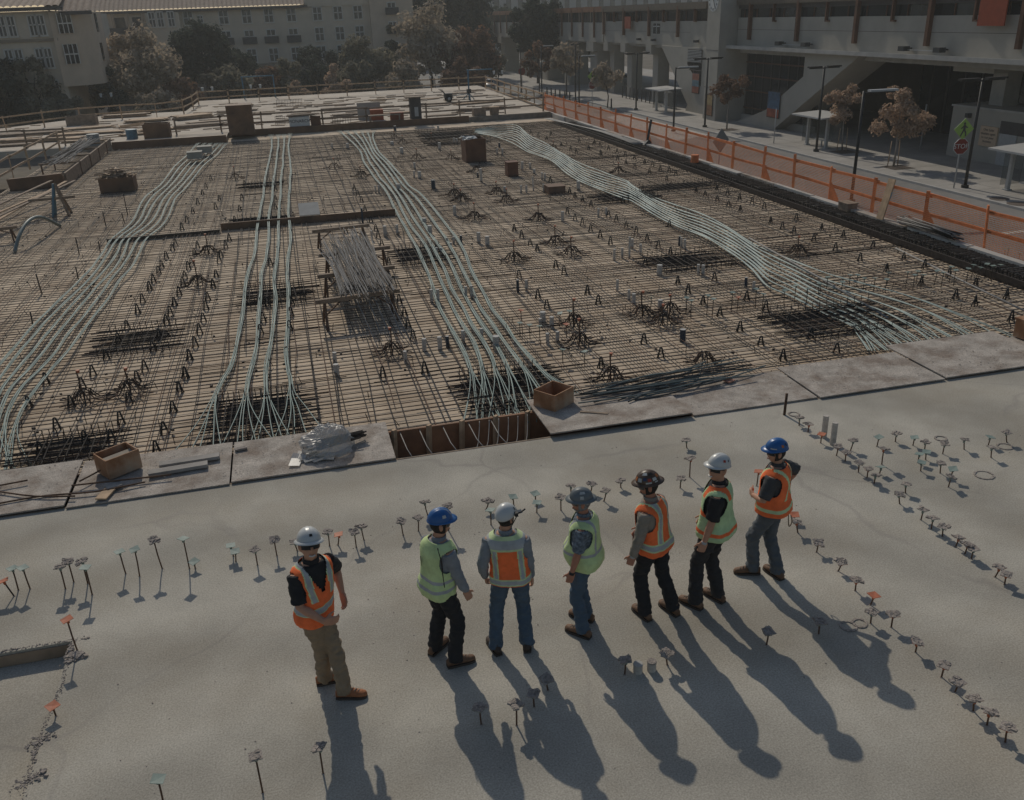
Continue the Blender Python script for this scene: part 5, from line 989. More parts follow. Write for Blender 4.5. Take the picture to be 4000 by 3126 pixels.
for sy in (-.32,.32):
    w_ = MB(); w_.tube([(0,sy-.05,.24),(0,sy+.05,.24)], .24, 16); wo = w_.build('wheel', rubber_m, cx); MB().tube([(0,sy-.06,.24),(0,sy+.06,.24)], .11, 10).build('rim', ltgrey_m, wo)
for k in range(3): MB().tube([(-.25,-.1+.1*k,.6),(-.5-.1*k,-.1+.1*k,.95)], .02, 5).build('handle', iron_m, cx)
bk = thing('basket', 'round wicker-like bar basket at the far right', 'basket', (13.4, 57.9, 0))
MB().cyl(0,0,0,.5,.28,14,0,.34,True,False).build('body', oldwood_m, bk); MB().cyl(0,0,.48,.52,.35,14).build('rim', wood_m, bk)
crate('plywood_box', 'open dark bin left of the round basket at the far right', 'box', 12.0, 12.8, 57.7, 58.3, .42, oldwood_m, 0, True)
# square bar frames drawn upright on the bright slab
for k, (x, y) in enumerate(((-.2,73.5),(.5,73.4),(1.1,73.4),(-.4,60.2),(.6,60.3))):
    MB_ = MB()
    for q in range(6): MB_.tube([(q*.12,0,0),(q*.12+.05,0,.5)], .012, 4)
    MB_.tube([(0,0,.5),(.7,0,.5)], .012, 4)
    tag(MB_.build('bar_grille', rebar_m, None, (x,y,0)), 'upright bar grille on the bright far slab, %s of five from the left' % nth(k), 'grille', 'upright bar grilles on the far slab')

# ------------------------------------------------------------------ things on the deck
seg('step_board', brown_m, -2.4, 3.4, 30.5, 30.56, D, -.04, 'dark brown step board crossing the middle of the deck', 'form board')
seg('step_board', shade_step_m, -5.9, -2.42, 30.1, 30.16, D, -.15, 'low dark step strip left of the brown step board', 'form board')
tag(MB().box(-.34,.34,-.4,.4,.06,.085, 0, Matrix.Rotation(.35,4,'X')).build('plywood_square', mat('grey_sheet',(.36,.345,.32),.8,.08,3), None, (.52, 30.9, .06)), 'pale square sheet lying on the step board', 'plywood')
def sawhorse(label, x, y, L, h, rz):
    r = thing('sawhorse', label, 'sawhorse', (x, y, D), rz, 'sawhorses around the bar pile')
    MB().box(-L/2,L/2,-.05,.05,h-.09,h).build('beam', oldwood_m, r)
    for sx in (-1,1):
        for sy in (-1,1): MB().bar((sx*(L/2-.15),sy*.26,0),(sx*(L/2-.2),sy*.03,h-.08),.05,.03).build('leg', rust_m, r)
        MB().bar((sx*(L/2-.2),0,.28),(sx*(L/2-.55),0,h-.09),.035,.03).build('brace', rust_m, r)
sawhorse('sawhorse behind the bar pile', 1.3, 26.6, 1.7, .62, .12)
sawhorse('second sawhorse from the back, under the top of the bar pile', 1.45, 23.4, 1.9, .66, .12)
sawhorse('sawhorse under the middle of the bar pile', 1.3, 21.3, 1.9, .66, .1)
sawhorse('front sawhorse carrying the bar pile', 1.15, 19.2, 1.9, .66, .12)
pilebar_m = mat('brown_bar', (.13,.105,.085), .7, .25, 8)
bp = thing('bar_pile', 'thick pile of pale grey bars laid across the sawhorses', 'bar pile', (1.35, 21.6, D), .03, None)
rr = random.Random(8)
for k in range(150):
    x = rr.uniform(-.62,.55); z = .675 + rr.uniform(0,.16)*(1-abs(x)); a = -2.2+rr.gauss(0,.4)+(.25 if abs(x) < .05 else 0); e = 2.4+rr.gauss(0,.75)+x*.8
    MB().tube([(x+rr.gauss(0,.05),a,z),(x,0,z+.01),(x+rr.gauss(0,.09),e,z+.02+max(0,rr.gauss(0,.05)))], .0105, 4, cap=True, smooth=False)  .build('bar', greybar_m if k % 3 else pilebar_m, bp)
for k, x in enumerate((-.1,.05,.28,.36,-.35)):
    MB().tube([(x,-1.6,.7),(x+.06,-2.6,.45),(x+.1+.1*k/5,-3.7-.2*k,.1)], .011, 4).build('bar', greybar_m, bp)
crate('plywood_box', 'tall rust brown box in the middle of the right rebar field', 'box', 8.05, 9.0, 40.9, 42.0, 1.05, mat('rust_brown_ply',(.15,.075,.045),.8,.2,2,6), D, True)
crumple = MB()
for k in range(26):
    M = Matrix.Translation((rr.uniform(-.35,.2), rr.uniform(-.35,.2), rr.uniform(0,.08))) @ Matrix.Rotation(rr.uniform(0,6),4,'Z') @ Matrix.Rotation(rr.uniform(-.7,.7),4,'X')
    crumple.box(-.13,.13,-.1,.1,-.012,.012,0,M)
tag(crumple.build('paper_heap', white_m, None, (8.35,41.3,D+1.05)), 'crumpled white sacks on top of the tall rust brown box', 'sacks')
crate('plywood_box', 'small rust brown box standing before the tall one', 'box', 8.9, 9.35, 36.4, 36.9, .56, mat('rust_brown_ply2',(.17,.08,.05),.8,.2,2,6), D)
crate('plywood_box', 'low brown crate beside the right-hand cables', 'box', 9.35, 10.0, 31.9, 32.5, .26, mat('brown_crate',(.20,.12,.08),.8,.2,2,6), D)
crate('plywood_box', 'pale low tray on the far left cables', 'box', -4.75, -4.05, 47.3, 47.9, .3, mat('pale_tray',(.33,.31,.27),.8,.1,3), D+.2)
crate('plywood_box', 'second pale tray just behind the first on the far left cables', 'box', -4.4, -3.7, 49.3, 49.9, .3, mat('pale_tray',(.33,.31,.27)), D+.2)
db = crate('plywood_box', 'dark slatted bin heaped with scraps at the left', 'box', -7.65, -6.3, 39.95, 40.9, .6, brown_m, D, True)
sc_ = MB()
for k in range(120):
    M = Matrix.Translation((rr.gauss(0,.3), rr.gauss(0,.2), (.66+rr.random()*.3)*(1-.2*rr.random()))) @ Matrix.Rotation(rr.uniform(0,6),4,'Z') @ Matrix.Rotation(rr.gauss(0,.5),4,'X')
    sc_.box(-rr.uniform(.1,.35),.2,-.025,.025,-.01,.01,rr.randrange(2),M)
o = sc_.build('scraps', [wood_m, oldwood_m], db); o['kind'] = 'stuff'
wf = tag(MB().ext([(-11.7,D),(-9.4,D),(-9.55,.32),(-11.75,.22)], 'y', 42.5, 42.7).build('form_board', brown_m), 'sloped brown form board at the pit edge on the left', 'form board')
tag(MB().ext([(42.7,D),(50,D),(55.0,D+.3),(55.0,.35),(42.7,.3)], 'x', -9.5, -9.42).build('form_board', oldwood_m), 'long weathered form wall under the left bar rack', 'form board')
rk_ = thing('bar_rack', 'heap of loose grey bars lying on the left form wall', 'bar pile', (-10.1, 49, D))
for k in range(46): MB().tube([(rr.uniform(-.8,.4),-3.6+rr.gauss(0,.5),.66+rr.uniform(0,.2)),(rr.uniform(-.6,.5),4.6+rr.gauss(0,.6),.70+rr.uniform(0,.2))], .014, 4, smooth=False).build('bar', greybar_m if k % 3 else rebar_m, rk_)
for y in (-3,-.5,2,4.4):
    MB().box(-1.1,.75,y-.05,y+.05,.56,.64).build('bearer', oldwood_m, rk_)
    for x in (-1,.68): MB().bar((x,y,0),(x,y,.56),.06,.06).build('leg', rust_m, rk_)
af = thing('a_frame', 'tall dark A-frame trestle standing on the left of the deck', 'trestle', (-8.3, 35.5, D), .1)
for (a, c) in (((-.28,-.1,0),(-.02,0,1.2)),((.28,-.1,0),(.02,0,1.2)),((.3,.55,0),(.03,.06,1.15)),((-.25,.5,0),(-.03,.06,1.15))): MB().bar(a, c, .09, .06).build('leg', blue_m if a[0] < 0 else oldwood_m, af)
MB().box(-.95,.6,-.04,.04,.62,.72).build('cross_beam', oldwood_m, af)
pa = tag(MB().tube(smooth_path([(-8.55,29.8,D),(-8.45,30.4,D+.42),(-8.3,31.2,D+.70),(-8.15,32.2,D+.62),(-7.95,33.5,D+.05)],4), .055, 8).build('arched_hose', mat('grey_green_hose',(.16,.19,.18),.5,.15,5)), 'thick grey hose arched over the left bars', 'hose')
for k, (a, c) in enumerate((((-10.6,31.0,.1),(-8.2,38.5,.55)),((-10.2,30.6,.08),(-8.6,38.8,.5)),((-11.2,32.5,.15),(-9.4,40.0,.4)),((-10.9,33.5,0),(-8.9,37.0,.42)))):
    tag(MB().bar(a, c, .12, .035).build('loose_plank', wood_m if k % 2 else oldwood_m), 'long loose plank slanting towards the A-frame, %s from the right' % nth(k), 'plank', 'loose planks at the left of the deck')
sawhorse('low trestle under the loose planks at the left edge', -9.6, 31.6, 1.6, .5, .1)
# loose items at the fence side
bb = thing('bar_bundle', 'tied bundle of grey bars lying against the orange fence', 'bar pile', (16.98, 20.6, .03))
for k in range(26): MB().tube([(rr.gauss(0,.09),-1.15+rr.gauss(0,.06),.09+rr.uniform(-.06,.13)),(rr.gauss(0,.09),1.15+rr.gauss(0,.06),.10+rr.uniform(-.06,.13))], .016, 5).build('bar', rebar_m if k % 2 else greybar_m, bb)
lbd = thing('leaning_board', 'tall scuffed board leaning on the orange fence', 'board', (17.0, 22.7, 0))
MB().bar((-.12,-.05,0),(.16,-.02,1.15),.04,.30, up=Vector((0,1,0))).build('board', wood_m, lbd)
MB().bar((.045,-.033,.62),(.085,-.03,.80),.043,.302, up=Vector((0,1,0))).build('paint_patch', mat('pale_blue_paint',(.25,.33,.36),.7), lbd)
crate('plywood_box', 'rag covered grey box on the cage by the fence', 'box', 16.75, 17.1, 24.1, 24.6, .22, oldwood_m, -.05)
ch_ = thing('chute', 'dark bent steel post sticking up beside the far fence', 'post', (16.9, 40.8, -.1))
MB().bar((0,0,0),(.25,.1,1.2),.1,.06).build('post', iron_m, ch_); MB().bar((-.1,0,0),(.15,0,.25),.2,.2).build('foot', iron_m, ch_)
drum('small orange drum on the stirrup cage', 16.7, 35.0, .16, .32, orail_m, -.05)
hb_ = thing('hose_bundle', 'pale hoses stretched along the top of the far cage', 'hose', (16.6, 46, -.04))
for k in range(5): MB().tube(smooth_path([(.1*k-.2,-5,.03),(-.1+.06*k,0,.05),(.02*k-.3,4,.02),(-.7+.1*k,9,-.05)],4), .02, 5).build('hose', greybar_m, hb_)
tag(MB().tube([(12.6,22.6,D+.12),(12.2,18.5,D+.13),(11.85,15.2,D+.12)], .022, 6).build('loose_rod', greybar_m), 'long pale rod lying across the right bars', 'rod')
tag(MB().tube([(15.6,20.1,D+.12),(15.0,16.5,D+.13),(14.6,13.6,D+.12)], .022, 6).build('loose_rod', greybar_m), 'second pale rod nearer the stirrup cage at right', 'rod')
# ------------------------------------------------------------------ things on the cover sheets
zc = .055
pbx = crate('plywood_box', 'open rusty plywood box on the left cover sheets', 'box', -3.22, -2.72, 12.35, 12.75, .30, mat('rust_ply',(.36,.175,.085),.8,.25,3,6,stain=(.42,.33,.24),stain_scale=1.6), zc, True, .6, .018)
MB().box(-.23,.23,-.06,.12,.20,.215, 0, Matrix.Rotation(.3,4,'X')).build('inner_sheet', mat('pale_ply',(.42,.36,.28),.8), pbx)
crate('plywood_box', 'open rusty plywood box right of the trench', 'box', 3.5, 4.0, 12.5, 12.95, .30, mat('rust_ply',(.36,.175,.085)), zc, True, .6, .018)
crate('plywood_box', 'rusty block standing at the right picture edge', 'box', 12.95, 13.4, 12.6, 13.0, .34, mat('rust_ply',(.22,.12,.065)), zc, False, .1, .02)
def slabpiece(name, label, x, y, lx, ly, lz, rz, m, cat, tilt=0):
    return tag(MB().box(-lx/2,lx/2,-ly/2,ly/2,0,lz,0,Matrix.Rotation(rz,4,'Z') @ Matrix.Rotation(tilt,4,'Y')).build(name, m, None, (x,y,zc)), label, cat)
cp = mat('cement_board',(.33,.30,.27),.9,.15,4,6,.3)
slabpiece('plank', 'lower pale plank of the pair on the left cover sheet', -2.12, 12.25, .82, .14, .05, .06, cp, 'plank')
slabpiece('plank', 'upper pale plank of the pair on the left cover sheet', -1.98, 12.48, .85, .14, .05, .04, cp, 'plank')
slabpiece('board_scrap', 'small square board scrap before the open rusty box', -2.98, 12.02, .2, .16, .03, .4, cp, 'board')
slabpiece('board_scrap', 'short board scrap lying on the front edge near the left box', -3.05, 11.82, .16, .32, .02, -.3, wood_m, 'board')
slabpiece('board_scrap', 'dark scrap stick right of the trench box', 4.25, 12.15, .45, .05, .04, -.5, oldwood_m, 'board')
slabpiece('shoe_scrap', 'small dark lump at a sheet joint on the left', -1.25, 12.66, .18, .07, .03, .2, mud_m, 'scrap')
slabpiece('glove', 'pinkish rag on the cover sheet below the hoses', 6.9, 12.72, .16, .16, .02, .4, mat('pink_rag',(.42,.22,.16),.9), 'rag')
for k, pts in enumerate((((-4.55,11.95),(-3.9,12.0),(-3.2,11.9),(-2.55,11.98)),((-4.6,12.35),(-4.0,12.0),(-3.45,11.83)),((-3.55,12.15),(-2.9,12.1),(-2.2,12.05)),((-4.6,12.45),(-4.2,12.5)),((-3.45,12.2),(-3.1,12.6)))):
    tag(MB().tube(smooth_path([(x,y,zc+.02+.012*k) for x,y in pts],3), .013, 5).build('loose_rod', rust_m), 'thin loose rod on the left cover sheets, %s of five by length' % nth(k), 'rod', 'loose rods on the left cover sheets')
hz = thing('hose_heap', 'heap of dark grey hoses on the sheets right of the trench', 'hose', (5.9, 12.85, zc))
for k in range(22):
    y = rr.uniform(-.28,.45); x0 = rr.uniform(-1.8,-.6); x1 = rr.uniform(.6,2.0)
    P = smooth_path([(x0,y+rr.gauss(0,.1)-.12,.02+rr.random()*.05),(x0*.3,y+rr.gauss(0,.07),.03+rr.random()*.06),(x1*.4,y+rr.gauss(0,.07)+.08,.03+rr.random()*.07),(x1,y+rr.gauss(0,.12)+.2,.02+rr.random()*.04)],4)
    MB().tube(P, .013, 5).build('hose', mat('dark_hose',(.045,.05,.05),.5,.2,5) if k % 3 else mat('grey_green_hose',(.16,.19,.18)), hz)
# plastic wrapped heap
pw = thing('wrapped_heap', 'heap of bars wrapped in clear plastic on the cover sheet', 'plastic heap', (.05, 12.25, zc), .25)
plm = bpy.data.materials.new('clear_plastic'); plm.use_nodes = True
pn = plm.node_tree.nodes; pb_ = pn['Principled BSDF']; pb_.inputs['Base Color'].default_value = (.56,.53,.49,1); pb_.inputs['Roughness'].default_value = .3; pb_.inputs['Specular IOR Level'].default_value = .45
trn = pn.new('ShaderNodeBsdfTransparent'); mxs = pn.new('ShaderNodeMixShader'); mxs.inputs[0].default_value = .42
plm.node_tree.links.new(pb_.outputs[0], mxs.inputs[1]); plm.node_tree.links.new(trn.outputs[0], mxs.inputs[2]); plm.node_tree.links.new(mxs.outputs[0], pn['Material Output'].inputs[0])
b = MB(); nu, nv = 56, 30; vs = []
for i in range(nv+1):
    t = i/nv*pi*.5
    for j in range(nu):
        a = 2*pi*j/nu; d = Vector((cos(a)*cos(t), sin(a)*cos(t), sin(t)))
        k = 1 + .30*noise.noise(d*1.6+Vector((3,1,0))) + .16*abs(noise.noise(d*4.0)) - .10*abs(noise.noise(d*7.5+Vector((5,0,0))))
        vs.append((d.x*.40*k, d.y*.30*k, max(0, d.z*.36*k)))
b.add(vs, [(i*nu+j, i*nu+(j+1)%nu, (i+1)*nu+(j+1)%nu, (i+1)*nu+j) for i in range(nv) for j in range(nu)], 0, False)
b.build('plastic_wrap', plm, pw)
for k in range(20): MB().tube([(-.25+rr.gauss(0,.05),-.05+rr.gauss(0,.07),.06+rr.random()*.16),(.55+rr.gauss(0,.08),.02+rr.gauss(0,.05),.06+rr.random()*.10)], .012, 5).build('bar', rebar_m, pw)
b = MB()
for k in range(14):
    M = Matrix.Translation((-.38+rr.gauss(0,.1), -.1+rr.gauss(0,.12), .015)) @ Matrix.Rotation(rr.uniform(0,6),4,'Z') @ Matrix.Rotation(rr.gauss(0,.3),4,'X'); b.box(-.12,.12,-.08,.08,-.004,.004,0,M)
b.build('plastic_skirt', plm, pw)
# marks left on the slab
for k, (x, y, r) in enumerate(((9.54,9.31,.10),(8.86,9.81,.08),(8.66,8.69,.12),(7.29,11.25,.08),(5.2,6.42,.07),(5.06,6.41,.08))):
    b = MB(); n = 18
    for i in range(n):
        a = 2*pi*i/n; q = rr.uniform(.006,.014)
        M = Matrix.Translation((cos(a)*r, sin(a)*r*.95, .003)) @ Matrix.Rotation(a,4,'Z'); b.box(-q,q,-.022,.022,-.003,q*.6,0,M)
    tag(b.build('mud_ring', mud_m, None, (x,y,0)), 'raised ring of mud on the slab, %s of six counted from the right' % nth(k), 'mud ring', 'mud rings on the slab')
for k, (px_, h) in enumerate((((2.70,6.39),.10),((2.84,6.38),.105))):
    st_ = thing('pipe_stub', ('left' if k == 0 else 'right')+' of the two short capped pipe stubs in the slab', 'pipe stub', (*px_, 0), 0, 'pipe stubs in the slab')
    MB().cyl(0,0,0,h,.047,16,0,.045,True,False).build('pipe', tube_m, st_); MB().cyl(0,0,h-.004,h+.008,.05,16,0,.046).build('cap', conc_m if k == 0 else mud_m, st_)
for k, (x, y, h) in enumerate(((7.28,10.39,.36),(7.27,10.14,.36))):
    tag(MB().cyl(0,0,0,h,.045,14,0,.044).build('pipe_sleeve', tube_m, None, (x,y,0)), ('farther' if k == 0 else 'nearer')+' of two tall grey sleeves in the slab by the stake row', 'pipe sleeve')
tag(MB().tube([(7.14,11.28,0),(7.16,11.3,.36)], .022, 8).build('bare_post', rust_m), 'bare brown post at the start of the right stake row', 'post')

# mud specks and crumbs trodden over slab and cover sheets
ms = MB(); rr = random.Random(77)
for k in range(1500):
    if k < 700: x, y, z0_ = rr.uniform(-5, 13), rr.uniform(11.75, 13.0), .062
    else: x, y, z0_ = rr.uniform(-2.5, 12), rr.uniform(3.8, 11.5), .001
    if k < 700 and 1.0 < x < 3.37: continue
    if k >= 700 and noise.noise((x*.5, y*.5, 4)) < .05: continue
    r = rr.uniform(.003, .010)*(.9 if k < 700 else .7)
    M = Matrix.Translation((x, y, z0_)) @ Matrix.Rotation(rr.uniform(0,6),4,'Z')
    ms.box(-r, r*rr.uniform(.5,1.5), -r, r*rr.uniform(.5,1.4), 0, r*.6, 0, M)
o = ms.build('mud_specks', mud_m); o['kind'] = 'stuff'; o['label'] = 'mud specks trodden over the slab and cover sheets'; o['category'] = 'mud'
# ------------------------------------------------------------------ street furniture
LG = 'street lamps along the station'
def lamp(x, y, h, label, arms=2, rz=0.0, al=1.0):
    r = thing('street_lamp', label, 'street lamp', (x, y, S), rz, LG)
    MB().cyl(0,0,0,.14,.19,10).build('base', pole_m, r); MB().tube([(0,0,.1),(0,0,h)], [.085,.065], 10).build('pole', pole_m, r)
    for s in ((-1,1) if arms == 2 else (1,)):
        MB().box(min(0,s*al), max(0,s*al), -.035, .035, h-.12, h-.06).build('arm', pole_m, r)
        MB().box(min(s*.25,s*al*1.05), max(s*.25,s*al*1.05), -.16, .16, h-.05, h+.04).build('lamp_head', pole_m if arms == 2 else ltgrey_m, r)
lamp(34.6, 39.8, 5.45, 'double-headed street lamp beside the nearer stop sign', 2, 0, 1.3)
lamp(34.8, 54.3, 5.4, 'double-headed street lamp beside the middle bus shelter', 2, 0, 1.1)
lamp(34.3, 70.3, 5.4, 'double-headed street lamp before the clock tower', 2, .0, 1.2)
lamp(34.6, 86.5, 5.3, 'double-headed street lamp before the left sloping strut', 2, 0, 1.2)
lamp(27.2, 38.9, 5.3, 'single-headed street lamp rising through the orange netting', 1, -.1, 1.6)
lamp(30.9, 69.0, 4.9, 'single-headed street lamp standing left of the far bus shelter', 1, -.2, 1.7)
lamp(30.6, 92.5, 5.0, 'single-headed street lamp left of the far stop sign', 1, -.2, 1.6)
lamp(32.0, 98.0, 6.0, 'lantern street lamp among the far trees', 2, .2, .5)
lamp(31.0, 108, 5.6, 'far single-headed street lamp before the walkway piers', 1, -.2, 1.4)
lamp(30.0, 114, 5.2, 'farthest street lamp by the walkway end', 2, .2, .5)
def octagon(b, r, y, th, M, mi=0):
    vs = [M @ Vector((r*cos(pi/8+i*pi/4), y, r*sin(pi/8+i*pi/4))) for i in range(8)] + [M @ Vector((r*cos(pi/8+i*pi/4), y+th, r*sin(pi/8+i*pi/4))) for i in range(8)]
    b.add(vs, [tuple(range(8)), tuple(range(15,7,-1))]+[(i,(i+1)%8,8+(i+1)%8,8+i) for i in range(8)], mi)
red_m = mat('sign_red', (.24,.03,.018), .5, .08, 5); lime_m = mat('sign_lime', (.32,.48,.10), .5, .06, 5)
def stop_sign(x, y, rz, label, scale=1.0, plain=False):
    r = thing('stop_sign', label, 'sign', (x, y, S), rz, 'stop signs')
    MB().tube([(0,0,0),(0,0,3.45)], .035, 6).build('post', ltgrey_m, r)
    b = MB(); octagon(b, .43, -.05, .012, Matrix.Translation((0,0,2.15))); w_ = b.build('white_rim', white_m, r)
    b = MB(); octagon(b, .40, -.056, .005, Matrix.Translation((0,0,2.15))); p = b.build('red_plate', red_m, r)
    inst('lettering', text_mesh('STOP', .34, white_m), p, (0,-.064,2.15), rot=(pi/2,0,0))
    M = Matrix.Translation((0,0,3.02)) @ Matrix.Rotation(pi/4,4,'Y')
    d = MB().box(-.38,.38,-.055,-.043,-.38,.38,0,M).build('warning_plate', lime_m, r)
    f = MB(); z0 = 3.02
    f.add([(cos(2*pi*i/10)*.07, -.062, z0+.27+sin(2*pi*i/10)*.07) for i in range(10)], [tuple(range(10))])
    for (a, c, w_) in (((.0,z0+.2),(.02,z0-.04),.13),((.02,z0-.02),(.12,z0-.2),.08),((.12,z0-.2),(.13,z0-.36),.07),((.0,z0-.02),(-.08,z0-.2),.08),((-.08,z0-.2),(-.15,z0-.36),.07),((-.02,z0+.17),(-.16,z0+.02),.06),((.04,z0+.17),(.15,z0+.06),.06),((.15,z0+.06),(.2,z0+.1),.05)):
        f.bar((a[0],-.0625-.0005*w_*10,a[1]),(c[0],-.0625-.0005*w_*10,c[1]),w_,.004,up=Vector((0,1,0)))
    f.build('walking_figure', fascia_m, d)
stop_sign(34.0, 39.9, -.15, 'nearer stop sign under a green pedestrian warning sign')
stop_sign(31.8, 91.8, 0, 'far stop sign under a green pedestrian sign by the round tree')
r = thing('stop_sign', 'farthest stop sign at the end of the street', 'sign', (31.2, 118, S), 0, 'stop signs')
MB().tube([(0,0,0),(0,0,2.6)], .05, 6).build('post', ltgrey_m, r); b = MB(); octagon(b, .5, -.06, .02, Matrix.Translation((0,0,2.3))); b.build('red_plate', red_m, r)
r = thing('diamond_sign', 'back of a grey diamond road sign behind the netting', 'sign', (22.5, 44.2, S), .4)
MB().tube([(0,0,0),(0,0,2.9)], .035, 6).build('post', ltgrey_m, r); MB().box(-.45,.45,-.03,0,-.45,.45,0,Matrix.Translation((0,-.04,2.7)) @ Matrix.Rotation(pi/4,4,'Y')).build('plate', mat('sign_back',(.20,.195,.19),.6,.08,4), r)
def shelter(x, y, label, n=1):
    r = thing('bus_shelter', label, 'bus shelter', (x, y, S), 0, 'bus shelters on the pavement')
    for sy in (-1.15,1.2):
        MB().box(-.09,.09,sy-.09,sy+.09,0,2.0).build('post', ltgrey_m, r); MB().box(-.16,.16,sy-.16,sy+.16,0,.06).build('foot', ltgrey_m, r)
    MB().ext([(-1.0,2.02),(1.3,2.16),(1.3,2.22),(-1.0,2.12)], 'y', -1.9, 1.9).build('roof', mat('shelter_roof',(.45,.44,.42),.5,.06,3), r)
    gm = MATS.get('shelter_glass')
    if not gm:
        gm = bpy.data.materials.new('shelter_glass'); gm.use_nodes = True; q = gm.node_tree.nodes; p_ = q['Principled BSDF']; p_.inputs['Base Color'].default_value = (.1,.12,.12,1); p_.inputs['Roughness'].default_value = .08
        t_ = q.new('ShaderNodeBsdfTransparent'); x_ = q.new('ShaderNodeMixShader'); x_.inputs[0].default_value = .7
        gm.node_tree.links.new(p_.outputs[0], x_.inputs[1]); gm.node_tree.links.new(t_.outputs[0], x_.inputs[2]); gm.node_tree.links.new(x_.outputs[0], q['Material Output'].inputs[0]); MATS['shelter_glass'] = gm
    MB().box(.95,.97,-1.5,1.5,.25,1.95).build('glass_panel', gm, r); MB().box(-.3,.9,1.42,1.44,.25,1.95).build('glass_panel', gm, r)
    MB().box(.2,.62,-.75,.7,.42,.48).build('seat', ltgrey_m, r); MB().box(.36,.44,-.04,.04,0,.42).build('seat_leg', ltgrey_m, r)
shelter(36.05, 56.3, 'bus shelter in the middle of the pavement'); shelter(35.95, 83.3, 'far bus shelter before the left strut'); shelter(36.0, 37.2, 'bus shelter at the right picture edge')
for k, (x, y) in enumerate([(31.5,107.5),(31.55,105.9),(31.6,104.4),(31.7,102.9),(31.8,101.3),(31.9,99.8),(32.9,89.0)]):
    b = MB(); b.cyl(0,0,0,.9,.09,10,0,.075); b.cyl(0,0,.9,.98,.095,10,0,.05); b.cyl(0,0,0,.08,.13,10)
    tag(b.build('bollard', pole_m, None, (x,y,S)), 'dark bollard on the far pavement, %s from the back' % nth(k), 'bollard', 'bollards at the far street corner')
for k in range(9):
    b = MB(); b.tube([(0,0,0),(0,0,1.25)], .06, 6)
    tag(b.build('railing_post', pole_m, None, (38.2-.0*k, 90.5+k*1.15, S)), 'thin dark post below the walkway, %s from the near end' % nth(k), 'post', 'posts under the station')
tag(MB().tube([(0,0,0),(0,0,2.9)], .05, 6).build('sign_post', ltgrey_m, None, (41.0,51.8,S)), 'tall thin pale post before the dark underpass', 'post')
tag(MB().tube([(0,0,0),(0,0,2.4)], .035, 6).build('sign_post', ltgrey_m, None, (34.35,59.1,S)), 'thin sign post left of the middle shelter', 'post')
gr_m = mat('tree_grate',(.13,.10,.08),.9,.2,6)
for k, (x, y) in enumerate(((35.5,46.6),(36.3,53.3),(35.1,67.7))):
    g = thing('tree_grate', 'square dark grate around the foot of the %s young tree' % ['nearest','second','third'][k], 'grate', (x,y,S), 0, 'tree grates')
    for q in range(8): MB().box(-.7,.7,-.7+q*.18,-.58+q*.18,.002,.016).build('slat', gr_m, g)
for k, (x, y, rx) in enumerate(((34.06,36.7,.45),(33.98,35.4,.5))):
    tag(MB().cyl(0,0,.001,.01,rx,20).build('manhole_cover', gr_m, None, (x,y,S)), ('left' if k == 0 else 'right')+' manhole cover at the pavement edge', 'manhole', 'manhole covers')
mail = thing('ticket_machine', 'small pale ticket machine beside the far shelter', 'machine', (38.0, 86.4, S))
MB().box(-.3,.3,-.45,.45,0,1.5).build('cabinet', ltgrey_m, mail); MB().box(-.32,-.3,-.2,.2,.9,1.3).build('screen', glass_m, mail)

# ------------------------------------------------------------------ parked cars behind the far rail
def car(x, y, rz, m, label, L=4.4):
    r = thing('parked_car', label, 'car', (x, y, S-.12), rz, 'cars parked behind the far rail')
    prof = [(-2.15,.35),(-2.2,.75),(-1.9,.92),(-1.2,1.0),(-.65,1.42),(.55,1.45),(1.2,1.02),(2.0,.92),(2.2,.7),(2.15,.35)]
    b = MB(); secs = [(-.86,.80),(-.80,1.0),(.80,1.0),(.86,.80)]
    rows = []
    for (yy, k) in secs: rows.append([(px_*(1 if k == 1 else .985), yy*(1 if z < .95 else .84), .35+(z-.35)*(k if k < 1 else 1)) for px_, z in prof])
    n = len(prof); vs = [v for rw in rows for v in rw]
    b.add(vs, [(i*n+j, i*n+(j+1)%n, (i+1)*n+(j+1)%n, (i+1)*n+j) for i in range(3) for j in range(n)]+[tuple(range(n)), tuple(range(4*n-1,3*n-1,-1))], 0, True); b.build('body', m, r)
    for s in (-1,1):
        w_ = MB(); w_.add([(-.98,s*.80,1.06),(-.6,s*.74,1.36),(.5,s*.74,1.38),(1.0,s*.80,1.06)], [(0,1,2,3)]); w_.build('side_window', glass_m, r)
    w_ = MB(); w_.add([(.66,-.62,1.38),(.66,.62,1.38),(1.16,.7,1.06),(1.16,-.7,1.06)], [(0,1,2,3)]); w_.build('windscreen', glass_m, r)
    w_ = MB(); w_.add([(-.74,-.62,1.38),(-.74,.62,1.38),(-1.16,.7,1.06),(-1.16,-.7,1.06)], [(0,1,2,3)]); w_.build('rear_window', glass_m, r)
    for sx in (-1.35,1.4):
        for s in (-.82,.82):
            w_ = MB().tube([(sx,s-.1,.33),(sx,s+.1,.33)], .33, 16).build('wheel', rubber_m, r); MB().tube([(sx,s-.11,.33),(sx,s+.11,.33)], .18, 10).build('rim', ltgrey_m, w_)
    for s in (-.6,.6):
        MB().box(2.12,2.2,s-.15,s+.15,.66,.78).build('headlight', white_m, r); MB().box(-2.2,-2.12,s-.15,s+.15,.7,.82).build('tail_light', red_m, r)
car(12.9, 100.5, pi, mat('silver_paint',(.40,.41,.42),.3,.03,2), 'silver car parked behind the middle of the far rail')
car(7.2, 101.5, pi, mat('dark_paint',(.03,.035,.04),.25,.05,2), 'dark car parked left of the silver car')
car(3.3, 99.5, pi, mat('grey_paint',(.20,.21,.22),.3,.05,2), 'grey car half hidden by the small tan trees')
car(19.5, 104.5, pi, mat('white_car',(.55,.55,.54),.3,.03,2), 'pale car parked below the rusty tree')
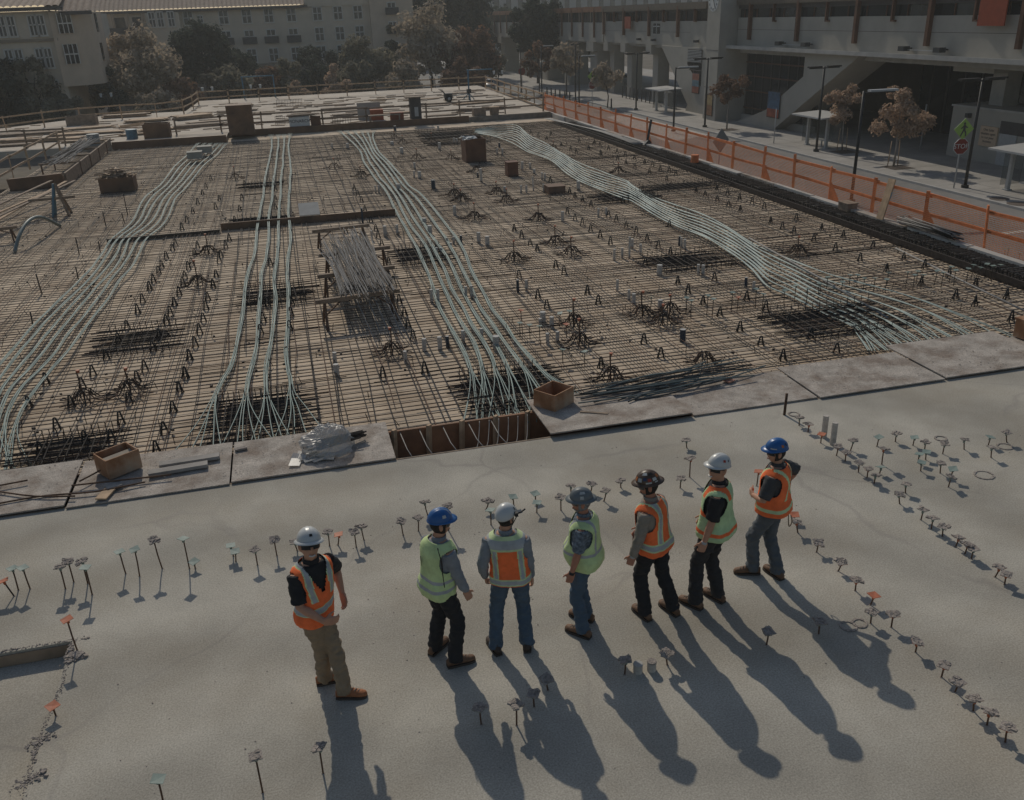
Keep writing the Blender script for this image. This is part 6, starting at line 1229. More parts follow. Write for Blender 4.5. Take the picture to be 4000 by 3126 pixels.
car(27.5, 122, 1.4, mat('white_car2',(.55,.55,.54),.3,.03,2), 'white car far up the street')
car(45.0, 118, 1.5, mat('white_car3',(.5,.5,.5),.3,.03,2), 'white car parked under the walkway')
car(43.0, 128, 1.5, mat('blue_car',(.05,.08,.12),.3,.03,2), 'dark blue car parked under the walkway')
# lantern posts at the far street
for k, (x, y) in enumerate(((-15.5,93),(-6.5,94),(15.5,93),(22.8,96),(-2.0,94))):
    r = thing('lantern_post', 'old style lantern post behind the far rail, %s from the left' % nth([0,1,3,4,2][k]), 'street lamp', (x,y,S), 0, 'lantern posts behind the far rail')
    MB().tube([(0,0,0),(0,0,3.6)], .05, 6).build('post', pole_m, r); MB().box(-.45,.45,-.03,.03,3.4,3.46).build('arm', pole_m, r)
    for s in (-.45,.45): MB().cyl(s,0,3.46,3.8,.09,8,0,.14).build('lantern', white_m, r)
frame_ = thing('gantry', 'grey steel gantry frame behind the tall brown box', 'gantry', (-1.5, 83.2, -.1))
for sx in (-1.3,1.3): MB().tube([(sx,0,0),(sx,0,1.9)], .06, 6).build('leg', blue_m, frame_)
MB().tube([(-1.4,0,1.9),(1.4,0,1.9)], .06, 6).build('beam', blue_m, frame_)
# ------------------------------------------------------------------ people
def fuse(mb, name, mats, voxel=.009, smooth=3, wrinkle=0.0, wscale=(9,9,22), seed=0):
    """union of overlapping closed shapes as one continuous smooth surface"""
    me = bpy.data.meshes.new('tmp'); me.from_pydata(mb.v, [], mb.f); o = bpy.data.objects.new('tmp', me); COL.objects.link(o)
    r = o.modifiers.new('r', 'REMESH'); r.mode = 'VOXEL'; r.voxel_size = voxel; r.use_smooth_shade = True
    s = o.modifiers.new('s', 'SMOOTH'); s.iterations = smooth; s.factor = .5
    bpy.context.view_layer.update(); dg = bpy.context.evaluated_depsgraph_get()
    out = bpy.data.meshes.new_from_object(o.evaluated_get(dg)); out.name = name
    bpy.data.objects.remove(o); bpy.data.meshes.remove(me)
    if wrinkle:
        ns = [v.normal.copy() for v in out.vertices]
        for v, n in zip(out.vertices, ns):
            p = Vector((v.co.x*wscale[0]+seed, v.co.y*wscale[1], v.co.z*wscale[2]))
            k = noise.noise(p) + .5*noise.noise(p*2.1)
            v.co += n*(k*wrinkle)
    out.materials.clear(); out.materials.append(mats)
    out.polygons.foreach_set('use_smooth', [True]*len(out.polygons)); out.update()
    return out
def frame(a):
    return Vector((cos(a), -sin(a), 0)), Vector((sin(a), cos(a), 0))   # right, forward for compass heading a
def ik(a, c, l1, l2, hint):
    d = c-a; L = min(d.length, (l1+l2)*.998); u = d.normalized(); c2 = a+u*L
    x = (l1*l1-l2*l2+L*L)/(2*L); h = sqrt(max(0, l1*l1-x*x))
    w = hint - u*hint.dot(u); w.normalize()
    return a+u*x+w*h, c2
TORSO = [(-.10,.140,.100,0),(-.04,.165,.118,-.008),(.02,.170,.120,-.006),(.10,.160,.112,.002),(.20,.163,.112,.004),(.30,.176,.116,.004),(.39,.188,.115,0),(.44,.182,.104,-.004),(.48,.150,.088,-.006),(.51,.105,.074,-.004),(.545,.064,.062,.002)]
def tint(name, c, **k): return mat(name, c, .85, .12, 9, 5, .15, 60, **k)
SKIN = mat('skin', (.48,.255,.165), .6, .1, 8, 4); SKIN2 = mat('skin_ruddy', (.42,.19,.12), .6, .1, 8, 4)
ORG = tint('vest_orange', (.92,.175,.05)); LIM = tint('vest_lime', (.56,.68,.33)); LIM2 = tint('vest_green', (.46,.62,.34)); SIL = tint('reflective_silver', (.40,.41,.41)); TRIM = tint('trim_lime', (.56,.66,.36)); OTR = tint('trim_orange', (.88,.17,.05))
BLK = tint('black_cloth', (.022,.022,.024)); DEN = tint('blue_denim', (.075,.11,.15)); GDEN = tint('grey_denim', (.10,.11,.12)); KHA = tint('khaki_cloth', (.27,.20,.13)); GRY = tint('grey_shirt', (.23,.245,.265)); TAU = tint('taupe_shirt', (.27,.235,.195)); CHA = tint('charcoal_shirt', (.06,.06,.062)); DRK = tint('dark_trousers', (.035,.033,.033))
PAT = mat('patterned_shirt', (.20,.24,.28), .85, .9, 28, 3, col2=(.05,.06,.075))
BOOT = mat('brown_boot', (.17,.095,.055), .7, .25, 12, 5, .3); TBOOT = mat('tan_boot', (.36,.14,.06), .7, .2, 12, 5, .3); DBOOT = mat('dark_boot', (.06,.042,.033), .7, .25, 12, 5, .3); SOLE = mat('boot_sole', (.07,.055,.045), .8)
HAIR = mat('dark_hair', (.03,.024,.02), .8, .3, 40)
GHAIR = mat('grey_hair', (.22,.21,.20), .8, .3, 40)
def person(label, feet, hip, chest, head, height, vest, colors, arms, hat, **o):
    k = height/1.86; rr = random.Random(len(label))
    fl = [(Vector((*a, 0)), Vector((*b, 0))) for a, b in feet]
    ctr = sum((a+b for a, b in fl), Vector())/4
    root = thing('person', label, 'person', ctr, 0, 'men standing on the slab')
    fl = [(a-ctr, b-ctr) for a, b in fl]
    hip, chest, head = radians(hip), radians(chest), radians(head)
    Rh, Fh = frame(hip); Rc, Fc = frame(chest); Rd, Fd = frame(head)
    lean = o.get('lean', (0, 0)); belly = o.get('belly', 0); wide = o.get('wide', 1.0)
    P0 = Vector((0,0,.945*k - o.get('drop', .0))) + Rh*o.get('shift', (0,0))[0] + Fh*o.get('shift', (0,0))[1] + Vector((o.get('ws',0),0,0))
    LN = Rh*lean[0] + Fh*lean[1] + Vector((o.get('wl',0),0,0))
    def ring(s):
        s = max(TORSO[0][0], min(TORSO[-1][0], s))
        for i in range(len(TORSO)-1):
            if TORSO[i+1][0] >= s: break
        a, b = TORSO[i], TORSO[i+1]; t = (s-a[0])/(b[0]-a[0])
        w, d, y = [a[j]+(b[j]-a[j])*t for j in (1,2,3)]
        g = math.exp(-((s-.10)/.13)**2); w += .02*belly*g; d += .045*belly*g; y += .035*belly*g
        q = max(0, min(1, (s+.02)/.4)); an = hip + (chest-hip)*q
        R_, F_ = frame(an)
        c = P0 + Vector((0,0,s*k)) + LN*(max(0,s)/.5) + F_*(y*k)
        return c, R_, F_, w*k*wide, d*k*wide
    def surf(s, th, off):
        c, R_, F_, w, d = ring(s); n = 2/2.5
        cx, cy = cos(th), sin(th)
        x = math.copysign(abs(cx)**n, cx); y = math.copysign(abs(cy)**n, cy)
        return c + R_*(x*(w+off)) + F_*(y*(d+off)), x*(w+off), y*(d+off)
    def torso(mb, s0, s1, off, n=22, m=14):
        vs = []
        for i in range(m+1):
            for j in range(n): vs.append(surf(s0+(s1-s0)*i/m, 2*pi*j/n, off)[0])
        mb.add(vs, [(i*n+j, i*n+(j+1)%n, (i+1)*n+(j+1)%n, (i+1)*n+j) for i in range(m) for j in range(n)] + [tuple(range(n-1,-1,-1)), tuple(range(m*n, m*n+n))])
    # joints
    leg = []
    for i, (h, t) in enumerate(fl):
        sgn = -1 if i == 0 else 1
        fd = (t-h).normalized(); ank = h + fd*.075 + Vector((0,0,.10*k))
        hj = P0 + Rh*(sgn*.092*k) + Vector((0,0,-.03*k))
        kn, an = ik(hj, ank, .42*k, .425*k, fd+Fh*.6)
        leg.append((hj, kn, an, fd, h, t))
    arm = []
    for i, (wr, hint, hd) in enumerate(arms):
        sgn = -1 if i == 0 else 1
        c, R_, F_, w, d = ring(.445)
        sh = c + R_*(sgn*(w-.012*k)) - F_*(.004)
        tg = P0 + LN + Rc*wr[0]*k + Fc*wr[1]*k + Vector((0,0,wr[2]*k))
        hv = Rc*hint[0] + Fc*hint[1] + Vector((0,0,hint[2]))
        el, wj = ik(sh, tg, .285*k, .255*k, hv)
        arm.append((sh, el, wj, (Rc*hd[0]+Fc*hd[1]+Vector((0,0,hd[2]))).normalized(), sgn))
    nk, _, _, _, _ = ring(.545)
    Hc = nk + Vector((0,0,.132*k)) + Fd*(.018*k) + Rd*o.get('headshift', 0)
    tilt = Matrix.Rotation(radians(o.get('nod', 2)), 3, Rd.cross(Vector((0,0,0))) if False else Rd)
    tilt = Matrix.Rotation(-radians(o.get('nod', 2)), 3, Rd) @ Matrix.Rotation(radians(o.get('roll', 0)), 3, Fd)
    def HP(x, y, z): return Hc + tilt @ (Rd*(x*k) + Fd*(y*k) + Vector((0,0,z*k)))
    def headpt(th, ph, off=0.0):
        x, y, z = cos(ph)*cos(th), cos(ph)*sin(th), sin(ph)
        X, Y, Z = x*.076, y*.096, z*.118
        if z < 0: X *= 1-.30*(-z)**1.3; Y = Y*(1-.22*(-z)) + (.022*(-z) if y > 0 else .02*(-z))
        if y > 0.2 and abs(z) < .75:
            Y += .024*math.exp(-(x/.16)**2-((z+.10)/.17)**2)           # nose
            Y += .006*math.exp(-((z-.16)/.10)**2)                       # brow
            Y -= .008*math.exp(-((abs(x)-.36)/.16)**2-((z-.03)/.10)**2) # eye sockets
            Y += .006*math.exp(-(x/.3)**2-((z+.50)/.09)**2)            # lips
            Y += .010*math.exp(-(x/.25)**2-((z+.86)/.16)**2)           # chin
        return HP(X+x*off, Y+y*off, Z+z*off)
    # ---- body, one continuous skin
    B = MB(); torso(B, -.10, .53, -.006)
    nu, nv = 30, 22; vs = [headpt(2*pi*j/nu, -pi/2+.02+(pi-.04)*i/nv) for i in range(nv+1) for j in range(nu)]
    B.add(vs, [(i*nu+j, i*nu+(j+1)%nu, (i+1)*nu+(j+1)%nu, (i+1)*nu+j) for i in range(nv) for j in range(nu)] + [tuple(range(nu-1,-1,-1)), tuple(range(nv*nu, nv*nu+nu))])
    B.tube([ring(.48)[0], nk, Hc-Vector((0,0,.03*k))-Fd*.01], [.062*k,.058*k,.056*k], 14)
    for s in (-1,1): B.tube([HP(s*.070,-.012,-.035), HP(s*.080,-.014,-.01), HP(s*.083,-.018,.025), HP(s*.076,-.016,.04)], [.010*k,.017*k,.018*k,.008*k], 8)
    for (hj, kn, an, fd, h, t) in leg:
        B.tube([hj+Vector((0,0,.06)), hj.lerp(kn,.4), kn, kn.lerp(an,.35), kn.lerp(an,.8), an, an-Vector((0,0,.04))], [.078*k,.076*k,.054*k,.056*k,.04*k,.036*k,.036*k], 12)
        B.tube([an-Vector((0,0,.045*k))-fd*.03, h+fd*.13+Vector((0,0,.045)), t-fd*.03+Vector((0,0,.035))], [.038*k,.036*k,.026*k], 10)
    for (sh, el, wj, hd, sgn) in arm:
        B.tube([sh-Vector((0,0,-.01)), sh.lerp(el,.5), el, el.lerp(wj,.3), el.lerp(wj,.75), wj], [.050*k,.047*k,.040*k,.043*k,.032*k,.026*k], 12)
        # hand: palm, four fingers, thumb
        u = ((wj-el).normalized()*.8 + hd*.2*0 + Vector((0,0,0))).normalized()
        if o.get('handdir', [None,None])[0 if sgn < 0 else 1]: 
            q = o['handdir'][0 if sgn < 0 else 1]; u = (Rc*q[0]+Fc*q[1]+Vector((0,0,q[2]))).normalized()
        pn = hd - u*hd.dot(u); pn.normalize(); e = u.cross(pn)
        pc = wj + u*(.045*k)
        M = Matrix((e, u, pn)).transposed().to_4x4(); M.translation = pc
        B.box(-.040*k,.040*k,-.052*k,.045*k,-.014*k,.014*k,0,M)
        cu = o.get('curl', .5)
        for f_ in range(4):
            L = (.066,.076,.071,.056)[f_]*k; b0 = pc + e*((f_-1.5)*-.0205*k*sgn) + u*(.038*k)
            P = [b0]; a_ = cu*.5; dcur = b0
            for seg_ in range(3):
                dv = u*cos(a_)+pn*sin(a_); dcur = dcur + dv*(L*(.42,.33,.27)[seg_]); P.append(dcur); a_ += cu
            B.tube(P, [.0098*k,.0095*k,.009*k,.007*k], 7)
        # thumb leaves the side of the palm
        tb0 = pc + e*(.034*k*sgn) - u*(.025*k); tdir = (e*sgn*.7 + u*.65 + pn*.35).normalized()
        B.tube([tb0, tb0+tdir*.032*k, tb0+tdir*.05*k+u*.018*k+pn*.008*k, tb0+tdir*.058*k+u*.036*k+pn*.016*k], [.013*k,.012*k,.0105*k,.008*k], 7)
    body = inst('body', fuse(B, 'body', o.get('skin', SKIN), .0085, 2), root)
    # ---- trousers
    T_ = MB(); torso(T_, -.095, .05, .014)
    for (hj, kn, an, fd, h, t) in leg:
        hem = an.copy(); hem.z = .055
        T_.tube([hj+Vector((0,0,.05)), hj.lerp(kn,.35), hj.lerp(kn,.75), kn, kn.lerp(an,.4), kn.lerp(an,.8), hem], [v*k*o.get('slim',1) for v in (.097,.097,.084,.079,.077,.075,.080)], 16)
    inst('trousers', fuse(T_, 'trousers', colors[1], .011, 2, .016, (11,11,20), rr.random()*50), root)
    if o.get('belt', True):
        b = MB(); n = 40; vs = []
        for s in (.035,.065):
            for j in range(n): vs.append(surf(s, 2*pi*j/n, .019)[0])
        b.add(vs, [(j,(j+1)%n,n+(j+1)%n,n+j) for j in range(n)], 0, True); b.build('belt', BLK, root)
    # ---- shirt
    S_ = MB(); torso(S_, -.09 if o.get('untucked') else -.01, .515, .016)
    for (sh, el, wj, hd, sgn) in arm:
        if o.get('long'): S_.tube([sh, sh.lerp(el,.4), sh.lerp(el,.85), el, el.lerp(wj,.4), el.lerp(wj,.93)], [.078*k,.072*k,.064*k,.060*k,.055*k,.043*k], 14)
        else: S_.tube([sh, sh.lerp(el,.4), sh.lerp(el,.9)], [.078*k,.075*k,.074*k], 14)
    shirt = inst('shirt', fuse(S_, 'shirt', colors[0], .011, 2, .010, (14,14,18), rr.random()*50), root)
    b = MB(); n = 26; c0 = ring(.515)[0]; c1 = nk+Vector((0,0,.022*k)); vs = []
    for (c, r_) in ((c0,.074),(c0.lerp(c1,.6),.074),(c1,.070),(c1,.065),(c0,.066)):
        for j in range(n): vs.append(c + Rc*(r_*k*cos(2*pi*j/n)) + Fc*(r_*k*sin(2*pi*j/n)))
    b.add(vs, [(i*n+j,i*n+(j+1)%n,(i+1)*n+(j+1)%n,(i+1)*n+j) for i in range(4) for j in range(n)], 0, True); b.build('collar', o.get('collar', colors[0]), shirt)
    # ---- vest as a shell with its openings and stripes cut along the cloth
    style, base, trim = vest
    NS, NT = 74, 116; hem = o.get('hem', -.07); pts = []
    for i in range(NS+1):
        s = hem + (.528-hem)*i/NS
        for j in range(NT):
            th = 2*pi*j/NT; loose = .034 + .012*max(0, (.12-s)/.2) + o.get('flare',0)*max(0,(.3-s)/.4)
            p, x, y = surf(s, th, loose*k)
            p = p + (p-ring(s)[0]).normalized()*(.016*abs(noise.noise((x*10, s*3.2+x*3, y*10+k*7)))*(1.3-s*2 if s < .4 else .5)+.006*abs(noise.noise((x*16+s*9, s*20, y*16))))*(1 if s < .42 else .3)
            pts.append((p, s, x/k, y/k))
    parts = {0: MB(), 1: MB(), 2: MB()}; idx = {}
    for i in range(NS):
        for j in range(NT):
            q = [i*NT+j, i*NT+(j+1)%NT, (i+1)*NT+(j+1)%NT, (i+1)*NT+j]
            s = (pts[q[0]][1]+pts[q[2]][1])/2; x = (pts[q[0]][2]+pts[q[1]][2]+pts[q[2]][2]+pts[q[3]][2])/4; y = (pts[q[0]][3]+pts[q[1]][3])/2
            if ((abs(x)/wide-.222)/.062)**2 + ((s-.345)/.135)**2 < 1: continue
            c = style(s, x, y)
            if c is None: continue
            parts[c].add([pts[a][0] for a in q], [(0,1,2,3)], 0, True)
    def weld(mb, name, m, par):
        me = mb.mesh(name, m); bm = bmesh.new(); bm.from_mesh(me); bmesh.ops.remove_doubles(bm, verts=bm.verts, dist=.0004); bmesh.ops.recalc_face_normals(bm, faces=bm.faces); bm.to_mesh(me); bm.free(); return inst(name, me, par)
    vo = weld(parts[0], 'vest', base, root)
    md = vo.modifiers.new('thickness', 'SOLIDIFY'); md.thickness = .003; md.offset = -1
    if parts[1].f: weld(parts[1], 'reflective_stripe', SIL, vo)
    if parts[2].f: weld(parts[2], 'trim', trim, vo)
    if o.get('backtext'):
        p, _, _ = surf(.30, -pi/2-.35, .034*k); nrm = (p-ring(.30)[0]).normalized(); nrm.z = 0
        tx = inst('lettering', text_mesh(o['backtext'], .075, BLK), vo, p+nrm*.012); tx.rotation_euler = nrm.to_track_quat('Z','Y').to_euler(); tx.rotation_euler = (pi/2, 0, atan2(nrm.y, nrm.x)+pi/2)
    # ---- boots
    for (hj, kn, an, fd, h, t) in leg:
        sd_ = Vector((fd.y,-fd.x,0)); L = max((t-h).length, .27)+.015; b = MB()
        rows = [(-.012,.030,.075),(.03,.038,.10),(.09,.040,.115),(.14,.043,.095),(.19,.048,.072),(.235,.047,.060),(L-.015,.036,.052),(L,.018,.034)]
        n = 14; vs = []
        for (d, w, hh_) in rows:
            for j in range(n):
                a = 2*pi*j/n; zz_ = max(-.8, sin(a)); vs.append(h + fd*d + sd_*(w*cos(a)) + Vector((0,0, hh_*.5+.012+zz_*hh_*.5)))
        b.add(vs, [(i*n+j,i*n+(j+1)%n,(i+1)*n+(j+1)%n,(i+1)*n+j) for i in range(len(rows)-1) for j in range(n)]+[tuple(range(n-1,-1,-1)),tuple(range((len(rows)-1)*n,len(rows)*n))], 0, True)
        b.tube([h+fd*.06+Vector((0,0,.05)), an+Vector((0,0,.03))], [.050,.052], 14)
        bt = b.build('boot', colors[2], root)
        sb_ = MB(); out = []
        for (d, w, hh_) in rows: out.append((d, w+.005))
        ol = [h+fd*d+sd_*w for d, w in out] + [h+fd*d-sd_*w for d, w in reversed(out)]
        m_ = len(ol); sb_.add([(p.x,p.y,.001) for p in ol]+[(p.x,p.y,.024) for p in ol], [tuple(range(m_)), tuple(range(2*m_-1,m_-1,-1))]+[(j,(j+1)%m_,m_+(j+1)%m_,m_+j) for j in range(m_)]); sb_.build('sole', SOLE, bt)
        lc = MB()
        for q in range(4):
            d = .11+q*.03; zt = .118-.014*q; lc.tube([h+fd*d+sd_*.022+Vector((0,0,zt-.004)), h+fd*(d+.01)+Vector((0,0,zt+.006)), h+fd*(d+.02)-sd_*.022+Vector((0,0,zt-.004))], .004, 5)
        lc.build('laces', TAU, bt)
    # ---- hair, face furniture
    if o.get('hair'):
        b = MB(); nu, nv = 28, 10; vs = []
        for i in range(nv+1):
            for j in range(nu+1):
                th = radians(35)+ -radians(35)*2 + 0; th = radians(162) + (radians(378-162))*j/nu; ph = radians(-38)+radians(70)*i/nv
                vs.append(headpt(th, ph, .007))
        b.add(vs, [(i*(nu+1)+j, i*(nu+1)+j+1, (i+1)*(nu+1)+j+1, (i+1)*(nu+1)+j) for i in range(nv) for j in range(nu)], 0, True); b.build('hair', o['hair'], root)
    if o.get('beard'):
        b = MB(); nu, nv = 20, 6; vs = [headpt(radians(20)+radians(140)*j/nu, radians(-66)+radians(36)*i/nv, .005) for i in range(nv+1) for j in range(nu+1)]
        b.add(vs, [(i*(nu+1)+j, i*(nu+1)+j+1, (i+1)*(nu+1)+j+1, (i+1)*(nu+1)+j) for i in range(nv) for j in range(nu)], 0, True); b.build('beard', o['beard'], root)
    if o.get('shades'):
        b = MB(); n = 16
        for zr in ((.002,.034),):
            vs = [headpt(radians(22)+radians(136)*j/n, math.asin((z)/.118), .010) for z in (-.004,.018,.036) for j in range(n+1)]
            b.add(vs, [(i*(n+1)+j,i*(n+1)+j+1,(i+1)*(n+1)+j+1,(i+1)*(n+1)+j) for i in range(2) for j in range(n) if not (i == 0 and abs(j-n/2+.5) < 1.2)], 0, True)
        g = b.build('sunglasses' if o['shades'] == 2 else 'glasses', black_m if o['shades'] == 2 else mat('lens', (.12,.11,.10), .1), root)
        tb2 = MB()
        for s in (-1,1): tb2.tube([HP(s*.070,.05,.028), HP(s*.084,-.01,.03)], .0035, 5)
        tb2.build('temple', black_m, g)
    else:
        b = MB()
        for s in (-1,1): b.tube([HP(s*.042,.083,.004), HP(s*.018,.090,.004)], .006, 6)
        b.build('eyes', black_m, root)
    b = MB(); b.tube([HP(-.026,.088,-.058), HP(0,.101,-.064), HP(.026,.088,-.058)], .0065 if o.get('smile') else .004, 6)
    b.build('mouth', white_m if o.get('smile') else mat('lips', (.18,.06,.045), .6), root)
    # ---- hard hat
    hm, kind, stick = hat
    hr = MB(); nu, nv = 44, 16; vs = []
    z0 = .066; RX, RY, RZ = .104, .126, .115
    if kind == 'climb': RX, RY, RZ, z0 = .106, .126, .112, .052
    def dome(th, ph, off=0):
        x, y, z = cos(ph)*cos(th), cos(ph)*sin(th), sin(ph)
        r_ = 1.0
        if kind != 'climb' and abs(x) < .5: r_ += .020*sum(math.exp(-((x-c)/.055)**2) for c in (-.28,0,.28))*min(1, ph*2.5)
        zz_ = z*RZ*r_
        if kind == 'climb' and y < 0: zz_ -= .035*(1-z)*(-y)
        return HP(x*(RX*r_+off), y*(RY*r_+off), z0+zz_+z*off)
    vs = [dome(2*pi*j/nu, pi/2*.985*i/nv) for i in range(nv+1) for j in range(nu)]
    hr.add(vs, [(i*nu+j,i*nu+(j+1)%nu,(i+1)*nu+(j+1)%nu,(i+1)*nu+j) for i in range(nv) for j in range(nu)]+[tuple(range(nv*nu,nv*nu+nu))], 0, True)
    if kind == 'climb':
        hb_ = MB()
        for s in (-1,1):
            hb_.tube([HP(s*.100,-.03,.02), HP(s*.075,.01,-.06), HP(s*.03,.05,-.125)], .005, 5); hb_.tube([HP(s*.105,.05,.03), HP(s*.075,.01,-.06)], .005, 5)
        hb_.build('chin_strap', black_m, root)
    ho_ = hr.build('hard_hat', hm, root); ho_.modifiers.new('t','SOLIDIFY').thickness = .004
    if kind != 'climb':
        br = MB(); n = 48; ins, outs = [], []
        for j in range(n):
            th = 2*pi*j/n; fr_ = max(0, sin(th)); bk_ = max(0, -sin(th))
            if kind == 'full': w_ = .024 + .022*fr_**2 + .020*bk_**2; dz = -.010-.002*fr_
            else: w_ = .007 + .044*fr_**1.6; dz = -.004-.008*fr_
            ins.append(HP(cos(th)*RX*.995, sin(th)*RY*.995, z0+.004)); outs.append(HP(cos(th)*(RX+w_), sin(th)*(RY+w_), z0+dz))
        lo = [p-Vector((0,0,.005)) for p in outs]
        br.add(ins+outs+lo, [(j,(j+1)%n,n+(j+1)%n,n+j) for j in range(n)]+[(n+j,n+(j+1)%n,2*n+(j+1)%n,2*n+j) for j in range(n)], 0, True); bo = br.build('brim', hm, ho_)
    else:
        g = MB()
        for s in (1,): g.tube([HP(s*.116,.03,.07), HP(s*.150,.06,.085), HP(s*.175,.10,.11)], .008, 6); g.box(-.015,.015,-.02,.02,-.02,.02,0,Matrix.Translation(HP(.118,.02,.07)))
        g.build('headlamp_clip', black_m, ho_)
    for (th, ph, w_, h_, mm) in stick:
        b = MB(); th, ph = radians(th), radians(ph); vs = [dome(th+w_*(i-1), ph+h_*(j-1), .0035) for j in range(3) for i in range(3)]
        b.add(vs, [(j*3+i,j*3+i+1,(j+1)*3+i+1,(j+1)*3+i) for j in range(2) for i in range(2)], 0, True); b.build('sticker', mm, ho_)
    return root, dict(P0=P0, surf=surf, HP=HP, dome=dome, arm=arm, ho=ho_, vo=vo, k=k, ring=ring)

def band(s, a, b_, t=.012):
    if a <= s <= b_: return 1
    if a-t <= s <= b_+t: return 2
    return 0
def vneck(s, x, y, z0=.24, w=.10): return y > 0 and s > z0 and abs(x) < w*(s-z0)/(.50-z0)
def st1(s, x, y):
    if vneck(s, x, y): return None
    c = band(s, .07, .115)
    if c: return c
    if s > .19: 
        c = band(abs(x), .085, .125, .010)
        if c: return c
    return 0
def st2(s, x, y):
    if vneck(s, x, y, .38, .08): return None
    return 1 if (.0 < s < .035 or .10 < s < .135) else 0
def st3(s, x, y):
    if vneck(s, x, y, .3): return None
    if s > .395: return 1 if s < .49 else 2
    if s > .375: return 2
    c = band(s, -.03, .02, .014)
    if c: return c
    if s > .02: return band(abs(x), .115, .15, .014)
    return 0
def st4(s, x, y):
    if vneck(s, x, y, .3): return None
    if .11 < s < .15 and abs(x) > .0: return 1
    if s > .15 and .10 < abs(x) < .135: return 1
    return 0
def st5(s, x, y):
    if vneck(s, x, y, .28): return None
    c = band(s, .0, .05, .016)
    if c: return c
    if s > .05: return band(abs(x), .075, .115, .016)
    return 0
def st6(s, x, y):
    if vneck(s, x, y, .3, .08): return None
    if -.005 < s < .035: return 2
    if s > .40 and .09 < abs(x) < .15: return 2
    if y > 0 and .20 < s < .25 and abs(x) > .05: return 2
    return 0
def st7(s, x, y):
    if vneck(s, x, y, .3): return None
    if .02 < s < .062: return 2
    if y < 0 and s > .14 and abs(abs(x)-.62*abs(s-.30)) < .024: return 2
    if y > 0 and s > .2 and .085 < abs(x) < .125: return 2
    return 0
WHT = mat('hat_white', (.52,.52,.50), .35, .05, 6, spec=.5); BLU = mat('hat_blue', (.012,.10,.30), .35, .06, 6, spec=.5); GRH = mat('hat_grey', (.14,.155,.16), .45, .12, 10); BKH = mat('hat_black', (.095,.06,.042), .4, .3, 14)
stW = mat('sticker_white', (.45,.45,.43), .6, .15, 30); stR = mat('sticker_red', (.40,.06,.04), .6); stB = mat('sticker_navy', (.03,.05,.12), .6); stK = mat('sticker_black', (.02,.02,.02), .6); stO = mat('sticker_orange', (.5,.16,.05), .6)
hang = lambda s, fwd=.02, out=.24, z=-.09: ((s*out, fwd, z), (s*.35, -.9, 0), (-s, .15, 0))
P1, J1 = person('laughing man in orange vest, white helmet and khaki trousers striding apart at the left', [((-.20,6.88),(.03,6.83)), ((-.38,7.12),(-.14,7.14))], 118, 152, 168, 1.92, (st1, ORG, TRIM), (BLK, KHA, TBOOT),
  [((-.27,-.02,.02),(-.6,-.8,0),(1,.2,0)), ((.07,.235,.03),(1,-.55,-.1),(-.3,-1,0))], (WHT,'full',[(90,30,.14,.10,stK)]), shades=2, smile=True, collar=BLK, ws=-.12, wl=.03, nod=-18, wide=.92, slim=.92, handdir=[None,(-.9,.35,-.1)], curl=.55, hem=-.07, roll=-6)
P2, J2 = person('man in blue helmet, lime vest and grey long sleeves facing right', [((.77,7.22),(.94,7.38)), ((.91,7.0),(1.17,7.03))], 60, 62, 82, 1.80, (st2, LIM, TRIM), (GRY, BLK, BOOT),
  [hang(-1), hang(1,.14,.22,-.10)], (BLU,'visor',[(10,32,.17,.13,stW),(60,55,.05,.5,stW)]), long=True, shades=1, hair=HAIR, ws=-.06, wl=.05, backtext='CSJ', hem=-.12, wide=.97, curl=.5)
P3, J3 = person('man seen from behind with orange back panel, white climbing helmet and blue jeans', [((1.44,7.02),(1.40,7.28)), ((1.73,6.98),(1.79,7.24))], 16, 14, 48, 1.76, (st3, ORG, TRIM), (GRY, DEN, DBOOT),
  [((-.235,.04,-.05),(-.5,-.9,0),(1,.1,0)), ((.255,.06,-.10),(.4,-.9,0),(-1,.1,0))], (WHT,'climb',[(200,20,.08,.10,stK),(20,35,.06,.16,stK)]), long=True, hair=HAIR, hem=-.05, wide=1.03, curl=.9, ws=.03, wl=-.03)
P4, J4 = person('stout man in lime vest over patterned shirt with dark grey full brim helmet', [((2.41,7.01),(2.23,7.22)), ((2.53,7.26),(2.36,7.44))], -52, -62, -72, 1.73, (st4, LIM, TRIM), (PAT, DEN, BOOT),
  [hang(-1,.10,.25,-.12), hang(1,.08,.24,-.1)], (GRH,'full',[(190,48,.32,.12,stW),(185,22,.16,.14,stW)]), belly=1.0, wide=1.07, shades=1, beard=GHAIR, hair=GHAIR, skin=SKIN2, untucked=True, ws=.07, wl=-.03, hem=-.13, curl=.5)
P5, J5 = person('man in orange vest with taupe sleeves and black helmet full of stickers', [((3.11,7.09),(3.04,7.35)), ((3.43,7.08),(3.35,7.33))], -34, -46, -68, 1.82, (st5, ORG, TRIM), (TAU, BLK, BOOT),
  [hang(-1,.10,.24,-.12), ((.20,.16,.0),(.6,-.8,0),(-1,0,0))], (BKH,'full',[(140,24,.2,.17,stW),(168,30,.16,.14,stB),(192,24,.15,.14,stR),(220,24,.2,.14,stW),(165,58,.34,.14,stW),(210,56,.3,.12,stK),(112,26,.17,.18,stO),(248,34,.2,.16,stO),(186,9,.24,.07,stW),(225,8,.16,.06,stW)]), long=True, shades=1, beard=GHAIR, hair=HAIR, skin=SKIN2, hem=-.10, nod=9, ws=-.04, wl=-.06, curl=.7)
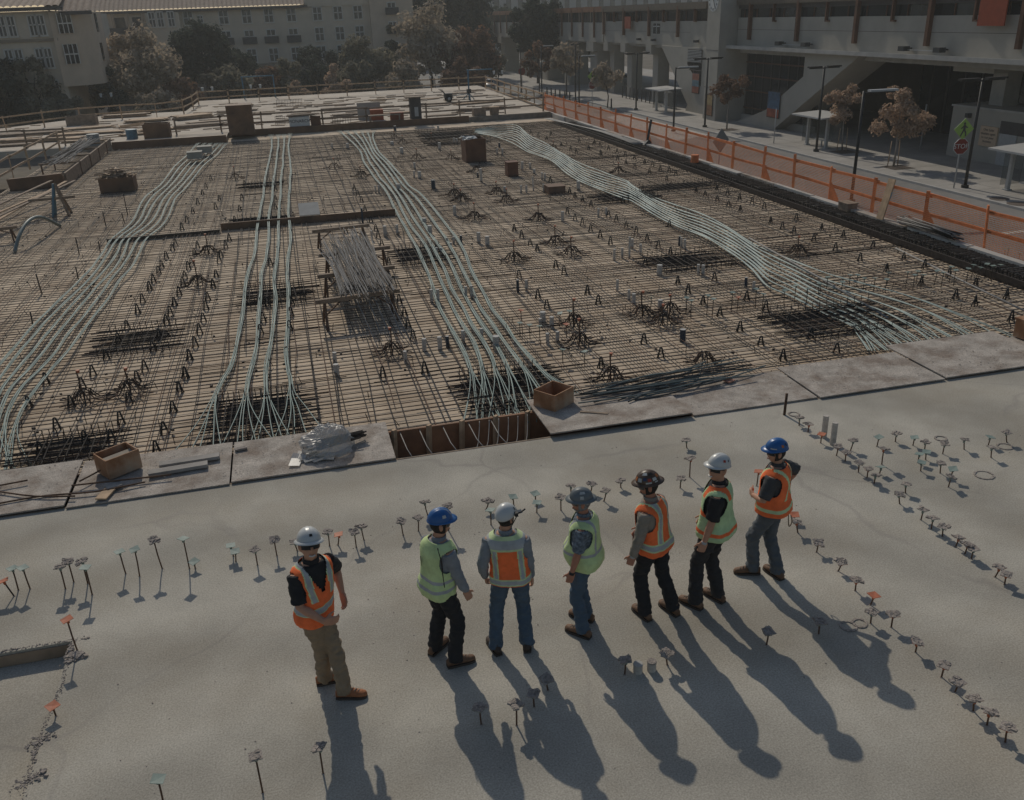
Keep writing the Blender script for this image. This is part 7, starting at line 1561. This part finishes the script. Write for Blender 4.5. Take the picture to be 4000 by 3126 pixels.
P6, J6 = person('smiling man in green vest, black short sleeves and white visor helmet', [((3.72,7.11),(3.58,7.34)), ((4.0,7.15),(3.90,7.38))], -38, -58, -104, 1.87, (st6, LIM2, OTR), (BLK, DRK, BOOT),
  [hang(-1,.10,.24,-.12), hang(1,.12,.2,-.02)], (WHT,'visor',[(168,34,.13,.11,stR),(196,34,.05,.10,stK)]), shades=2, smile=True, hem=-.07, flare=.025, curl=.8, nod=-10, ws=.10)
P7, J7 = person('man in orange vest with lime cross on the back, blue helmet and grey jeans', [((4.64,7.53),(4.40,7.62)), ((4.82,7.34),(4.76,7.60))], -46, -44, -76, 1.79, (st7, ORG, TRIM), (CHA, GDEN, BOOT),
  [((-.10,.22,.13),(-.9,-.6,-.2),(.3,-.9,.1)), ((.27,-.02,.12),(1,-.7,0),(-1,0,0))], (BLU,'visor',[(200,28,.13,.13,stO),(228,32,.08,.12,stK),(150,14,.3,.05,stW)]), shades=2, handdir=[(.75,.5,-.05),None], hair=HAIR, hem=-.03, flare=.035, curl=.8, drop=.01, wide=1.05, ws=.08)
# small things the men carry
vt = J2['vo']; p = [J2['surf'](s, t_, .034*J2['k'])[0] for s, t_ in ((.50,-.9),(.42,-.75),(.32,-.62),(.2,-.5),(.08,-.35),(.0,-.2))]
MB().tube(smooth_path(p, 4), .007, 6).build('shoulder_strap', black_m, vt)
p = [J7['surf'](s, t_, .036*J7['k'])[0] for s, t_ in ((.53,-1.35),(.40,-1.3),(.2,-1.28),(.05,-1.25))]; q_ = p[-1].copy()
MB().tube(smooth_path(p+[q_+Vector((0,-.02,-.2)), q_+Vector((.02,-.02,-.32)), q_+Vector((.05,-.02,-.27)), q_+Vector((.03,-.02,-.18))], 4), .006, 6).build('lanyard', mat('tan_cord',(.22,.16,.11),.8), J7['vo'])
for J, ai in ((J4,0),(J5,0),(J6,0)):
    sh, el, wj, hd, sgn = J['arm'][ai]; u_ = (wj-el).normalized(); MB().tube([wj-u_*.02, wj+u_*.008], .031, 12).build('wrist_watch', black_m if J is J4 else ltgrey_m, J['ho'].parent)
pc = J5['surf'](.08, 2.5, .04)[0]
MB().box(-.04,.04,-.03,.03,-.07,.07,0,Matrix.Translation(pc)).build('tool_pouch', mat('pouch',(.10,.03,.02),.8), J5['vo'])

# ------------------------------------------------------------------ thin summer haze over the whole place
hb = MB().box(-905, 905, -305, 1505, S-1.3, 24.5)
hz_o = hb.build('haze', []) if False else inst('haze', hb.mesh('haze', []))
hm_ = bpy.data.materials.new('haze_air'); hm_.use_nodes = True
hn = hm_.node_tree.nodes; hn.remove(hn['Principled BSDF'])
pv = hn.new('ShaderNodeVolumePrincipled'); pv.inputs['Color'].default_value = (.90, .90, .86, 1); pv.inputs['Density'].default_value = 0.0008; pv.inputs['Anisotropy'].default_value = .2
hm_.node_tree.links.new(pv.outputs[0], hn['Material Output'].inputs['Volume'])
hz_o.data.materials.append(hm_); hz_o['kind'] = 'stuff'; hz_o['label'] = 'thin pale haze over the site'
